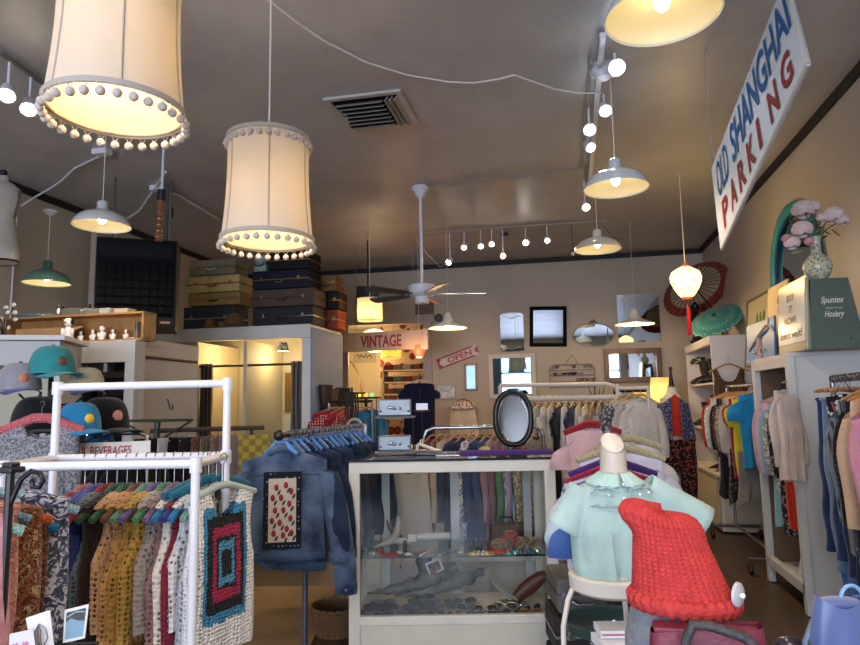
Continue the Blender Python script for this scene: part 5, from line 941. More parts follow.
o2=T('upper_white_box','upper white box with pink edge below the green table','box',(p.x+.01,p.y+.03,p.z-.014),RZ); MB().box((0,0,.013),(.17,.1,.024)).build('box_body',WHITEP,o2,bevel=.002); MB().box((0,-.05,.013),(.165,.003,.006)).build('pink_edge',mat('#b06a7a',.6),o2)
# ---- suitcases standing on the floor behind the stool
for i,(pxa,pxb,b,zb,h,c,lb) in enumerate(((545,640,3.05,.0,.3,'#17171f','large black trunk on the floor behind the stool'),(545,630,3.08,.3,.18,'#2a2320','dark brown suitcase stacked on the black trunk'),(548,596,3.1,.48,.16,'#5b5852','grey metal tackle box on top of the trunk pile'))):
    x0,x1=(pxa-430)/650*b,(pxb-430)/650*b; c_=CF((x0+x1)/2,b+.15,0); suitcase(lb,(c_.x,c_.y,zb),RZ,x1-x0,h-.004,.3,c,lat=CHROME,trim=STEEL)
# ---- red knitted hat on a grey felt head
hc=P(684,604,d=1.42); HB=P(684,602,d=1.42).z
o=T('felt_head','grey felt covered head form under the red knitted hat','display head',(hc.x-.03,hc.y+.01,0),RZ+.35); GF=fab('#7a7f88',bump=.8); z0=HB
MB().lathe([(.0001,z0-.26),(.05,z0-.26),(.09,z0-.22),(.103,z0-.14),(.1,z0-.07),(.083,z0-.01),(.06,z0+.02),(.0001,z0+.03)],32,Matrix.Diagonal((1,.9,1,1))).build('head_form',GF,o,smooth=True); MB().tube([(0,0,0),(0,0,z0-.25)],.02,10).build('stand',BLACKM,o); MB().disc((0,0,.01),.15,.02).build('base',BLACKM,o)
RK=mat('#bb3f3d',.9,noise=.12,nscale=40,bump=.5,bscale=200)
def hat_p(u,v):
    a=2*PI*u; H=.19
    r=.108*(1-.44*v) if v<.86 else .108*(1-.44*v)*math.sqrt(max(0,1-((v-.86)/.14)**2))
    cx=-.045*v; ca,sa=math.cos(a),math.sin(a)
    ear=.036*max(0,-ca)**10*math.exp(-((v-.87)/.08)**2)+.008*max(0,ca)**6*math.exp(-((v-.82)/.12)**2)
    rx=r*(1+.0)+ear; x=cx+rx*ca; y=r*.85*sa; z=H*(v if v<.86 else .86+.14*math.sin((v-.86)/.14*PI/2))+ .035*max(0,-ca)**4*math.exp(-((v-.92)/.1)**2)+.03*x*0
    n=Vector((ca,sa,.3*v)).normalized(); cols=38; rows=22
    fu=(u*cols)%1; st=abs(fu-.5)*2; ph=(v*rows+ (1-st)*.55)%1
    dsp=.0046*(math.sin(PI*fu)**.7)*(.35+.65*abs(math.sin(PI*ph)))
    return Vector((x,y,z))+n*dsp
o=MB().grid(lambda u,v:hat_p(u,v),304,150,True).build('knitted_hat',RK,None,smooth=True,loc=(hc.x,hc.y,z0),rz=RZ+.05); o.rotation_euler=(0,math.radians(3),RZ+.05); o.data.polygons.foreach_set('use_smooth',[True]*len(o.data.polygons))
tag(o,'chunky red knitted hat with little ears and a white button','hat')
MB().grid(lambda u,v:((.107+.015*math.cos(2*PI*v)*(1+.12*math.sin(u*2*PI*30+math.sin(2*PI*v)*2)))*math.cos(2*PI*u),(.107+.015*math.cos(2*PI*v))*math.sin(2*PI*u)*.86,.006+.018*math.sin(2*PI*v)+.003*math.sin(u*2*PI*30)),240,14,True).build('rolled_brim',RK,o,smooth=True)
btn=MB().lathe([(.0001,.006),(.019,.006),(.024,.003),(.025,-.002),(.0001,-.004)],28,Matrix.Translation((.078,-.082,.04))@Matrix.Rotation(math.radians(-52),4,'Z')@Matrix.Rotation(PI/2,4,'Y')).build('button',mat('#b9bbc0',.3),o,smooth=True); MB().ell((.084,-.09,.04),.006,10).build('button_knot',mat('#e8e8ea',.4),btn,smooth=True)
# burgundy bag with dark handle
p=P(706,640,d=1.3); o=T('burgundy_bag','burgundy leather bag with dark padded handle below the red hat','bag',(p.x-.0,p.y,p.z-.185),RZ-.25); BG=mat('#6e2438',.5,noise=.1,bump=.2)
MB().grid(lambda u,v:((.125-.02*v)*math.copysign(abs(math.cos(2*PI*u))**.45,math.cos(2*PI*u)),(.05-.02*v)*math.copysign(abs(math.sin(2*PI*u))**.45,math.sin(2*PI*u)),.21*v+.012*math.cos(2*PI*u)),40,8,True).build('bag_body',BG,o,smooth=True); MB().box((0,0,.205),(.2,.05,.012)).build('bag_top',BG,o,bevel=.004); MB().box((0,0,.004),(.235,.09,.012)).build('bag_bottom',BG,o)
hd=MB(); hd.tube([(-.04,-.06,.14),(-.045,-.062,.2),(-.03,-.062,.232),(.0,-.062,.232),(.06,-.062,.215),(.09,-.062,.19),(.1,-.062,.12)],.0095,10); hd.build('handle',mat('#3a3a3d',.6,bump=.5,bscale=90),o,smooth=True)
MB().tube([(0,0,0),(0,0,-(p.z-.185))],.012,8).build('display_pole',BLACKM,o)
# blue shiny bag and hoop at lower right
p=P(838,600,d=1.62); o=T('shiny_blue_bag','shiny blue fabric bag draped at the lower right corner','bag',(p.x,p.y,p.z),RZ); BS,_nt,_b,_N,_L=newmat('blue_satin'); _b.inputs['Base Color'].default_value=S('#56699c'); _b.inputs['Roughness'].default_value=.35; _b.inputs['Sheen Weight'].default_value=.5
MB().grid(lambda u,v:((.055+.035*v+.012*math.sin(v*5))*math.cos(2*PI*u)+.01*v,(.03+.02*v)*math.sin(2*PI*u)+.008*math.sin(6*PI*u*2+v*4)*v,-.28*v+.012*math.cos(2*PI*u*2)*(1-v)),48,16,True).build('fabric_body',BS,o,smooth=True); MB().ell((0,0,-.004),(.055,.03,.012),16).build('bag_top',BS,o,smooth=True)
MB().tube([(.035+.028*math.cos(a),0,.0+.034*math.sin(a)) for a in [PI*i/12 for i in range(13)]],.005,8).build('round_handle',mat('#7fa9d8',.3),o,smooth=True)
MB().tube([(-.06,.01,-.05),(-.085,.01,-.1),(-.09,.01,-.2),(-.09,.01,-.28)],.007,8).build('hoop_handle',mat('#6f8499',.4),o,smooth=True); MB().tube([(0,0,-.05),(0,0,-p.z)],.015,8).build('display_pole',BLACKM,o)
p=P(797,650,d=1.7); tag(MB().ell((0,0,0),(.055,.03,.03),14,Matrix.Rotation(.3,4,'Y')).build('sunglasses_case',mat('#2c2438',.3),smooth=True,loc=p,bevel=0),'dark violet glasses case peeking in at the bottom right','case')
# ---- padded hanger rack with baby blouses behind the mannequin
def pastel(label,hl,px,py,d,w,c,hc,pt=None,L=.42,r=.02,sl='short',c2='#fff'):
    q=P(px,py,d=d); zz=q.z+.06; garment('baby_blouse',label,'blouse',(q.x,q.y,zz),RZ+random.uniform(-.04,.04)-.02,fab(c,pt,c2,scale=60),w=w*.72,L=L,sl=sl,Ls=.15,nd=.02,nk=.05,slope=.25,t=.05,t0=.012,top=.078,r0=.05,r1=.065,out=.35)
    hanger(hl,(q.x,q.y,zz),RZ-.02,fab(hc,'knit',scale=110),w=w*.77,r=r,slope=.25,top=.06,name='padded_hanger')
pastel('blush pink baby blouse on the red padded hanger','bright red padded hanger, top of the baby blouse rail',592,424,3.7,.42,'#c9a5a4','#a8202c',L=.6)
pastel('cream white embroidered blouse at the back of the baby clothes','cream padded hanger at the top right of the baby blouses',628,438,3.45,.46,'#cfcbc8','#c9bb92')
pastel('lilac baby blouse with white collar straps','cream padded hanger with white tapes in the baby rack',620,447,3.2,.56,'#cfcbdc','#cbbd94',sl='short')
pastel('lavender baby dress on the purple padded hanger','purple padded hanger in the baby clothes rack',612,462,3.0,.52,'#cbc8de','#4c2b78')
pastel('pale violet baby blouse on the hot pink hanger','thin hot pink hanger among the baby blouses',608,468,2.85,.5,'#d0cce0','#b8234e',r=.012)
pastel('light blue baby blouse on the slate blue hanger','slate blue padded hanger just behind the mint mannequin',606,480,2.7,.46,'#b8d0de','#54689a',L=.32)
pastel('bright blue baby blouse directly behind the mint blouse','orange ended padded hanger directly behind the mannequin',608,492,2.58,.42,'#4a68a6','#c07a60',r=.016,L=.26)
a,b=P(606,404,d=4.0),P(609,425,d=2.95); a.z=b.z=1.385
o=T('baby_clothes_rack','thin black rail running away behind the mannequin, holding baby blouses','clothes rack',(a.x,a.y,0)); e=b-a; MB().tube([(0,0,a.z),(e.x,e.y,a.z)],.01,10).build('rail',BLACKM,o,smooth=True); MB().tube([(0,0,a.z),(0,0,0)],.012,10).build('post',BLACKM,o); MB().tube([(e.x*.97,e.y*.97,a.z),(e.x*.97,e.y*.97,0)],.012,10).build('post',BLACKM,o)
q=P(606,404,d=2.72); q2=P(610,446,d=2.72); tag(MB().tube([q.lerp(q2,t)+Vector((.012*math.sin(t*9),0,0)) for t in [i/24 for i in range(25)]],[.014+.009*abs(math.sin(i*1.3)) for i in range(25)],10).build('ruffled_scarf',fab('#34302f','floral','#8d8684','#5a5454',scale=60),smooth=True),'dark speckled ruffled scarf hanging above the child mannequin','scarf')
# ---- chrome rack right behind the case with clothes seen through the glass
a,b=P(424,428,d=5.4),P(543,425,d=5.4); z=a.z; o=T('chrome_clothes_rack','chrome clothes rack with rounded corners behind the display case','clothes rack',(a.x,a.y,0)); e=b-a; e.z=0; L_=e.length; u=e.normalized()
MB().tube([(0,0,0),(0,0,z-.08),u*.02+Vector((0,0,z-.025)),u*.08+Vector((0,0,z)),u*(L_-.08)+Vector((0,0,z)),u*(L_-.02)+Vector((0,0,z-.025)),u*L_+Vector((0,0,z-.08)),u*L_],.016,10).build('frame_tube',CHROME,o,smooth=True)
cl=[('#7e2a34',None,0,'dark red jacket','jacket'),('#5a3c34','floral','#b08a6a','rust print shirt','shirt'),('#cdbfae',None,0,'beige linen shirt','shirt'),('#1e2c48','denim','#34486a','dark denim jacket','jacket'),('#16233f','denim','#2a3c60','navy denim jacket','jacket'),('#d8d2cc','floral','#4a5a8a','white shirt with navy print','shirt'),('#24365c','denim','#3c5580','mid blue denim shirt','shirt'),('#30415f','denim','#4a6186','faded denim shirt','shirt'),('#a98a94',None,0,'dusty pink blouse','blouse'),('#8f6f7c',None,0,'mauve blouse','blouse'),('#5f8f6a',None,0,'leaf green blouse','blouse'),('#6b6480','stripe','#c4bcd0','violet striped shirt','shirt'),('#7a7a62','floral','#c4c0a0','sage flowered blouse','blouse'),('#9a8f86','check','#5f5a58','grey checked shirt','shirt')]
for i,(c,pt,c2,nm,ct) in enumerate(cl):
    t=.07+.86*i/(len(cl)-1); q=a+e*t; rz=RZ+PI/2-.5
    garment(ct,nm+' on the chrome rack behind the display case',ct,(q.x,q.y,z+.018),rz,fab(c,pt,c2 or '#fff',scale=40 if pt!='denim' else 30),w=.42,L=.8+.05*(i%3),sl='long',Ls=.55,seed=i+60)
    hanger('wooden hanger inside the '+nm,(q.x,q.y,z+.018),rz,WOODH,w=.38,r=.008,slope=.3,name='wooden_hanger')
# white dress with black paw-like embroidery seen through the left pane
q=P(409,462,d=4.75); garment('embroidered_dress','white dress with black embroidered motifs seen through the case glass','dress',(q.x,q.y,q.z+.1),RZ+.2,fab('#b8b0a2','dots','#2a2a2c',scale=11),w=.26,L=.75,flare=1.5,nd=.1,seed=3); hanger('orange wooden hanger of the white embroidered dress',(q.x,q.y,q.z+.1),RZ+.2,mat('#b5713c',.5),w=.22,r=.008)
o=T('garment_stand','black upright pole stand holding the white embroidered dress','stand',(q.x,q.y+.02,0)); MB().tube([(0,0,0),(0,0,q.z+.1)],.01,8).build('pole',BLACKM,o); MB().disc((0,0,.01),.16,.02).build('base',BLACKM,o)
p=P(385,560,d=5.2); o=T('white_door_panel','cream wooden cupboard standing behind the display case','cupboard',(p.x,p.y,0),RZ); MB().box((0,0,.55),(.5,.3,1.1)).build('cupboard_body',mat('#c5bf9f',.5),o,bevel=.006)
for s in(-1,1): MB().box((s*.12,-.152,.55),(.2,.012,.98)).build('door',mat('#b9b395',.5),o,bevel=.004)

p=CF((470-430)/650*5.1,5.0,0); o=T('low_white_bench','long low white bench on the floor behind the display case','bench',(p.x,p.y,0),RZ); MB().box((0,0,.33),(1.3,.35,.04)).build('bench_top',WHITEW,o,bevel=.004); MB().box((0,-.14,.16),(1.24,.03,.3)).build('front_board',mat('#bdb9ad',.5),o)
for s in(-1,1): MB().box((s*.6,.0,.155),(.04,.3,.31)).build('side_board',WHITEW,o)
for i,(px,b,c,lb) in enumerate(((395,5.0,'#2b2622','dark brown leather case on the low white bench'),(500,5.0,'#4f3d30','worn brown satchel on the low white bench'),(525,5.0,'#20201f','black bag at the right end of the low white bench'))):
    q=CF((px-430)/650*b,b-.02,.352); o=T('leather_bag',lb,'bag',(q.x,q.y,.352),RZ); MB().box((0,0,.09),(.24,.16,.18)).build('bag_body',mat(c,.5,noise=.2,bump=.2),o,bevel=.02); MB().tube([(-.06,0,.18),(-.05,0,.24),(.05,0,.24),(.06,0,.18)],.008,6).build('handle',DARKW,o,smooth=True)
# ================================================================ right side
# ---- boot bookcase with base cupboards
X0,Y0,Y1,ZB,ZT=1.55,7.72,9.3,.62,2.12
o=T('bookcase','tall pale bookcase of boots with scalloped top trim by the right wall','bookcase',(X0,Y0,0)); SHW=mat('#c9c8cc',.5,noise=.04); D_=RX-X0-.03
MB().box((D_/2,.0,(ZB+ZT)/2),(D_,.03,ZT-ZB)).build('side_panel',SHW,o,bevel=.003); MB().box((D_/2,Y1-Y0,(ZB+ZT)/2),(D_,.03,ZT-ZB)).build('side_panel',SHW,o); MB().box((D_-.01,(Y1-Y0)/2,(ZB+ZT)/2),(.02,Y1-Y0,ZT-ZB)).build('back_panel',mat('#a9adbd',.6),o); MB().box((D_/2,(Y1-Y0)/2,ZT),(D_+.02,Y1-Y0+.04,.03)).build('top_board',SHW,o)
m=MB(); n=14
for k in range(n): y=(Y1-Y0)*(k+.5)/n; m.prism([((Y1-Y0)/n*(i/8-.5),-.055-.03*math.cos((i/8-.5)*PI)) for i in range(9)]+[((Y1-Y0)/n*.5,0),(-(Y1-Y0)/n*.5,0)],-.008,.008,Matrix.Translation((0,y,ZT))@Matrix.Rotation(PI/2,4,'Z'))
m.build('scalloped_trim',SHW,o)
SHE=[]
for i,py in enumerate((385,427,468)):
    z=P(697,py,x=X0).z; SHE.append(z); MB().box((D_/2,(Y1-Y0)/2,z),(D_-.02,Y1-Y0-.02,.025)).build('shelf',SHW,o)
o=T('base_cupboard','low off white wooden cupboard under the boot bookcase','cupboard',(X0-.02,Y0-.05,0)); MB().box((.22,.9,ZB/2),(.42,1.78,ZB-.04)).build('cupboard_body',CREAM,o,bevel=.005); MB().box((.21,.9,ZB-.01),(.48,1.84,.03)).build('top_board',WHITEW,o,bevel=.004)
for k in range(2): MB().box((-.002,.46+k*.88,ZB/2-.01),(.02,.8,ZB-.12)).build('door',mat('#cfc6b2',.5),o,bevel=.004)
MB().box((.22,-.0,ZB/2),(.36,.012,ZB-.14)).build('end_panel',mat('#cfc6b2',.5),o)
BT=[(697,9.0,385,'#1b1a18','black combat boot with dark leaves in its shaft on the top bookcase shelf'),(704,8.45,385,'#141417','black lace up boot on the top bookcase shelf'),(709,8.05,385,'#221d1c','dark brown boot nearest the aisle on the top bookcase shelf'),(696,9.0,427,'#1e1a17','dark boot at the far end of the middle bookcase shelf'),(703,8.5,427,'#171514','black ankle boot on the middle bookcase shelf'),(708,8.1,427,'#241a16','brown black boot near the middle shelf edge'),(704,8.35,468,'#101012','tall black boot on the lowest bookcase shelf'),(709,8.0,468,'#1d1a1a','black boot beside the tall one on the lowest shelf')]
for px,y,py,c,lb in BT: boot(lb,(X0+.17,y,SHE[(385,427,468).index(py)]+.0135),-1.35,c,.3,'black_boot',shaft=.065)
tag(MB().ell((0,0,0),(.09,.07,.05),14,Matrix.Translation((0,0,.045))).tube([(0,-.05,.03),(0,-.16,.012),(0,-.22,.01)],[.05,.035,.02],10,sq=.35).build('baseball_cap',fab('#1f2126'),loc=(X0+.12,8.1,SHE[0]-.2),smooth=True),'dark baseball cap hanging between the top and middle boot shelves','cap')
m=MB(); rnd=random.Random(4)
for k in range(26): a=rnd.random()*6.28; m.ell((.07*math.cos(a),.07*math.sin(a),rnd.uniform(0,.09)),(.028,.02,.012),6)
tag(m.build('green_plant',mat('#3f4a2e',.6),loc=(X0+.1,9.05,SHE[0]+.28)),'small dark green leafy plant on the top bookcase shelf','plant')
p=P(694,505,x=X0-.05)
# woven vest on the bookcase end
q=P(728,364,y=7.62); garment('woven_vest','brown woven straw vest with scooped neck on the bookcase end','vest',(q.x,q.y,q.z+.09),0,fab('#5e4630','knit','#a08a66',scale=60),w=.34,L=.5,nd=.2,nk=.11,back=.9,slope=.32,top=.1,seed=2,straps=.1)
hanger('wooden hanger of the brown woven vest',(q.x,q.y-.012,q.z+.09),0,WOODH,w=.42,r=.009,slope=.35,top=.09,bar=False); MB().tube([(0,0,0),(0,.09,0)],.005,6).build('wall_hook',STEEL,col.objects[-1] if False else None,loc=(q.x,7.61,q.z+.07)) if False else None
# cream card on bookcase side
# ---- parasols, figure
def parasol(label,c,R,nrm,colr,band,ribc,open_side):
    o=T('parasol',label,'parasol',c); z=Vector(nrm).normalized(); o.rotation_mode='QUATERNION'; o.rotation_quaternion=z.to_track_quat('Z','Y'); dep=.22*R*(1 if open_side else 1)
    f=lambda r:dep*(1-(r/R)**2)
    MB().lathe([(.01,f(0))]+[(R*k/8*(.72/ .72),f(R*k/8)) for k in range(1,7)],48,wob=lambda a,i:-.012*abs(math.sin(14*a))).build('canopy',colr,o,smooth=True)
    MB().lathe([(R*k/12,f(R*k/12)) for k in (9,10,11,12)],56,wob=lambda a,i:-.012*abs(math.sin(14*a))).build('canopy_border',band,o,smooth=True)
    m=None
    for k in range(28):
        a=2*PI*k/28
        if m is None: m=MB().tube([(r*R,0,f(r*R)-.006) for r in(.04,.3,.6,.85,1.0)],.0045,5).build('rib',ribc,o); q=m
        else: q=m.copy(); col.objects.link(q); q.parent=o
        q.rotation_euler=(0,0,a)
    MB().tube([(0,0,dep+.03),(0,0,-.5 if open_side else -.35)],.011,8).build('handle',DARKW,o); MB().ell((0,0,dep+.01),(.03,.03,.02),10).build('crown_cap',ribc,o,smooth=True)
    return o
c=P(697,290,d=8.3); parasol('red and cream paper parasol tilted open behind the lantern',c,.45,(-.32,.6,.74),fab('#b5ac90'),fab('#7c2f28','mottle','#93463a',scale=30),mat('#4a211d',.6),True)
c=P(716,320,d=7.75); parasol('teal dotted parasol tilted towards the room above the bookcase',c,.32,(-.42,-.50,.75),fab('#3f8a84','dots','#7fc0b8',scale=28),fab('#3f8a84','dots','#8fd0c8',scale=28),mat('#2e4c4a',.6),False)
p=P(693,343,d=8.1); o=T('black_statuette','glossy black statuette holding up the red parasol on the bookcase top','statuette',(p.x+.08,p.y+.15,ZT+.016)); h_=P(690,308,d=8.1).z-ZT
MB().lathe([(.0001,0),(.085,0),(.09,.03),(.06,.05),(.05,.1),(.08,.2),(.085,.28),(.05,.36),(.03,.4),(.05,.44),(.055,.48),(.0001,.54)],20).build('figure_body',mat('#161314',.25),o,smooth=True); MB().tube([(.05,0,.33),(.13,0,.38),(.1,0,.5)],[.028,.022,.018],8).build('raised_arm',mat('#161314',.25),o,smooth=True)
# ---- mannequin in blue kimono
b=P(670,436,d=7.3); KB=CF((669-430)/650*7.3,7.3,0)
o=T('dress_mannequin','white mannequin with black cap top, wearing blue kimono and floral trousers','mannequin',(KB.x,KB.y,0),RZ-.1); zt=P(677,385,d=7.3).z; zh=P(677,371,d=7.3).z
MB().lathe([(.0001,.95),(.12,.95),(.125,1.05),(.105,1.22),(.12,1.35),(.13,1.45),(.12,zt-.16),(.06,zt-.09),(.048,zt-.02),(.0001,zt-.015)],28,Matrix.Diagonal((1,.68,1,1))).build('torso',mat('#d9d2c4',.5),o,smooth=True)
MB().lathe([(.0001,zh+.05),(.018,zh+.045),(.022,zh+.02),(.012,zh+.0),(.03,zt-.005),(.05,zt-.015),(.0001,zt-.02)],16).build('neck_finial',BLACKM,o,smooth=True); MB().tube([(0,0,.95),(0,0,0)],.018,8).build('stand_pole',STEEL,o); MB().disc((0,0,.012),.17,.024).build('stand_base',STEEL,o)
rt=T_=o; KM=fab('#22357f','floral','#7d8a6a','#b8744a',scale=48); RDK=fab('#c23a2a')
g=MB().grid(lambda u,v:(.125*math.cos(2*PI*u),.112*math.sin(2*PI*u),zt-.1-.02*(1-v)*0-.46*v-(.12*abs(math.cos(2*PI*u))*(1-v))),28,8,True).build('red_top',RDK,None,smooth=True,loc=(KB.x,KB.y,0),rz=RZ-.1); tag(g,'bright red sleeveless top under the blue kimono','shirt')
k=MB().grid(lambda u,v:((.19+.035*v)*math.cos(.62*PI*1+ (u)*(2*PI-.5*PI)+ -.37*PI+.5*PI*0+ PI*-.5+PI*.25+ .0),(.135+.02*v)*math.sin(.25*PI+u*1.5*PI-PI*.5+PI*0+ .0+PI*0),0),1,1) if False else None
k=MB().grid(lambda u,v:((lambda a:((.145+.035*v)*math.cos(a),(.13+.02*v+.008*math.sin(a*9)*v)*math.sin(a),zt-.09-.13*abs(math.cos(a))*(1-v)-.62*v))(-PI/2+.32+u*(2*PI-.64))),40,12).build('kimono',KM,None,smooth=True,loc=(KB.x,KB.y,0),rz=RZ-.1,solid=.004); tag(k,'royal blue kimono with orange and gold flowers on the mannequin','kimono')
for s in(-1,1): MB().grid(lambda u,v,s=s:(s*(.13+.04*v)+.04*(1+.4*v)*math.cos(2*PI*u),-.03*v+.05*math.sin(2*PI*u),zt-.2-.4*v),16,8,True).build('sleeve',KM,k,smooth=True)
q=P(672,447,d=7.15); q_=CF((672-430)/650*7.05,7.05,0); pt=pants('floral_trousers','black wide trousers with red and orange flowers below the kimono',(q_.x,q_.y,1.1),RZ,fab('#15131a','floral','#8f4a2a','#6a2f5a',scale=34),w=.37,L=1.0,cat='trousers')
for t in pt.children: pass
p_=CF((652-430)/650*7.4,7.4,0); pants('dark_trousers','plain dark brown trousers hanging beside the floral trousers',(p_.x,p_.y,1.12),RZ,fab('#2a1f20'),w=.2,L=1.05,seed=3,cat='trousers')
# ---- rolling rack with shirts
RA,RB=Vector((1.62,7.45,1.55)),Vector((1.62,5.95,1.55)); zr=1.56
o=T('rolling_rack','grey metal rolling rack on black castors along the right wall','clothes rack',(RA.x,RA.y,0)); L_=RA.y-RB.y
MB().tube([(0,0,zr),(0,-L_,zr)],.013,10).build('rail',CHROME,o,smooth=True)
for y in(-.02,-L_+.02):
    MB().tube([(0,y,.14),(0,y,zr)],.014,10).build('post',STEEL,o); MB().tube([(-.24,y,.13),(.24,y,.13)],.014,8).build('foot_bar',STEEL,o)
    for x in(-.23,.23): MB().lathe([(.0001,-.014),(.045,-.014),(.048,0),(.045,.014),(.0001,.014)],18,Matrix.Translation((x,y,.05))@Matrix.Rotation(PI/2,4,'Y')).build('castor',BLACKM,o,smooth=True)
MB().tube([(0,0,.14),(0,-L_,.14)],.012,8).build('base_bar',STEEL,o)
SH_=[(7.35,'#c23a2c',None,'','bright red blouse farthest on the rolling rack','long',.5,-.03),(7.2,'#a9c4b8','floral','#e2e8e2','mint green print blouse on the rolling rack','long',.6,0),(7.08,'#c4c0ba',None,'','pale grey blouse on the rolling rack','long',.62,0),(6.95,'#1c1a26','floral','#5a3040','black blouse with plum print on the rolling rack','long',.62,0),(6.82,'#39302a','dots','#9a8c7a','dark brown dotted blouse on the rolling rack','long',.6,0),(6.7,'#b5a88e','animal','#2f261e','leopard print blouse on the rolling rack','long',.6,0),(6.55,'#bfb8ac',None,'','oatmeal cardigan on the rolling rack','long',.68,0),(6.42,'#8e2430','floral','#a8404a','crimson print dress on the rolling rack','short',.78,0),(6.3,'#d6c22e',None,'','lemon yellow blouse behind the blue t shirt','short',.72,0)]
for i,(y,c,pt,c2,lb,sl,L,dx) in enumerate(SH_):
    cx=RA.x-.0; garment('rack_shirt' if 'dress' not in lb else 'print_dress',lb,'dress' if 'dress' in lb else ('cardigan' if 'cardigan' in lb else 'blouse'),(cx,y,zr+.018),.0+random.uniform(-.05,.05),fab(c,pt,c2 or '#fff',scale=40 if pt!='animal' else 26),w=.42,L=L,sl=sl,Ls=.45 if sl=='long' else .2,seed=i+200,out=.06)
    hanger('wooden hanger holding the '+lb.split(' on the')[0].split(' farthest')[0].split(' behind')[0],(cx,y,zr+.018),0,WOODH,w=.4,r=.008,slope=.28,name='wooden_hanger')
q=P(748,383,y=6.1); garment('blue_shirt','turquoise blue short sleeved t shirt at the near end of the rolling rack','t-shirt',(RA.x,6.08,zr+.03),-.12,fab('#1f86b8'),w=.4,L=.66,sl='short',Ls=.17,nd=.02,seed=5,r0=.075,r1=.075,out=.25,t=.06,slope=.22); hanger('wooden hanger of the turquoise blue t shirt',(RA.x,6.08,zr+.03),-.12,WOODH,w=.38,r=.009)
for i,(y,c,lb) in enumerate(((6.9,'#26222a','black ruffled skirt hanging low under the rolling rack shirts'),(6.5,'#17161a','black lacy skirt with ragged hem under the rolling rack shirts'),(6.2,'#77746f','grey skirt below the yellow blouse on the rolling rack'))): garment('low_skirt',lb,'skirt',(RA.x-.05,y,1.0),0,fab(c,'floral' if i==1 else None,'#555',scale=30),w=.32,L=.45,nd=0,slope=0,top=.02,flare=1.2,hem=.05,seed=i); MB().tube([(0,0,-.02),(0,0,.55)],.003,5).build('hanging_ribbon',BLACKM,[x for x in col.objects if x.name.startswith('low_skirt')][-1])
# ---- white open wardrobe
wx,wy0,wy1,wz=1.5,4.93,5.78,1.75; dx=RX-wx-.02
o=T('open_wardrobe','tall white open fronted wardrobe full of hanging clothes by the right wall','wardrobe',(wx,wy0,0)); WP_=mat('#bcbbb8',.5,noise=.05,nscale=4); ly=wy1-wy0
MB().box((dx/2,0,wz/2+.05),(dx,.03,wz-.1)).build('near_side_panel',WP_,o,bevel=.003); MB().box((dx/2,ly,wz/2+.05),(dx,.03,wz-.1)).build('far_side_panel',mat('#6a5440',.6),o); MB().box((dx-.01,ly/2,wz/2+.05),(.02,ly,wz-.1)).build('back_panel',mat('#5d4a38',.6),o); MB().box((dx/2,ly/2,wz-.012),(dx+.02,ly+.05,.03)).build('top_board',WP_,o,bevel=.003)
for y in(0,ly): MB().box((-.005,y,wz/2),(.05,.06,wz-.02)).build('front_post',WP_,o,bevel=.004)
MB().box((-.005,ly/2,wz-.06),(.04,ly,.07)).build('front_top_rail',WP_,o,bevel=.003); MB().box((-.005,ly/2,.17),(.05,ly,.07)).build('front_bottom_rail',WP_,o,bevel=.003); MB().box((dx/2,ly/2,.15),(dx-.02,ly-.03,.02)).build('floor_board',WP_,o); MB().tube([(.18,0,wz-.22),(.18,ly,wz-.22)],.014,8).build('clothes_rod',STEEL,o)
for y in(0,ly): 
    for x in(0,dx-.05): MB().box((x,y,.03),(.05,.05,.06)).build('foot',DARKW,o)
WZ=wz-.22+.018
W_=[(5.68,'#c9a2ae',None,'dusty pink blouse farthest inside the open wardrobe','blouse','long',.55),(5.58,'#d8b4c4',None,'light pink gathered sleeve blouse in the open wardrobe','blouse','long',.6),(5.47,'#8ab4c0',None,'pale turquoise dress in the open wardrobe','dress','long',.98),(5.37,'#8e8d84','floral','sage flowered blouse in the open wardrobe','blouse','long',.7),(5.27,'#1a191b','floral','black spotted dress in the open wardrobe','dress','short',1.0),(5.17,'#c4371f',None,'orange red slip dress in the open wardrobe','dress',None,.95),(5.07,'#cdb8aa',None,'pale peach cardigan in front in the open wardrobe','cardigan','long',.62)]
for i,(y,c,pt,lb,ct,sl,L) in enumerate(W_):
    garment('wardrobe_'+ct,lb,ct,(wx+.18,y,WZ),random.uniform(-.06,.06),fab(c,pt,'#c9c6b8' if i==3 else '#77746c',scale=34),w=.4,L=L,sl=sl,Ls=.5,seed=300+i,out=.04); hanger('padded pinkish hanger of the '+lb.split(' in ')[0].split(' far')[0].split(' inside')[0],(wx+.18,y,WZ),0,mat('#a98a86',.7),w=.4,r=.011,name='padded_hanger')
garment('cream_jacket','long cream knit jacket covering the near wardrobe post','jacket',(wx-.06,4.88,1.6),.5,fab('#d2beb0',bump=.8),w=.2,L=.62,sl='long',Ls=.46,seed=31,out=.02,r0=.045,r1=.04); tag(MB().tube([(0,0,0),(0,.06,-.01)],.008,6).build('peg_hook',STEEL,loc=(wx-.06,4.86,1.55)),'dark metal peg carrying the cream knit jacket','hook')
tag(MB().grid(lambda u,v:(.12*math.cos(2*PI*u)*(1-.3*v),.06*math.sin(2*PI*u),.18*v+.015*math.sin(6*PI*u)),24,6,True).build('white_bundle',fab('#d8d6d2'),smooth=True,loc=(wx+.17,5.3,.17)),'crumpled white cloth bundle on the wardrobe floor','cloth')
tag(MB().box((0,0,.06),(.2,.12,.12)).build('mauve_box',mat('#7a5560',.6),loc=(wx+.13,5.08,.165),bevel=.004),'small mauve box on the wardrobe floor beside the white bundle','box')
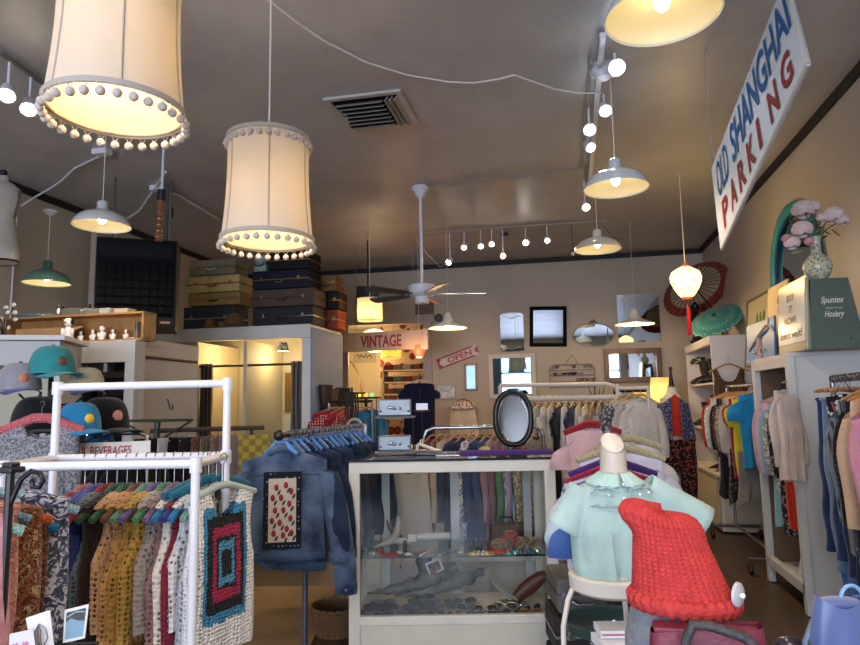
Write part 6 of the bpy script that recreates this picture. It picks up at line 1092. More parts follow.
garment('white_slip','long white slip dress inside the wardrobe, hem near the floor','dress',(wx+.12,5.02,1.2),0,fab('#cdc9c4'),w=.24,L=.85,nd=.1,seed=9); MB().tube([(0,0,-.1),(0,0,.35)],.004,5).build('strap',WHITEP,[x for x in col.objects if x.name.startswith('white_slip')][-1])
# ---- near rack with jeans and jackets
ra,rb=P(832,381,d=3.75),P(905,373,d=2.7); ra.z=rb.z=1.545
o=T('coiled_rail_rack','chrome rail with coiled sleeve carrying jeans at the right edge','clothes rack',(ra.x,ra.y,0)); e=rb-ra; MB().tube([(0,0,1.545),(e.x,e.y,1.545)],.012,10).build('rail',STEEL,o,smooth=True); MB().tube([(e.x,e.y,0),(e.x,e.y,1.545)],.014,10).build('post',STEEL,o); MB().tube([(.03,.05,0),(0,0,1.545)],.014,10).build('post',STEEL,o)
MB().tube([(e.x*t+.018*math.cos(t*120),e.y*t,1.545+.018*math.sin(t*120)) for t in [k/300 for k in range(301)]],.0045,5).build('coil_sleeve',mat('#55555a',.4,.6),o,smooth=True)
def onrail(t): return ra+e*t
rzJ=math.atan2(e.y,e.x)+PI/2
NR=[(.0,'pants','#1c2b4e','#2c406c','dark indigo jeans with orange patch, first on the coiled rail',.9),(.09,'pants','#56708e','#7c93ae','faded light blue distressed jeans on the coiled rail',.98),(.2,'pants','#1f2f52','#33486e','dark blue jeans right of the faded pair',.9),(.3,'pants','#18223e','#28365a','deep navy jeans behind the bandana print top',.95)]
for i,(t,k,c,c2,lb,L) in enumerate(NR):
    q=onrail(t); pants('blue_jeans',lb,(q.x,q.y,1.53),rzJ+.6,fab(c,'denim',c2),w=.24,L=L,seed=i,group=None); hanger('wooden clip hanger above the '+lb.split(',')[0].split(' on the')[0].split(' right')[0].split(' behind')[0],(q.x,q.y,1.563),rzJ+.6,WOODH,w=.26,r=.011,slope=0,name='wooden_hanger')
q=onrail(.4); b_=garment('bandana_top','black and white bandana print top with pink border on the coiled rail','top',(q.x-.06,q.y,1.52),.25,fab('#17171a','floral','#c8c8cc','#c8c8cc',scale=34),w=.2,L=.27,nd=.0,slope=.2,top=.06,flare=.4,hem=.0,fold=.003); MB().tube([(-.09,-.03,-.1),(-.03,-.05,-.34),(.03,-.05,-.34),(.09,-.03,-.1)],.006,6).build('pink_border',mat('#a0545c',.8),b_,smooth=True); MB().tube([(-.05,0,-.07),(0,0,.02),(.05,0,-.07)],.003,5).build('neck_tie',BLACKM,b_)
for t,c,pt,c2,lb,L,ct in ((.6,'#6d7279','stripe','#33373e','grey striped long jacket on the coiled rail',.75,'jacket'),(.7,'#17171a','dots','#3a3a42','black dotted blouse on the coiled rail',.7,'blouse'),(.78,'#c8a98a',None,'','beige cardigan strip next to the pink top',.6,'cardigan'),(.9,'#b97f8c',None,'','dusty rose knit pullover at the right edge',.58,'pullover')):
    q=onrail(t); garment('hanging_'+ct,lb,ct,(q.x,q.y,1.563),rzJ+.55,fab(c,pt,c2 or '#fff',scale=22 if pt=='stripe' else 40,bump=.6),w=.4,L=L,sl='long',Ls=.5,seed=int(t*100),out=.05); hanger('wooden hanger of the '+lb.split(' on the')[0].split(' next')[0].split(' at the')[0],(q.x,q.y,1.563),rzJ+.55,WOODH,w=.38,r=.009,name='wooden_hanger')
# lower tier
la,lb_=Vector((ra.x+.06,ra.y-.02,.93)),Vector((rb.x+.06,rb.y,.93)); o=T('lower_rail','low chrome rail under the coiled one, carrying long jeans','clothes rack',(la.x,la.y,0)); e2=lb_-la; MB().tube([(0,0,.93),(e2.x,e2.y,.93)],.012,8).build('rail',STEEL,o); MB().tube([(0,0,0),(0,0,.93)],.012,8).build('post',STEEL,o); MB().tube([(e2.x,e2.y,0),(e2.x,e2.y,.93)],.012,8).build('post',STEEL,o)
for i,(t,c,c2,pt,lb) in enumerate(((.02,'#3e5f8c','#5b7ca8','denim','mid blue long jeans on the low rail'),(.16,'#3a5a86','#54749e','denim','second blue long jeans on the low rail'),(.3,'#1c2334','#2b3448','denim','dark navy jeans on the low rail'))):
    q=la+e2*t; pants('long_jeans',lb,(q.x,q.y,1.0),rzJ+.7,fab(c,pt,c2),w=.32,L=.95,seed=i+9)
for i,(t,c,pt,c2,lb) in enumerate(((.42,'#c9a0a6',None,'','pink sheer blouse on the low rail'),(.52,'#b7b3a8',None,'','grey beige shirt on the low rail'),(.62,'#c97a4a','floral','#e0b090','orange print skirt on the low rail'),(.74,'#1d2030','floral','#8f93a0','navy spotted skirt at the right edge of the low rail'))):
    q=la+e2*t; garment('low_garment',lb,'clothing',(q.x,q.y,.95),rzJ+.6,fab(c,pt,c2 or '#fff',scale=40),w=.32,L=.55,nd=.0,slope=.1,top=.03,seed=i+40)
# ---- on the wardrobe
WT=wz+.003
o=T('letter_board','white letter board sign in a gilt frame reading BUY IT NOW dont wait','sign',(1.53,5.12,WT)); a0=P(778,354,x=1.53); a1=P(806,352,x=1.53); bt=P(778,284,x=1.53).z-P(778,354,x=1.53).z; lw=(a0.y-a1.y)
# local: board runs along y from near (0) to far (lw), faces the aisle
yb=a1.y; o.location=(1.53,yb,WT); o.rotation_euler=(0,math.radians(4),0); FR=mat('#8f8a6c',.35,.5)
MB().box((.02,lw/2,bt/2),(.03,lw,bt)).build('frame',FR,o,bevel=.006); MB().box((.003,lw/2,bt*.54),(.006,lw-.035,bt*.83)).build('board_face',mat('#c9ccc8',.25),o)
lx=-.003
def LB(y0,y1,z0,z1): return lambda u,v:(lx,lw*(y1-(y1-y0)*u),bt*(z0+(z1-z0)*v))
for tx,y0,y1,z0,z1 in(('BUY',.36,.64,.72,.82),('IT',.44,.56,.56,.66),('NOW!',.3,.72,.4,.5),("don't wait!",.1,.9,.2,.31)): lettering(tx,LB(y0,y1,z0,z1),BLACKM,o,name='black_lettering',bold=2)
lettering('the letter board',LB(.25,.75,.045,.075),mat('#c9c29a',.4),o,name='frame_lettering') if False else None
g0,g1=P(806,352,y=yb),P(862,349,y=yb); gh=P(812,279,y=yb).z-WT
o=T('green_display_box','dark green shop display box with white script lettering on the wardrobe','box',(1.56,yb-.0,WT)); GB=mat('#47564c',.45,noise=.06); gw=g1.x-g0.x-.02
MB().prism([(0,0),(gw+.02,0),(gw-.05,gh+.0),(.02,gh)],0,.16).build('box_body',GB,o,bevel=.003)
def GF_(x0,x1,z0,z1): return lambda u,v:(gw*(x0+(x1-x0)*u),-.003,gh*(z0+(z1-z0)*v))
WL=mat('#d2d2c4',.5); lettering('Spuntex',GF_(.27,.72,.62,.74),WL,o,shear=.4,name='script_lettering',bold=1); lettering('NEWEST PICTURE',GF_(.36,.68,.565,.585),WL,o,name='small_lettering'); lettering('Hosiery',GF_(.32,.7,.42,.54),WL,o,shear=.4,name='script_lettering',bold=1); MB().ell((gw*.78,-.002,gh*.14),.006,8).build('black_dot',BLACKM,o)
# vase with peonies
vp=P(818,272,y=yb+.08); vz=WT+gh; vx=1.56+.02+ (vp.x-1.58 if False else 0.05); vx=vp.x
V1,_nt,_b,_N,_L=newmat('painted_porcelain'); _b.inputs['Roughness'].default_value=.15; _tc=_N.new('ShaderNodeTexCoord'); _v=_N.new('ShaderNodeTexVoronoi'); _v.inputs['Scale'].default_value=55; _L.new(_tc.outputs['Object'],_v.inputs['Vector']); _r=_N.new('ShaderNodeValToRGB'); _r.color_ramp.interpolation='CONSTANT'; _e=_r.color_ramp.elements
for i,(p_,c_) in enumerate(((0,'#3f5f9a'),(.25,'#7f8f5a'),(.36,'#b9b184'),(.6,'#b7bfb6'))):
    if i>1: _e.new(p_)
for i,(p_,c_) in enumerate(((0,'#3f5f9a'),(.25,'#7f8f5a'),(.36,'#b9b184'),(.6,'#b7bfb6'))): _e[i].position=p_; _e[i].color=S(c_)
_L.new(_v.outputs['Distance'],_r.inputs['Fac']); _L.new(_r.outputs[0],_b.inputs['Base Color'])
s=.9; o=T('vase','round painted porcelain vase with long neck on the green box','vase',(vx,yb+.08,vz)); MB().lathe([(.0001,0),(.05*s,0),(.055*s,.008),(.085*s,.04),(.1*s,.085),(.095*s,.125),(.06*s,.165),(.035*s,.19),(.033*s,.25),(.038*s,.285),(.045*s,.3),(.038*s,.3),(.03*s,.26)],32).build('vase_body',V1,o,smooth=True)
PK=mat('#dfc8c3',.8,noise=.12,nscale=30)
fl=T('peony_bunch','bunch of pale pink peonies in the painted vase','flowers',(vx,yb+.08,vz+.25))
FPOS=[(820,215,'#c98f92',.055),(803,208,None,.075),(829,213,None,.06),(802,229,None,.075),(795,243,None,.055),(789,240,'#c78f96',.045),(835,222,None,.06),(810,240,None,.035),(813,205,None,.06),(840,215,None,.05)]
def peony(px,py,r,c):
    p=P(px,py,y=yb+.06)-Vector((vx,yb+.08,vz+.25)); rnd=random.Random(px*7+py); pm=mat(c,.8,noise=.12,nscale=30) if c else PK; m=MB()
    r*=1.15
    for k in range(34):
        th=k*2.4; rr=r*(.5+.9*(k/34)); ph=.1+2.2*(k/34)
        d=Vector((math.cos(th)*math.sin(ph),math.sin(th)*math.sin(ph)-.35,math.cos(ph)+.1)).normalized(); cpos=p+d*rr*.6
        Q=d.to_track_quat('Z','Y').to_matrix().to_4x4(); m.ell((0,0,0),(r*.5,r*.42,r*.16),8,Matrix.Translation(cpos)@Q,rows=5)
    m.build('peony',pm,fl,smooth=True); MB().tube([(0,0,0),(p.x*.3,p.y,p.z*.5),tuple(p)],.004,5).build('stem',mat('#4a5a35',.6),fl)
for px,py,c,r in((803,208,None,.07),(822,217,None,.035),(833,214,None,.065),(802,228,None,.065),(792,242,None,.05),(787,238,'#c78f96',.035),(809,241,'#cf9aa0',.03),(812,206,None,.05),(842,219,'#d9bdb8',.045)): peony(px,py,r,c)
for px,py in((819,228),(826,232),(836,233),(793,222),(797,252),(822,238),(812,222)):
    p=P(px,py,y=yb+.07)-Vector((vx,yb+.08,vz+.25)); MB().ell((0,0,0),(.04,.018,.004),8,Matrix.Translation(p)@Matrix.Rotation(random.uniform(-.8,.8),4,'Y')@Matrix.Rotation(.6,4,'X')).build('leaf',mat('#3c5230' if px!=797 else '#8a9a4a',.6),fl,smooth=True)
# advert with diver, flower pictures
def wallcard(label,px0,px1,pyb,pyt,x,c,cat,nm,tilt=.12,zb=None,fr=None):
    b0,b1=P(px0,pyb,x=x),P(px1,pyb,x=x); z0=zb if zb is not None else (b0.z+b1.z)/2; h=P((px0+px1)/2,pyt,x=x).z-z0; w=abs(b0.y-b1.y)
    o=T(nm,label,cat,(x,min(b0.y,b1.y),z0)); o.rotation_euler=(0,tilt,0); MB().box((.01,w/2,h/2),(.016,w,h)).build('board',c,o,bevel=.002)
    if fr: 
        for y,z,sy,sz in((w/2,.012,w,.024),(w/2,h-.012,w,.024),(.012,h/2,.024,h),(w-.012,h/2,.024,h)): MB().box((.002,y,z),(.024,sy,sz)).build('frame_bar',fr,o)
    return o,w,h
o,w,h=wallcard('framed picture of pink flowers and cactus leaning behind the blue advert',744,772,350,291,1.8,mat('#b3ab88',.5),'picture','flower_picture',.1,WT,mat('#6d6040',.4))
rnd=random.Random(1)
for k in range(6): MB().ell((-.004,w*(.15+.13*k),h*(.28+.12*rnd.random())),(.004,.045,.04),10).build('painted_flower',mat('#b98072',.7),o,smooth=True)
for k in range(3): MB().ell((-.003,w*(.35+.12*k),h*.6),(.003,.03,.11),10).build('painted_cactus',mat('#4f7a45',.7),o,smooth=True)
o,w,h=wallcard('cream card with three pink roses behind the letter board',766,786,350,281,1.72,mat('#cfbf9c',.6),'picture','rose_card',.08,WT)
for k in range(3): MB().ell((-.003,w*.3+.02*k,h*(.5+.14*k)),(.006,.05,.045),10).build('pink_rose',mat('#a86a60',.7),o,smooth=True)
o,w,h=wallcard('blue advert card with a diving swimmer in front of the flower picture',746,774,354,320,1.58,mat('#2b6fa8',.4),'sign','advert_card',.06,WT)
Bd=lambda pts:[(-.004,w*(1-a),h*b) for a,b in pts]
MB().tube(Bd([(.12,.3),(.3,.45),(.5,.58),(.68,.72),(.78,.84)]),[.005,.012,.02,.024,.014],8,sq=.3).build('swimmer_figure',mat('#d2c4b2',.6),o,smooth=True); MB().tube(Bd([(.7,.7),(.9,.78),(.96,.66)]),.008,6).build('swimmer_arm',mat('#d2c4b2',.6),o); MB().ell(Bd([(.8,.93)])[0],(.004,.02,.022),8).build('swimmer_head',mat('#cfc2ae',.6),o)
MB().tube(Bd([(.2+.06*k,.24+.05*math.sin(k*2.1)) for k in range(10)]),.004,5).build('white_script_line',WHITEP,o); MB().ell(Bd([(.55,.12)])[0],(.003,.03,.02),10).build('white_oval_mark',WHITEP,o)
tag(MB().box((0,0,.085),(.02,.09,.17)).build('patterned_card',fab('#b3a6a0','mottle','#8a4a4a',scale=60),loc=(1.52,5.72,WT)),'small patterned card between the blue advert and letter board','card')
for k,(y,c) in enumerate(((5.6,'#7a4a38'),)): tag(MB().ell((0,0,.018),(.05,.02,.018),10).build('dried_twig',mat(c,.7),loc=(1.56,4.95,WT),smooth=True) if False else MB().box((0,0,0),(.06,.1,.012)).build('wood_block',mat(c,.7),loc=(1.58,5.86-.07,WT+.006)),'small dark wooden block on the far corner of the wardrobe top','block')
# turquoise arched mirror on the right wall
o=T('arched_mirror','turquoise framed arched mirror hanging on the right wall','mirror',(RX-.012,0,0)); yl=P(776,282,x=RX).y; ztop=P(803,195,x=RX).z; zbm=P(776,300,x=RX).z-.35; yr=yl-1.25; yc=(yl+yr)/2; hw=(yl-yr)/2; zc=ztop-hw*1.05; TQ=mat('#1f8f94',.35,coat=.3)
arch=lambda k,ky:[(yc-k*hw,zbm)]+[(yc-k*hw*math.cos(a),zc+ky*hw*1.05*math.sin(a)) for a in [PI*i/28 for i in range(29)]]+[(yc+k*hw,zbm)]
MB().prism(arch(.84,.84),-.01,.0,Matrix.Rotation(PI/2,4,'Z')).build('mirror_glass',MIRROR,o)
MB().tube([(-.02,y,z) for y,z in arch(.93,.93)],.055,10,sq=.55).build('arched_frame',TQ,o,smooth=True); MB().tube([(-.03,y,z) for y,z in arch(.86,.86)],.016,8).build('inner_moulding',mat('#2a7f9a',.35),o,smooth=True)
# ================================================================ back wall and doorway
yw=BY-.012
def frame_mirror(label,cx,cz,w,h,fw,fm,glassm=MIRROR,name='wall_mirror',cat='mirror',rot=0.,dep=.03,tilt=0.):
    o=T(name,label,cat,(cx,yw-dep/2,cz)); o.rotation_euler=(tilt,rot,0)
    MB().box((0,.005,0),(w-fw*.6,.006,h-fw*.6)).build('mirror_glass' if cat=='mirror' else 'painted_reflection',glassm,o)
    if fm: 
        m=MB()
        for x,z,a,b in((0,h/2-fw/2,w,fw),(0,-h/2+fw/2,w,fw),(-w/2+fw/2,0,fw,h-2*fw),(w/2-fw/2,0,fw,h-2*fw)): m.box((x,-.002,z),(a,dep,b))
        m.build('frame',fm,o,bevel=.004)
    return o
BF=mat('#0e0b09',.8); GWD=mat('#5a4228',.4,.3,noise=.2,nscale=30); WF=mat('#d3ccbf',.5)
o=frame_mirror('tall narrow etched mirror with wavy top left of the black framed one',-.845,2.5,.36,.58,.0,None); MB().prism([(-.18,.27),(-.13,.31),(-.06,.31),(0,.33),(.06,.31),(.13,.31),(.18,.27)],0,.008).build('wavy_glass_top',MIRROR,o)
ET=mat('#c9ccd0',.5)
for z in(.24,-.24): MB().tube([(.12*math.cos(a)*1.0,-.0,z+.02*math.sin(3*a)) for a in [PI*i/14 for i in range(15)]],.004,5).build('etched_line',ET,o)
frame_mirror('black framed mirror with tilted hang on the back wall',-.29,2.575,.56,.62,.055,BF,rot=.035)
o=T('oval_mirror','oval mirror with gilt crest on the back wall','mirror',(.38,yw-.01,2.42)); MB().plate(0,0,0,.29,.17,48,.006).build('mirror_glass',MIRROR,o); MB().tube([(.3*math.cos(2*PI*k/48)*(1+.04*abs(math.cos(4*PI*k/48))),-.005,.175*math.sin(2*PI*k/48)) for k in range(48)],.01,6,True).build('pale_rim',mat('#a89a86',.4),o,smooth=True); MB().prism([(-.08,.17),(-.04,.21),(0,.24),(.04,.21),(.08,.17)],-.015,.0).build('gilt_crest',GWD,o)
o=frame_mirror('frameless square mirror with etched corners behind the fluted lamp',1.045,2.65,.6,.72,.0,None)
for sx in(-1,1): MB().tube([(sx*(.2+.05*math.cos(a)),0,.28+.03*math.sin(2*a)) for a in [2*PI*i/14 for i in range(15)]],.004,5).build('etched_corner',ET,o)
frame_mirror('wide gilt brown framed mirror on the back wall',.925,1.945,.82,.5,.075,GWD,dep=.05)
frame_mirror('dark framed standing mirror under the wide gilt brown one',.95,1.25,.64,.72,.06,BF,dep=.05)
frame_mirror('white framed rectangular mirror reflecting the shop windows',-.86,1.83,.72,.68,.065,WF,mat('#6b8ba6',.02,1.),dep=.04)
frame_mirror('small slim gold framed mirror beside the lace collar dress',-1.505,1.83,.2,.42,.03,mat('#7d6038',.4,.4),mat('#4f5f70',.12,1.))
frame_mirror('small mirror with painted pale blue reflection low on the wall beside the doorway',-1.9,1.61,.3,.22,.012,mat('#b5b0a8',.5),fab('#a9c3d6','mottle','#e0e4e6',scale=14),'small_mirror','picture')  # a mirror whose pale blue reflection is painted into the panel colour
# OPEN arrow sign
c=P(458,357,y=BY); o=T('open_arrow_sign','red and white OPEN arrow sign tilted on the back wall','sign',(c.x,yw-.01,c.z)); o.rotation_euler=(0,-math.radians(19),0); L_=.34
MB().box((0,0,0),(2*L_,.012,.17)).build('white_board',mat('#cfc7c4',.5),o); R_=mat('#a52c30',.5)
MB().prism([(-L_+.03,0),(-L_+.16,.085),(-.03,.085),(L_-.08,.085),(L_-.08,.07),(-.15,.07),(-.15,-.07),(L_-.08,-.07),(L_-.08,-.085),(-L_+.16,-.085)],-.012,-.006).build('red_arrow',R_,o) if False else None
MB().prism([(-L_,-.085),(-L_,.085),(-L_+.1,.085),(-L_+.02,0),(-L_+.1,-.085)],-.01,-.004).build('red_end_field',R_,o); MB().prism([(-L_+.1,-.085),(-L_+.1,-.06),(L_-.1,-.06),(L_-.05,-.085)],-.01,-.004).build('red_lower_band',R_,o); MB().prism([(-L_+.1,.06),(-L_+.1,.085),(L_-.05,.085),(L_-.1,.06)],-.01,-.004).build('red_upper_band',R_,o)
MB().prism([(-L_+.03,0),(-L_+.13,.055),(-L_+.13,-.055)],-.011,-.006).build('white_arrow_head',mat('#ddd6d2',.5),o)
lettering('OPEN',lambda u,v:(-.17+.4*u,-.009,-.045+.09*v),R_,o,name='red_lettering',bold=2)
MB().prism([(L_-.07,0),(L_,.06),(L_,-.06)],-.01,-.004).build('red_tail_notch',R_,o)
# VINTAGE sign
a,b=P(342,353,y=8.7),P(425,350,y=8.7); zt,zb=P(400,331,y=8.7).z,P(400,350,y=8.7).z
o=T('vintage_sign','long grey board with red VINTAGE lettering before the doorway','sign',((a.x+b.x)/2,8.7,(zt+zb)/2)); w=b.x-a.x+.1; h=zt-zb; o.rotation_euler=(0,-.01,0)
MB().box((0,0,0),(w,.06,h)).build('board',mat('#a79f8e',.5,noise=.05),o,bevel=.004); MB().box((w/2-.03,-.02,0),(.06,.05,h+.02)).build('end_cap',mat('#b3ab9a',.5),o)
x0=P(361,340,y=8.7).x-(a.x+b.x)/2; x1=P(402,340,y=8.7).x-(a.x+b.x)/2
lettering('VINTAGE',lambda u,v:(x0+(x1-x0)*u,-.032,-h*.33+h*.66*v),mat('#8e2320',.5),o,name='red_lettering',bold=3)
for x in(-w*.3,w*.35): MB().tube([(x,0,h/2),(x,0,CH-(zt+zb)/2)],.004,5).build('hanging_wire',STEEL,o)
# bookshelf speaker near the ceiling fan end, round thermostat
p=P(366,297,y=8.4); o=T('black_speaker','small black loudspeaker hanging behind the cream drum lamp','speaker',(p.x+.06,8.3,p.z-.1)); MB().box((0,0,.1),(.26,.2,.24)).build('speaker_box',BLACKM,o,bevel=.005); MB().tube([(0,0,.22),(0,0,CH-p.z+.1)],.01,6).build('ceiling_rod',BLACKM,o)
p=P(439,318,y=BY); o=T('round_gauge','small dark round gauge on the back wall beside the doorway','clock',(p.x,yw-.01,p.z)); MB().plate(0,0,0,.065,.065,28,.02).build('gauge_body',BLACKM,o); MB().plate(0,-.012,0,.02,.02,16,.004).build('gauge_centre',mat('#6a5a4a',.5),o)
p=P(422,307,y=9.9); tag(MB().box((0,0,0),(.3,.03,.26)).build('brown_wall_box',mat('#6d5f52',.6),loc=(p.x,BY-.02,p.z)),'flat brown square panel on the wall above the doorway','panel')
# lace collar dress on hanger on the wall
p=P(463,402,y=9.95); garment('lace_collar_dress','white little dress with ruffled lace collar on the back wall','dress',(p.x,9.95,p.z+.12),0,fab('#e4dccd',bump=.6),w=.36,L=.66,nd=.04,slope=.3,flare=1.4,seed=6); dr_=[x for x in col.objects if x.name.startswith('lace_collar_dress')][-1]
MB().lathe([(.06,.0),(.13,-.03),(.2,-.1),(.22,-.12)],48,Matrix.Translation((0,-.02,-.1))@Matrix.Diagonal((1,.4,1,1)),wob=lambda a,i:.05*math.sin(14*a)*i/3).build('ruffled_collar',fab('#e8e0d2','floral','#3a3a40','#7a3a3a',scale=30),dr_,smooth=True)
hanger('orange wooden hanger of the lace collar dress',(p.x,9.95,p.z+.12),0,mat('#a8713c',.5),w=.24,r=.012); tag(MB().tube([(0,0,0),(0,.13,.01)],.006,6).build('wall_nail',STEEL,loc=(p.x,9.95,p.z+.115)),'steel nail above the lace collar dress','nail')
# beaded wall pocket organiser
p=P(570,354,y=BY); o=T('scarf_organiser','wire wall organiser crowded with beads and scarves on the back wall','organiser',(p.x+.02,yw-.04,1.8)); m=MB()
w_,h0=.33,.18
m.tube([(-w_,0,-.2),(-w_,0,.12),(-w_+.05,0,h0),(w_-.05,0,h0),(w_,0,.12),(w_,0,-.2)],.008,6)
for z in(.1,.02,-.07,-.15): m.tube([(-w_,0,z),(w_,0,z)],.006,6)
m.build('wire_frame',mat('#8a8178',.5),o,smooth=True); MB().tube([(-.1,0,h0),(0,.01,h0+.15),(.1,0,h0)],.004,5).build('hanging_cord',BLACKM,o)
rnd=random.Random(6)
for k in range(30): x=rnd.uniform(-.3,.3); z=rnd.choice((.13,.03,-.06,-.13)); MB().tube([(x,-.015,z+.03),(x+.02,-.03,z),(x+.045,-.015,z+.03)],rnd.uniform(.008,.018),6).build('bead_string',mat(rnd.choice(('#3a3034','#5a3a4a','#8a8a90','#262a34','#7a5a4a','#a09a90')),.5),o,smooth=True)
# brown dresser/figure head below white mirror and antler tree
p=P(513,394,y=9.2); o=T('wig_head','curly dark brown wig on a stand before the white framed mirror','wig',(p.x,9.2,0)); MB().tube([(0,0,0),(0,0,p.z-.12)],.02,8).build('stand',DARKW,o); m=MB()
for k in range(40): d=Vector((rnd.gauss(0,1),rnd.gauss(0,1),rnd.gauss(0,1))).normalized(); m.ell(tuple(Vector((0,0,p.z-.05))+d*.1),.045,7)
m.build('curls',mat('#33251e',.8),o,smooth=True); MB().disc((0,0,.01),.15,.02).build('base',DARKW,o)
p=P(598,400,y=9.2); o=T('twig_tree','black branching jewellery tree right of the scarf organiser','stand',(p.x,9.2,0)); zz=p.z
for dx_,dz in((-.12,.28),(-.05,.36),(.03,.25),(.1,.32)): MB().tube([(0,0,zz-.2),(dx_*.4,0,zz-.05),(dx_,0,zz+dz-.1)],[.012,.01,.005],6).build('branch',BLACKM,o)
MB().tube([(0,0,0),(0,0,zz-.19)],.015,8).build('trunk',BLACKM,o); MB().disc((0,0,.01),.15,.02).build('base',BLACKM,o)
# green dressed mannequin reflection stand-ins beside dark mirror
p=P(634,402,y=8.6); o=T('reflection_stand_in','teal and cream stand-in for a mannequin reflection before the dark framed mirror','stand-in',(p.x,8.6,0)); MB().ell((0,0,p.z),(.13,.13,.09),16).build('teal_shape',fab('#1f6a66'),o,smooth=True); MB().tube([(0,0,p.z-.05),(0,0,0)],.018,8).build('pole',BLACKM,o); MB().disc((0,0,.01),.15,.02).build('base',BLACKM,o); MB().tube([(-.02,-.05,p.z-.08),(.03,-.07,p.z-.25),(.08,-.06,p.z-.5)],[.03,.05,.06],8).build('cream_drape',fab('#bfae8a','floral','#8a7a4a'),o,smooth=True)
p=P(655,400,y=8.8); o=T('floor_lamp','floor lamp with glowing yellow shade behind the kimono mannequin','lamp',(1.16,8.9,0)); MB().lathe([(.17,1.4),(.13,1.72)],28).build('lamp_shade',shade_cloth('#efdfb0',.5),o,smooth=True); MB().tube([(0,0,0),(0,0,1.6)],.014,8).build('pole',BRASS,o); MB().disc((0,0,.012),.15,.024).build('base',BRASS,o); MB().ell((0,0,1.56),.035,10).build('bulb',emit('#ffdf9a',4.),o,smooth=True); light('POINT',(0,0,1.5),4,'#ffcf80',.05,o)
# ---- white double rail rack
a,b=P(500,384,d=6.3),P(619,386,d=6.3); z=1.6; o=T('white_clothes_rack','white tubular clothes rack with two rails before the back wall','clothes rack',(a.x,a.y,0)); e=b-a; e.z=0; u=e.normalized(); l=e.length; WR=mat('#c9c2b6',.4)
MB().tube([(0,0,z),u*(l-.12)+Vector((0,0,z)),u*(l-.04)+Vector((0,0,z-.03)),u*l+Vector((0,0,z-.12)),u*l],.02,12).build('upper_frame',WR,o,smooth=True); MB().tube([(0,0,z-.13),u*(l-.02)+Vector((0,0,z-.13))],.026,12).build('hanging_rail',WR,o,smooth=True); MB().tube([(0,0,0),(0,0,z)],.02,12).build('post',WR,o)
zr=z-.13; W2=[('#8e3a30',None,'dark red blouse'),('#b7913a',None,'mustard shirt'),('#b5ada0','floral','stone print blouse'),('#cfc8ba',None,'ivory slip'),('#a8a298',None,'taupe blouse'),('#d2cdc0',None,'off white lace dress'),('#c8c0b0',None,'oat shirt'),('#22212a',None,'black dress'),('#d8d4cc',None,'bright white blouse'),('#2c3050',None,'navy dress'),('#c9c4bc',None,'pearl grey dress'),('#d0c8b8',None,'cream dress'),('#a87a4a',None,'camel shirt'),('#8a8580','floral','grey flowered blouse'),('#5a5450','floral','charcoal print blouse')]
for i,(c,pt,nm) in enumerate(W2):
    q=Vector((a.x,a.y,0))+e*(.1+.8*i/(len(W2)-1)); rz=RZ+PI/2-.5; lb=nm+' on the white rack before the back wall'
    garment('long_garment',lb,'clothing',(q.x,q.y,zr+.035),rz,fab(c,pt,'#e0dcd0' if i<6 else '#a8a29a',scale=36),w=.38,L=.85+.08*((i*5)%4),sl='short' if i%2 else None,nd=.07,seed=500+i,flare=1.1); hanger('pale wooden hanger of the '+nm,(q.x,q.y,zr+.035),rz,mat('#b79a6c',.5),w=.36,r=.009,slope=.36,top=.075,name='wooden_hanger')
# second white rack to the right with lace blouse
a,b=P(617,384,d=5.9),P(648,386,d=5.9); z=P(620,384,d=5.9).z; o=T('second_white_rack','white upright rack post with rail right of the double rail rack','clothes rack',(a.x,a.y,0)); e=b-a; e.z=0; MB().tube([(0,0,0),(0,0,z)],.018,10).build('post',WR,o); MB().tube([(0,0,z-.04),(e.x,e.y,z-.04)],.016,10).build('rail',WR,o); MB().tube([(e.x,e.y,0),(e.x,e.y,z-.04)],.016,10).build('post',WR,o)
for t,c,nm in((.25,'#cfc8bc','ivory lace blouse on a wooden hanger beside the white rack post'),(.5,'#c2b9ae','pinkish grey lace blouse farther along the short white rack'),(.75,'#d4cfc6','white cotton blouse at the end of the short white rack')):
    q=Vector((a.x,a.y,0))+e*t; garment('lace_blouse',nm,'blouse',(q.x,q.y,z-.02),RZ+.35,fab(c,bump=.8),w=.34,L=.6,sl='long',Ls=.45,nd=.06,seed=int(t*40),slope=.4); hanger('light wooden hanger in the '+nm.split(' on a')[0].split(' farther')[0].split(' at the')[0],(q.x,q.y,z-.02),RZ+.35,mat('#b79a6c',.5),w=.4,r=.011,slope=.4,name='wooden_hanger')
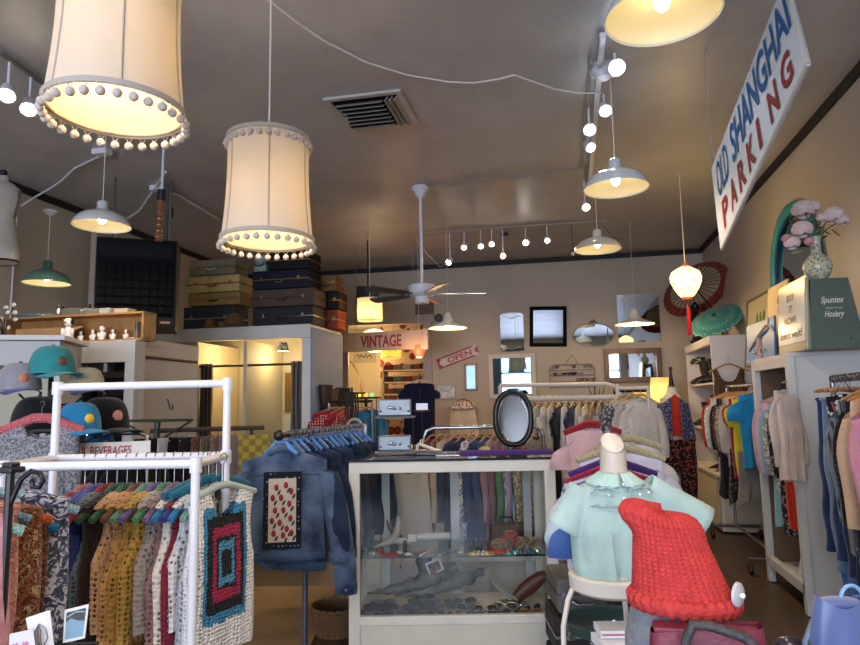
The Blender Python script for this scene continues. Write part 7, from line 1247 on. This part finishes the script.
# ---- red blouses rack at the left back
a,b=P(329,402,d=7.0),P(372,410,d=6.6); z=P(329,402,d=7.0).z; o=T('black_pipe_rack','thin steel rack with red blouses under the boot shelf','clothes rack',(a.x,a.y,0)); e=b-a; e.z=0; MB().tube([(0,0,0),(0,0,z)],.016,8).build('post',STEEL,o); MB().tube([(0,0,z),(e.x,e.y,z)],.014,8).build('rail',BLACKM,o); MB().tube([(e.x,e.y,0),(e.x,e.y,z)],.014,8).build('post',STEEL,o)
for i,(t,c,pt,nm) in enumerate(((.12,'#9a2028','dots','dark red dotted blouse under the boot shelf'),(.35,'#a8303a',None,'plain red blouse, second under the boot shelf'),(.55,'#b3403c','dots','tomato red blouse at the middle of the thin steel rack'),(.75,'#8f5a48',None,'brown red cardigan near the right end of the steel rack'),(.92,'#1f6fa0',None,'blue shirt at the right end of the steel rack'))):
    q=Vector((a.x,a.y,0))+e*t; garment('steel_rack_blouse',nm,'blouse',(q.x,q.y,z+.018),RZ+(.0 if i==0 else .9),fab(c,pt,'#e0c0b8',scale=36),w=.44,L=.6,sl='long',seed=i+700); hanger('wooden hanger inside the '+nm.split(' under')[0].split(',')[0].split(' at the')[0].split(' near')[0],(q.x,q.y,z+.018),RZ+(.0 if i==0 else .9),WOODH,w=.38,r=.009,name='wooden_hanger')
p=P(352,405,d=5.6); o=T('necklace_stand','black necklace tree with hanging beads and pearl hoop behind the iron rail','stand',(p.x,p.y,0)); MB().tube([(0,0,0),(0,0,p.z+.15)],.008,6).build('pole',BLACKM,o); MB().tube([(-.12,0,p.z+.1),(.12,0,p.z+.1)],.008,6).build('cross_bar',BLACKM,o); MB().disc((0,0,.01),.14,.02).build('base',BLACKM,o)
for k in range(6): x=-.06+.022*k; MB().tube([(x,0,p.z+.1),(x+.01,-.01,p.z-.02),(x-.005,0,p.z-.1-.02*(k%3))],.008,6).build('dark_necklace',mat('#1d1818',.4),o,smooth=True)
MB().tube([(.03+.07*math.cos(2*PI*k/20),-.02,p.z-.2+.08*math.sin(2*PI*k/20)) for k in range(20)],.012,8,True).build('pearl_hoop',mat('#b9ab96',.5),o,smooth=True)
# ---- navy dress on a stand behind the silver boxes
q=P(419,378,d=7.6); garment('navy_dress','navy v neck dress hanging in the doorway behind the silver boxes','dress',(q.x,q.y,q.z+.05),RZ,fab('#161833'),w=.36,L=1.0,nd=.22,nk=.09,back=.1,slope=.25,seed=8,sl='short',Ls=.12,r0=.06,r1=.06); hanger('pale hanger of the navy v neck dress',(q.x,q.y,q.z+.05),RZ,mat('#a89a8a',.5),w=.34,r=.01)
o=T('dress_pole','black pole stand behind the navy dress','stand',(q.x,q.y+.03,0)); MB().tube([(0,0,0),(0,0,q.z+.04)],.01,8).build('pole',BLACKM,o); MB().disc((0,0,.01),.17,.02).build('base',BLACKM,o)
# ---- things in the room beyond
for i,(py,c,lb) in enumerate(((370,'#4a2222','dark folded garments rail, top of the shelves in the room beyond'),(378,'#3f5a4a','green garments row in the room beyond'),(388,'#6d5648','brown garments row in the room beyond'))): pass
p0,p1=P(383,370,y=11.6),P(430,369,y=11.6); o=T('storage_shelves','pale shelves with folded clothes in the room beyond the doorway','shelves',(p0.x,11.6,0)); w=p1.x-p0.x; zt=P(400,366,y=11.6).z
for z in(zt-.08,zt-.3,zt-.52,zt-.74,zt-.96): MB().box((w/2,.15,z),(w,.3,.025)).build('shelf',mat('#c2b79c',.5),o)
for x in(0,w): MB().box((x,.15,zt/2),(.03,.3,zt)).build('upright',mat('#b0a58c',.5),o)
rnd=random.Random(11); CL_=['#5a2a2a','#33453c','#7a5a48','#2a2a33','#8a8478','#4a5a6a','#6a3a3a']; CN=['wine red','forest green','brown','charcoal','grey beige','slate blue','rust']
SN=['top','second','third','fourth']
for r,z in enumerate((zt-.08,zt-.3,zt-.52,zt-.74)):
    for k in range(5):
        c=(k*2+r*3)%7; tag(MB().box((0,0,.05),(w/5.6,.24,.1)).build('folded_sweater',fab(CL_[c]),loc=(p0.x+w*(k+.5)/5,11.74,z+.013),bevel=.015),'%s folded sweater, %s from the left on the %s shelf beyond the doorway'%(CN[c],['first','second','third','fourth','last'][k],SN[r]),'sweater')
p=P(362,388,y=11.2); o=T('arched_lamp_stand','brass arched floor lamp in the room beyond the doorway','lamp',(p.x,11.2,0)); MB().tube([(0,0,0),(0,0,1.6),(-.05,0,1.95),(-.2,0,2.2),(-.35,0,2.25)],.012,8).build('arc_pole',BRASS,o,smooth=True); MB().disc((0,0,.012),.16,.024).build('base',BRASS,o); MB().lathe([(.09,-.1),(.04,0)],16,Matrix.Translation((-.36,0,2.27))).build('lamp_head',BRASS,o,smooth=True)
p=P(364,356,y=13.3); o=T('small_plaque','small grey plaque with dark lettering on the far wall beyond the doorway','sign',(p.x,13.338,p.z)); MB().box((0,0,0),(.5,.02,.28)).build('plaque_board',mat('#b5ac98',.5),o); lettering('KING',lambda u,v:(-.17+.34*u,-.013,-.06+.12*v),BLACKM,o) if False else MB().tube([(-.17+.034*k,-.013,.05*math.sin(k*2.4)) for k in range(11)],.012,5).build('lettering_band',BLACKM,o)
for px,py,c,nm in((366,394,'#d88a3a','orange'),(372,395,'#3fae6a','green'),(359,395,'#d8c23a','yellow')): 
    p=P(px,py,y=9.3); o=T('glass_tealight',nm+' glowing glass tealight on the dark table before the doorway','tealight',(p.x,9.3,1.545)); MB().ell((0,0,.03),.03,12).build('glass_cup',emit(c,2.0),o,smooth=True)
p=P(366,396,y=9.3); o=T('high_side_table','dark high side table with coloured tealights before the doorway','table',(p.x,9.3,0)); MB().disc((0,0,1.53),.22,.03).build('table_top',DARKW,o,smooth=True); MB().tube([(0,0,0),(0,0,1.52)],.025,10).build('pedestal',DARKW,o); MB().disc((0,0,.015),.2,.03).build('base',DARKW,o)
light('POINT',(-3.9,12.2,2.4),30,'#ffd8a0',.2)
# ---------------------------------------------------------------- daylight through the shop windows, exposure
for x,wd_ in((-3.82,2.1),(-1.32,2.2),(.98,1.5)):
    light('AREA',(x,FY-.35,1.9),70*wd_,'#d6e2ff',size=(wd_,2.5),rot=(math.radians(90),0,0))
def added_rear_lamp(lb,x,y,z,w): dome(lb,(x,y,z),.45,ENAM,ENIN,power=w)  # lamps added out of view to light the front of the shop
added_rear_lamp('added unseen white enamel dome lamp over the front of the shop, behind the camera',.4,.3,2.88,22)
added_rear_lamp('added unseen white enamel dome lamp close to the shop windows',.4,-1.8,2.88,22)
added_rear_lamp('added unseen white enamel dome lamp above the front left corner',-3.2,.2,2.88,22)
vs=sc.view_settings; vs.view_transform='Standard'; vs.look='None'; vs.gamma=1; vs.use_curve_mapping=False; vs.exposure=0.62
sc.cycles.use_denoising=True; sc.cycles.max_bounces=8; sc.cycles.transparent_max_bounces=24; sc.cycles.sample_clamp_indirect=4; sc.cycles.caustics_reflective=False; sc.cycles.caustics_refractive=False
bpy.context.view_layer.update()
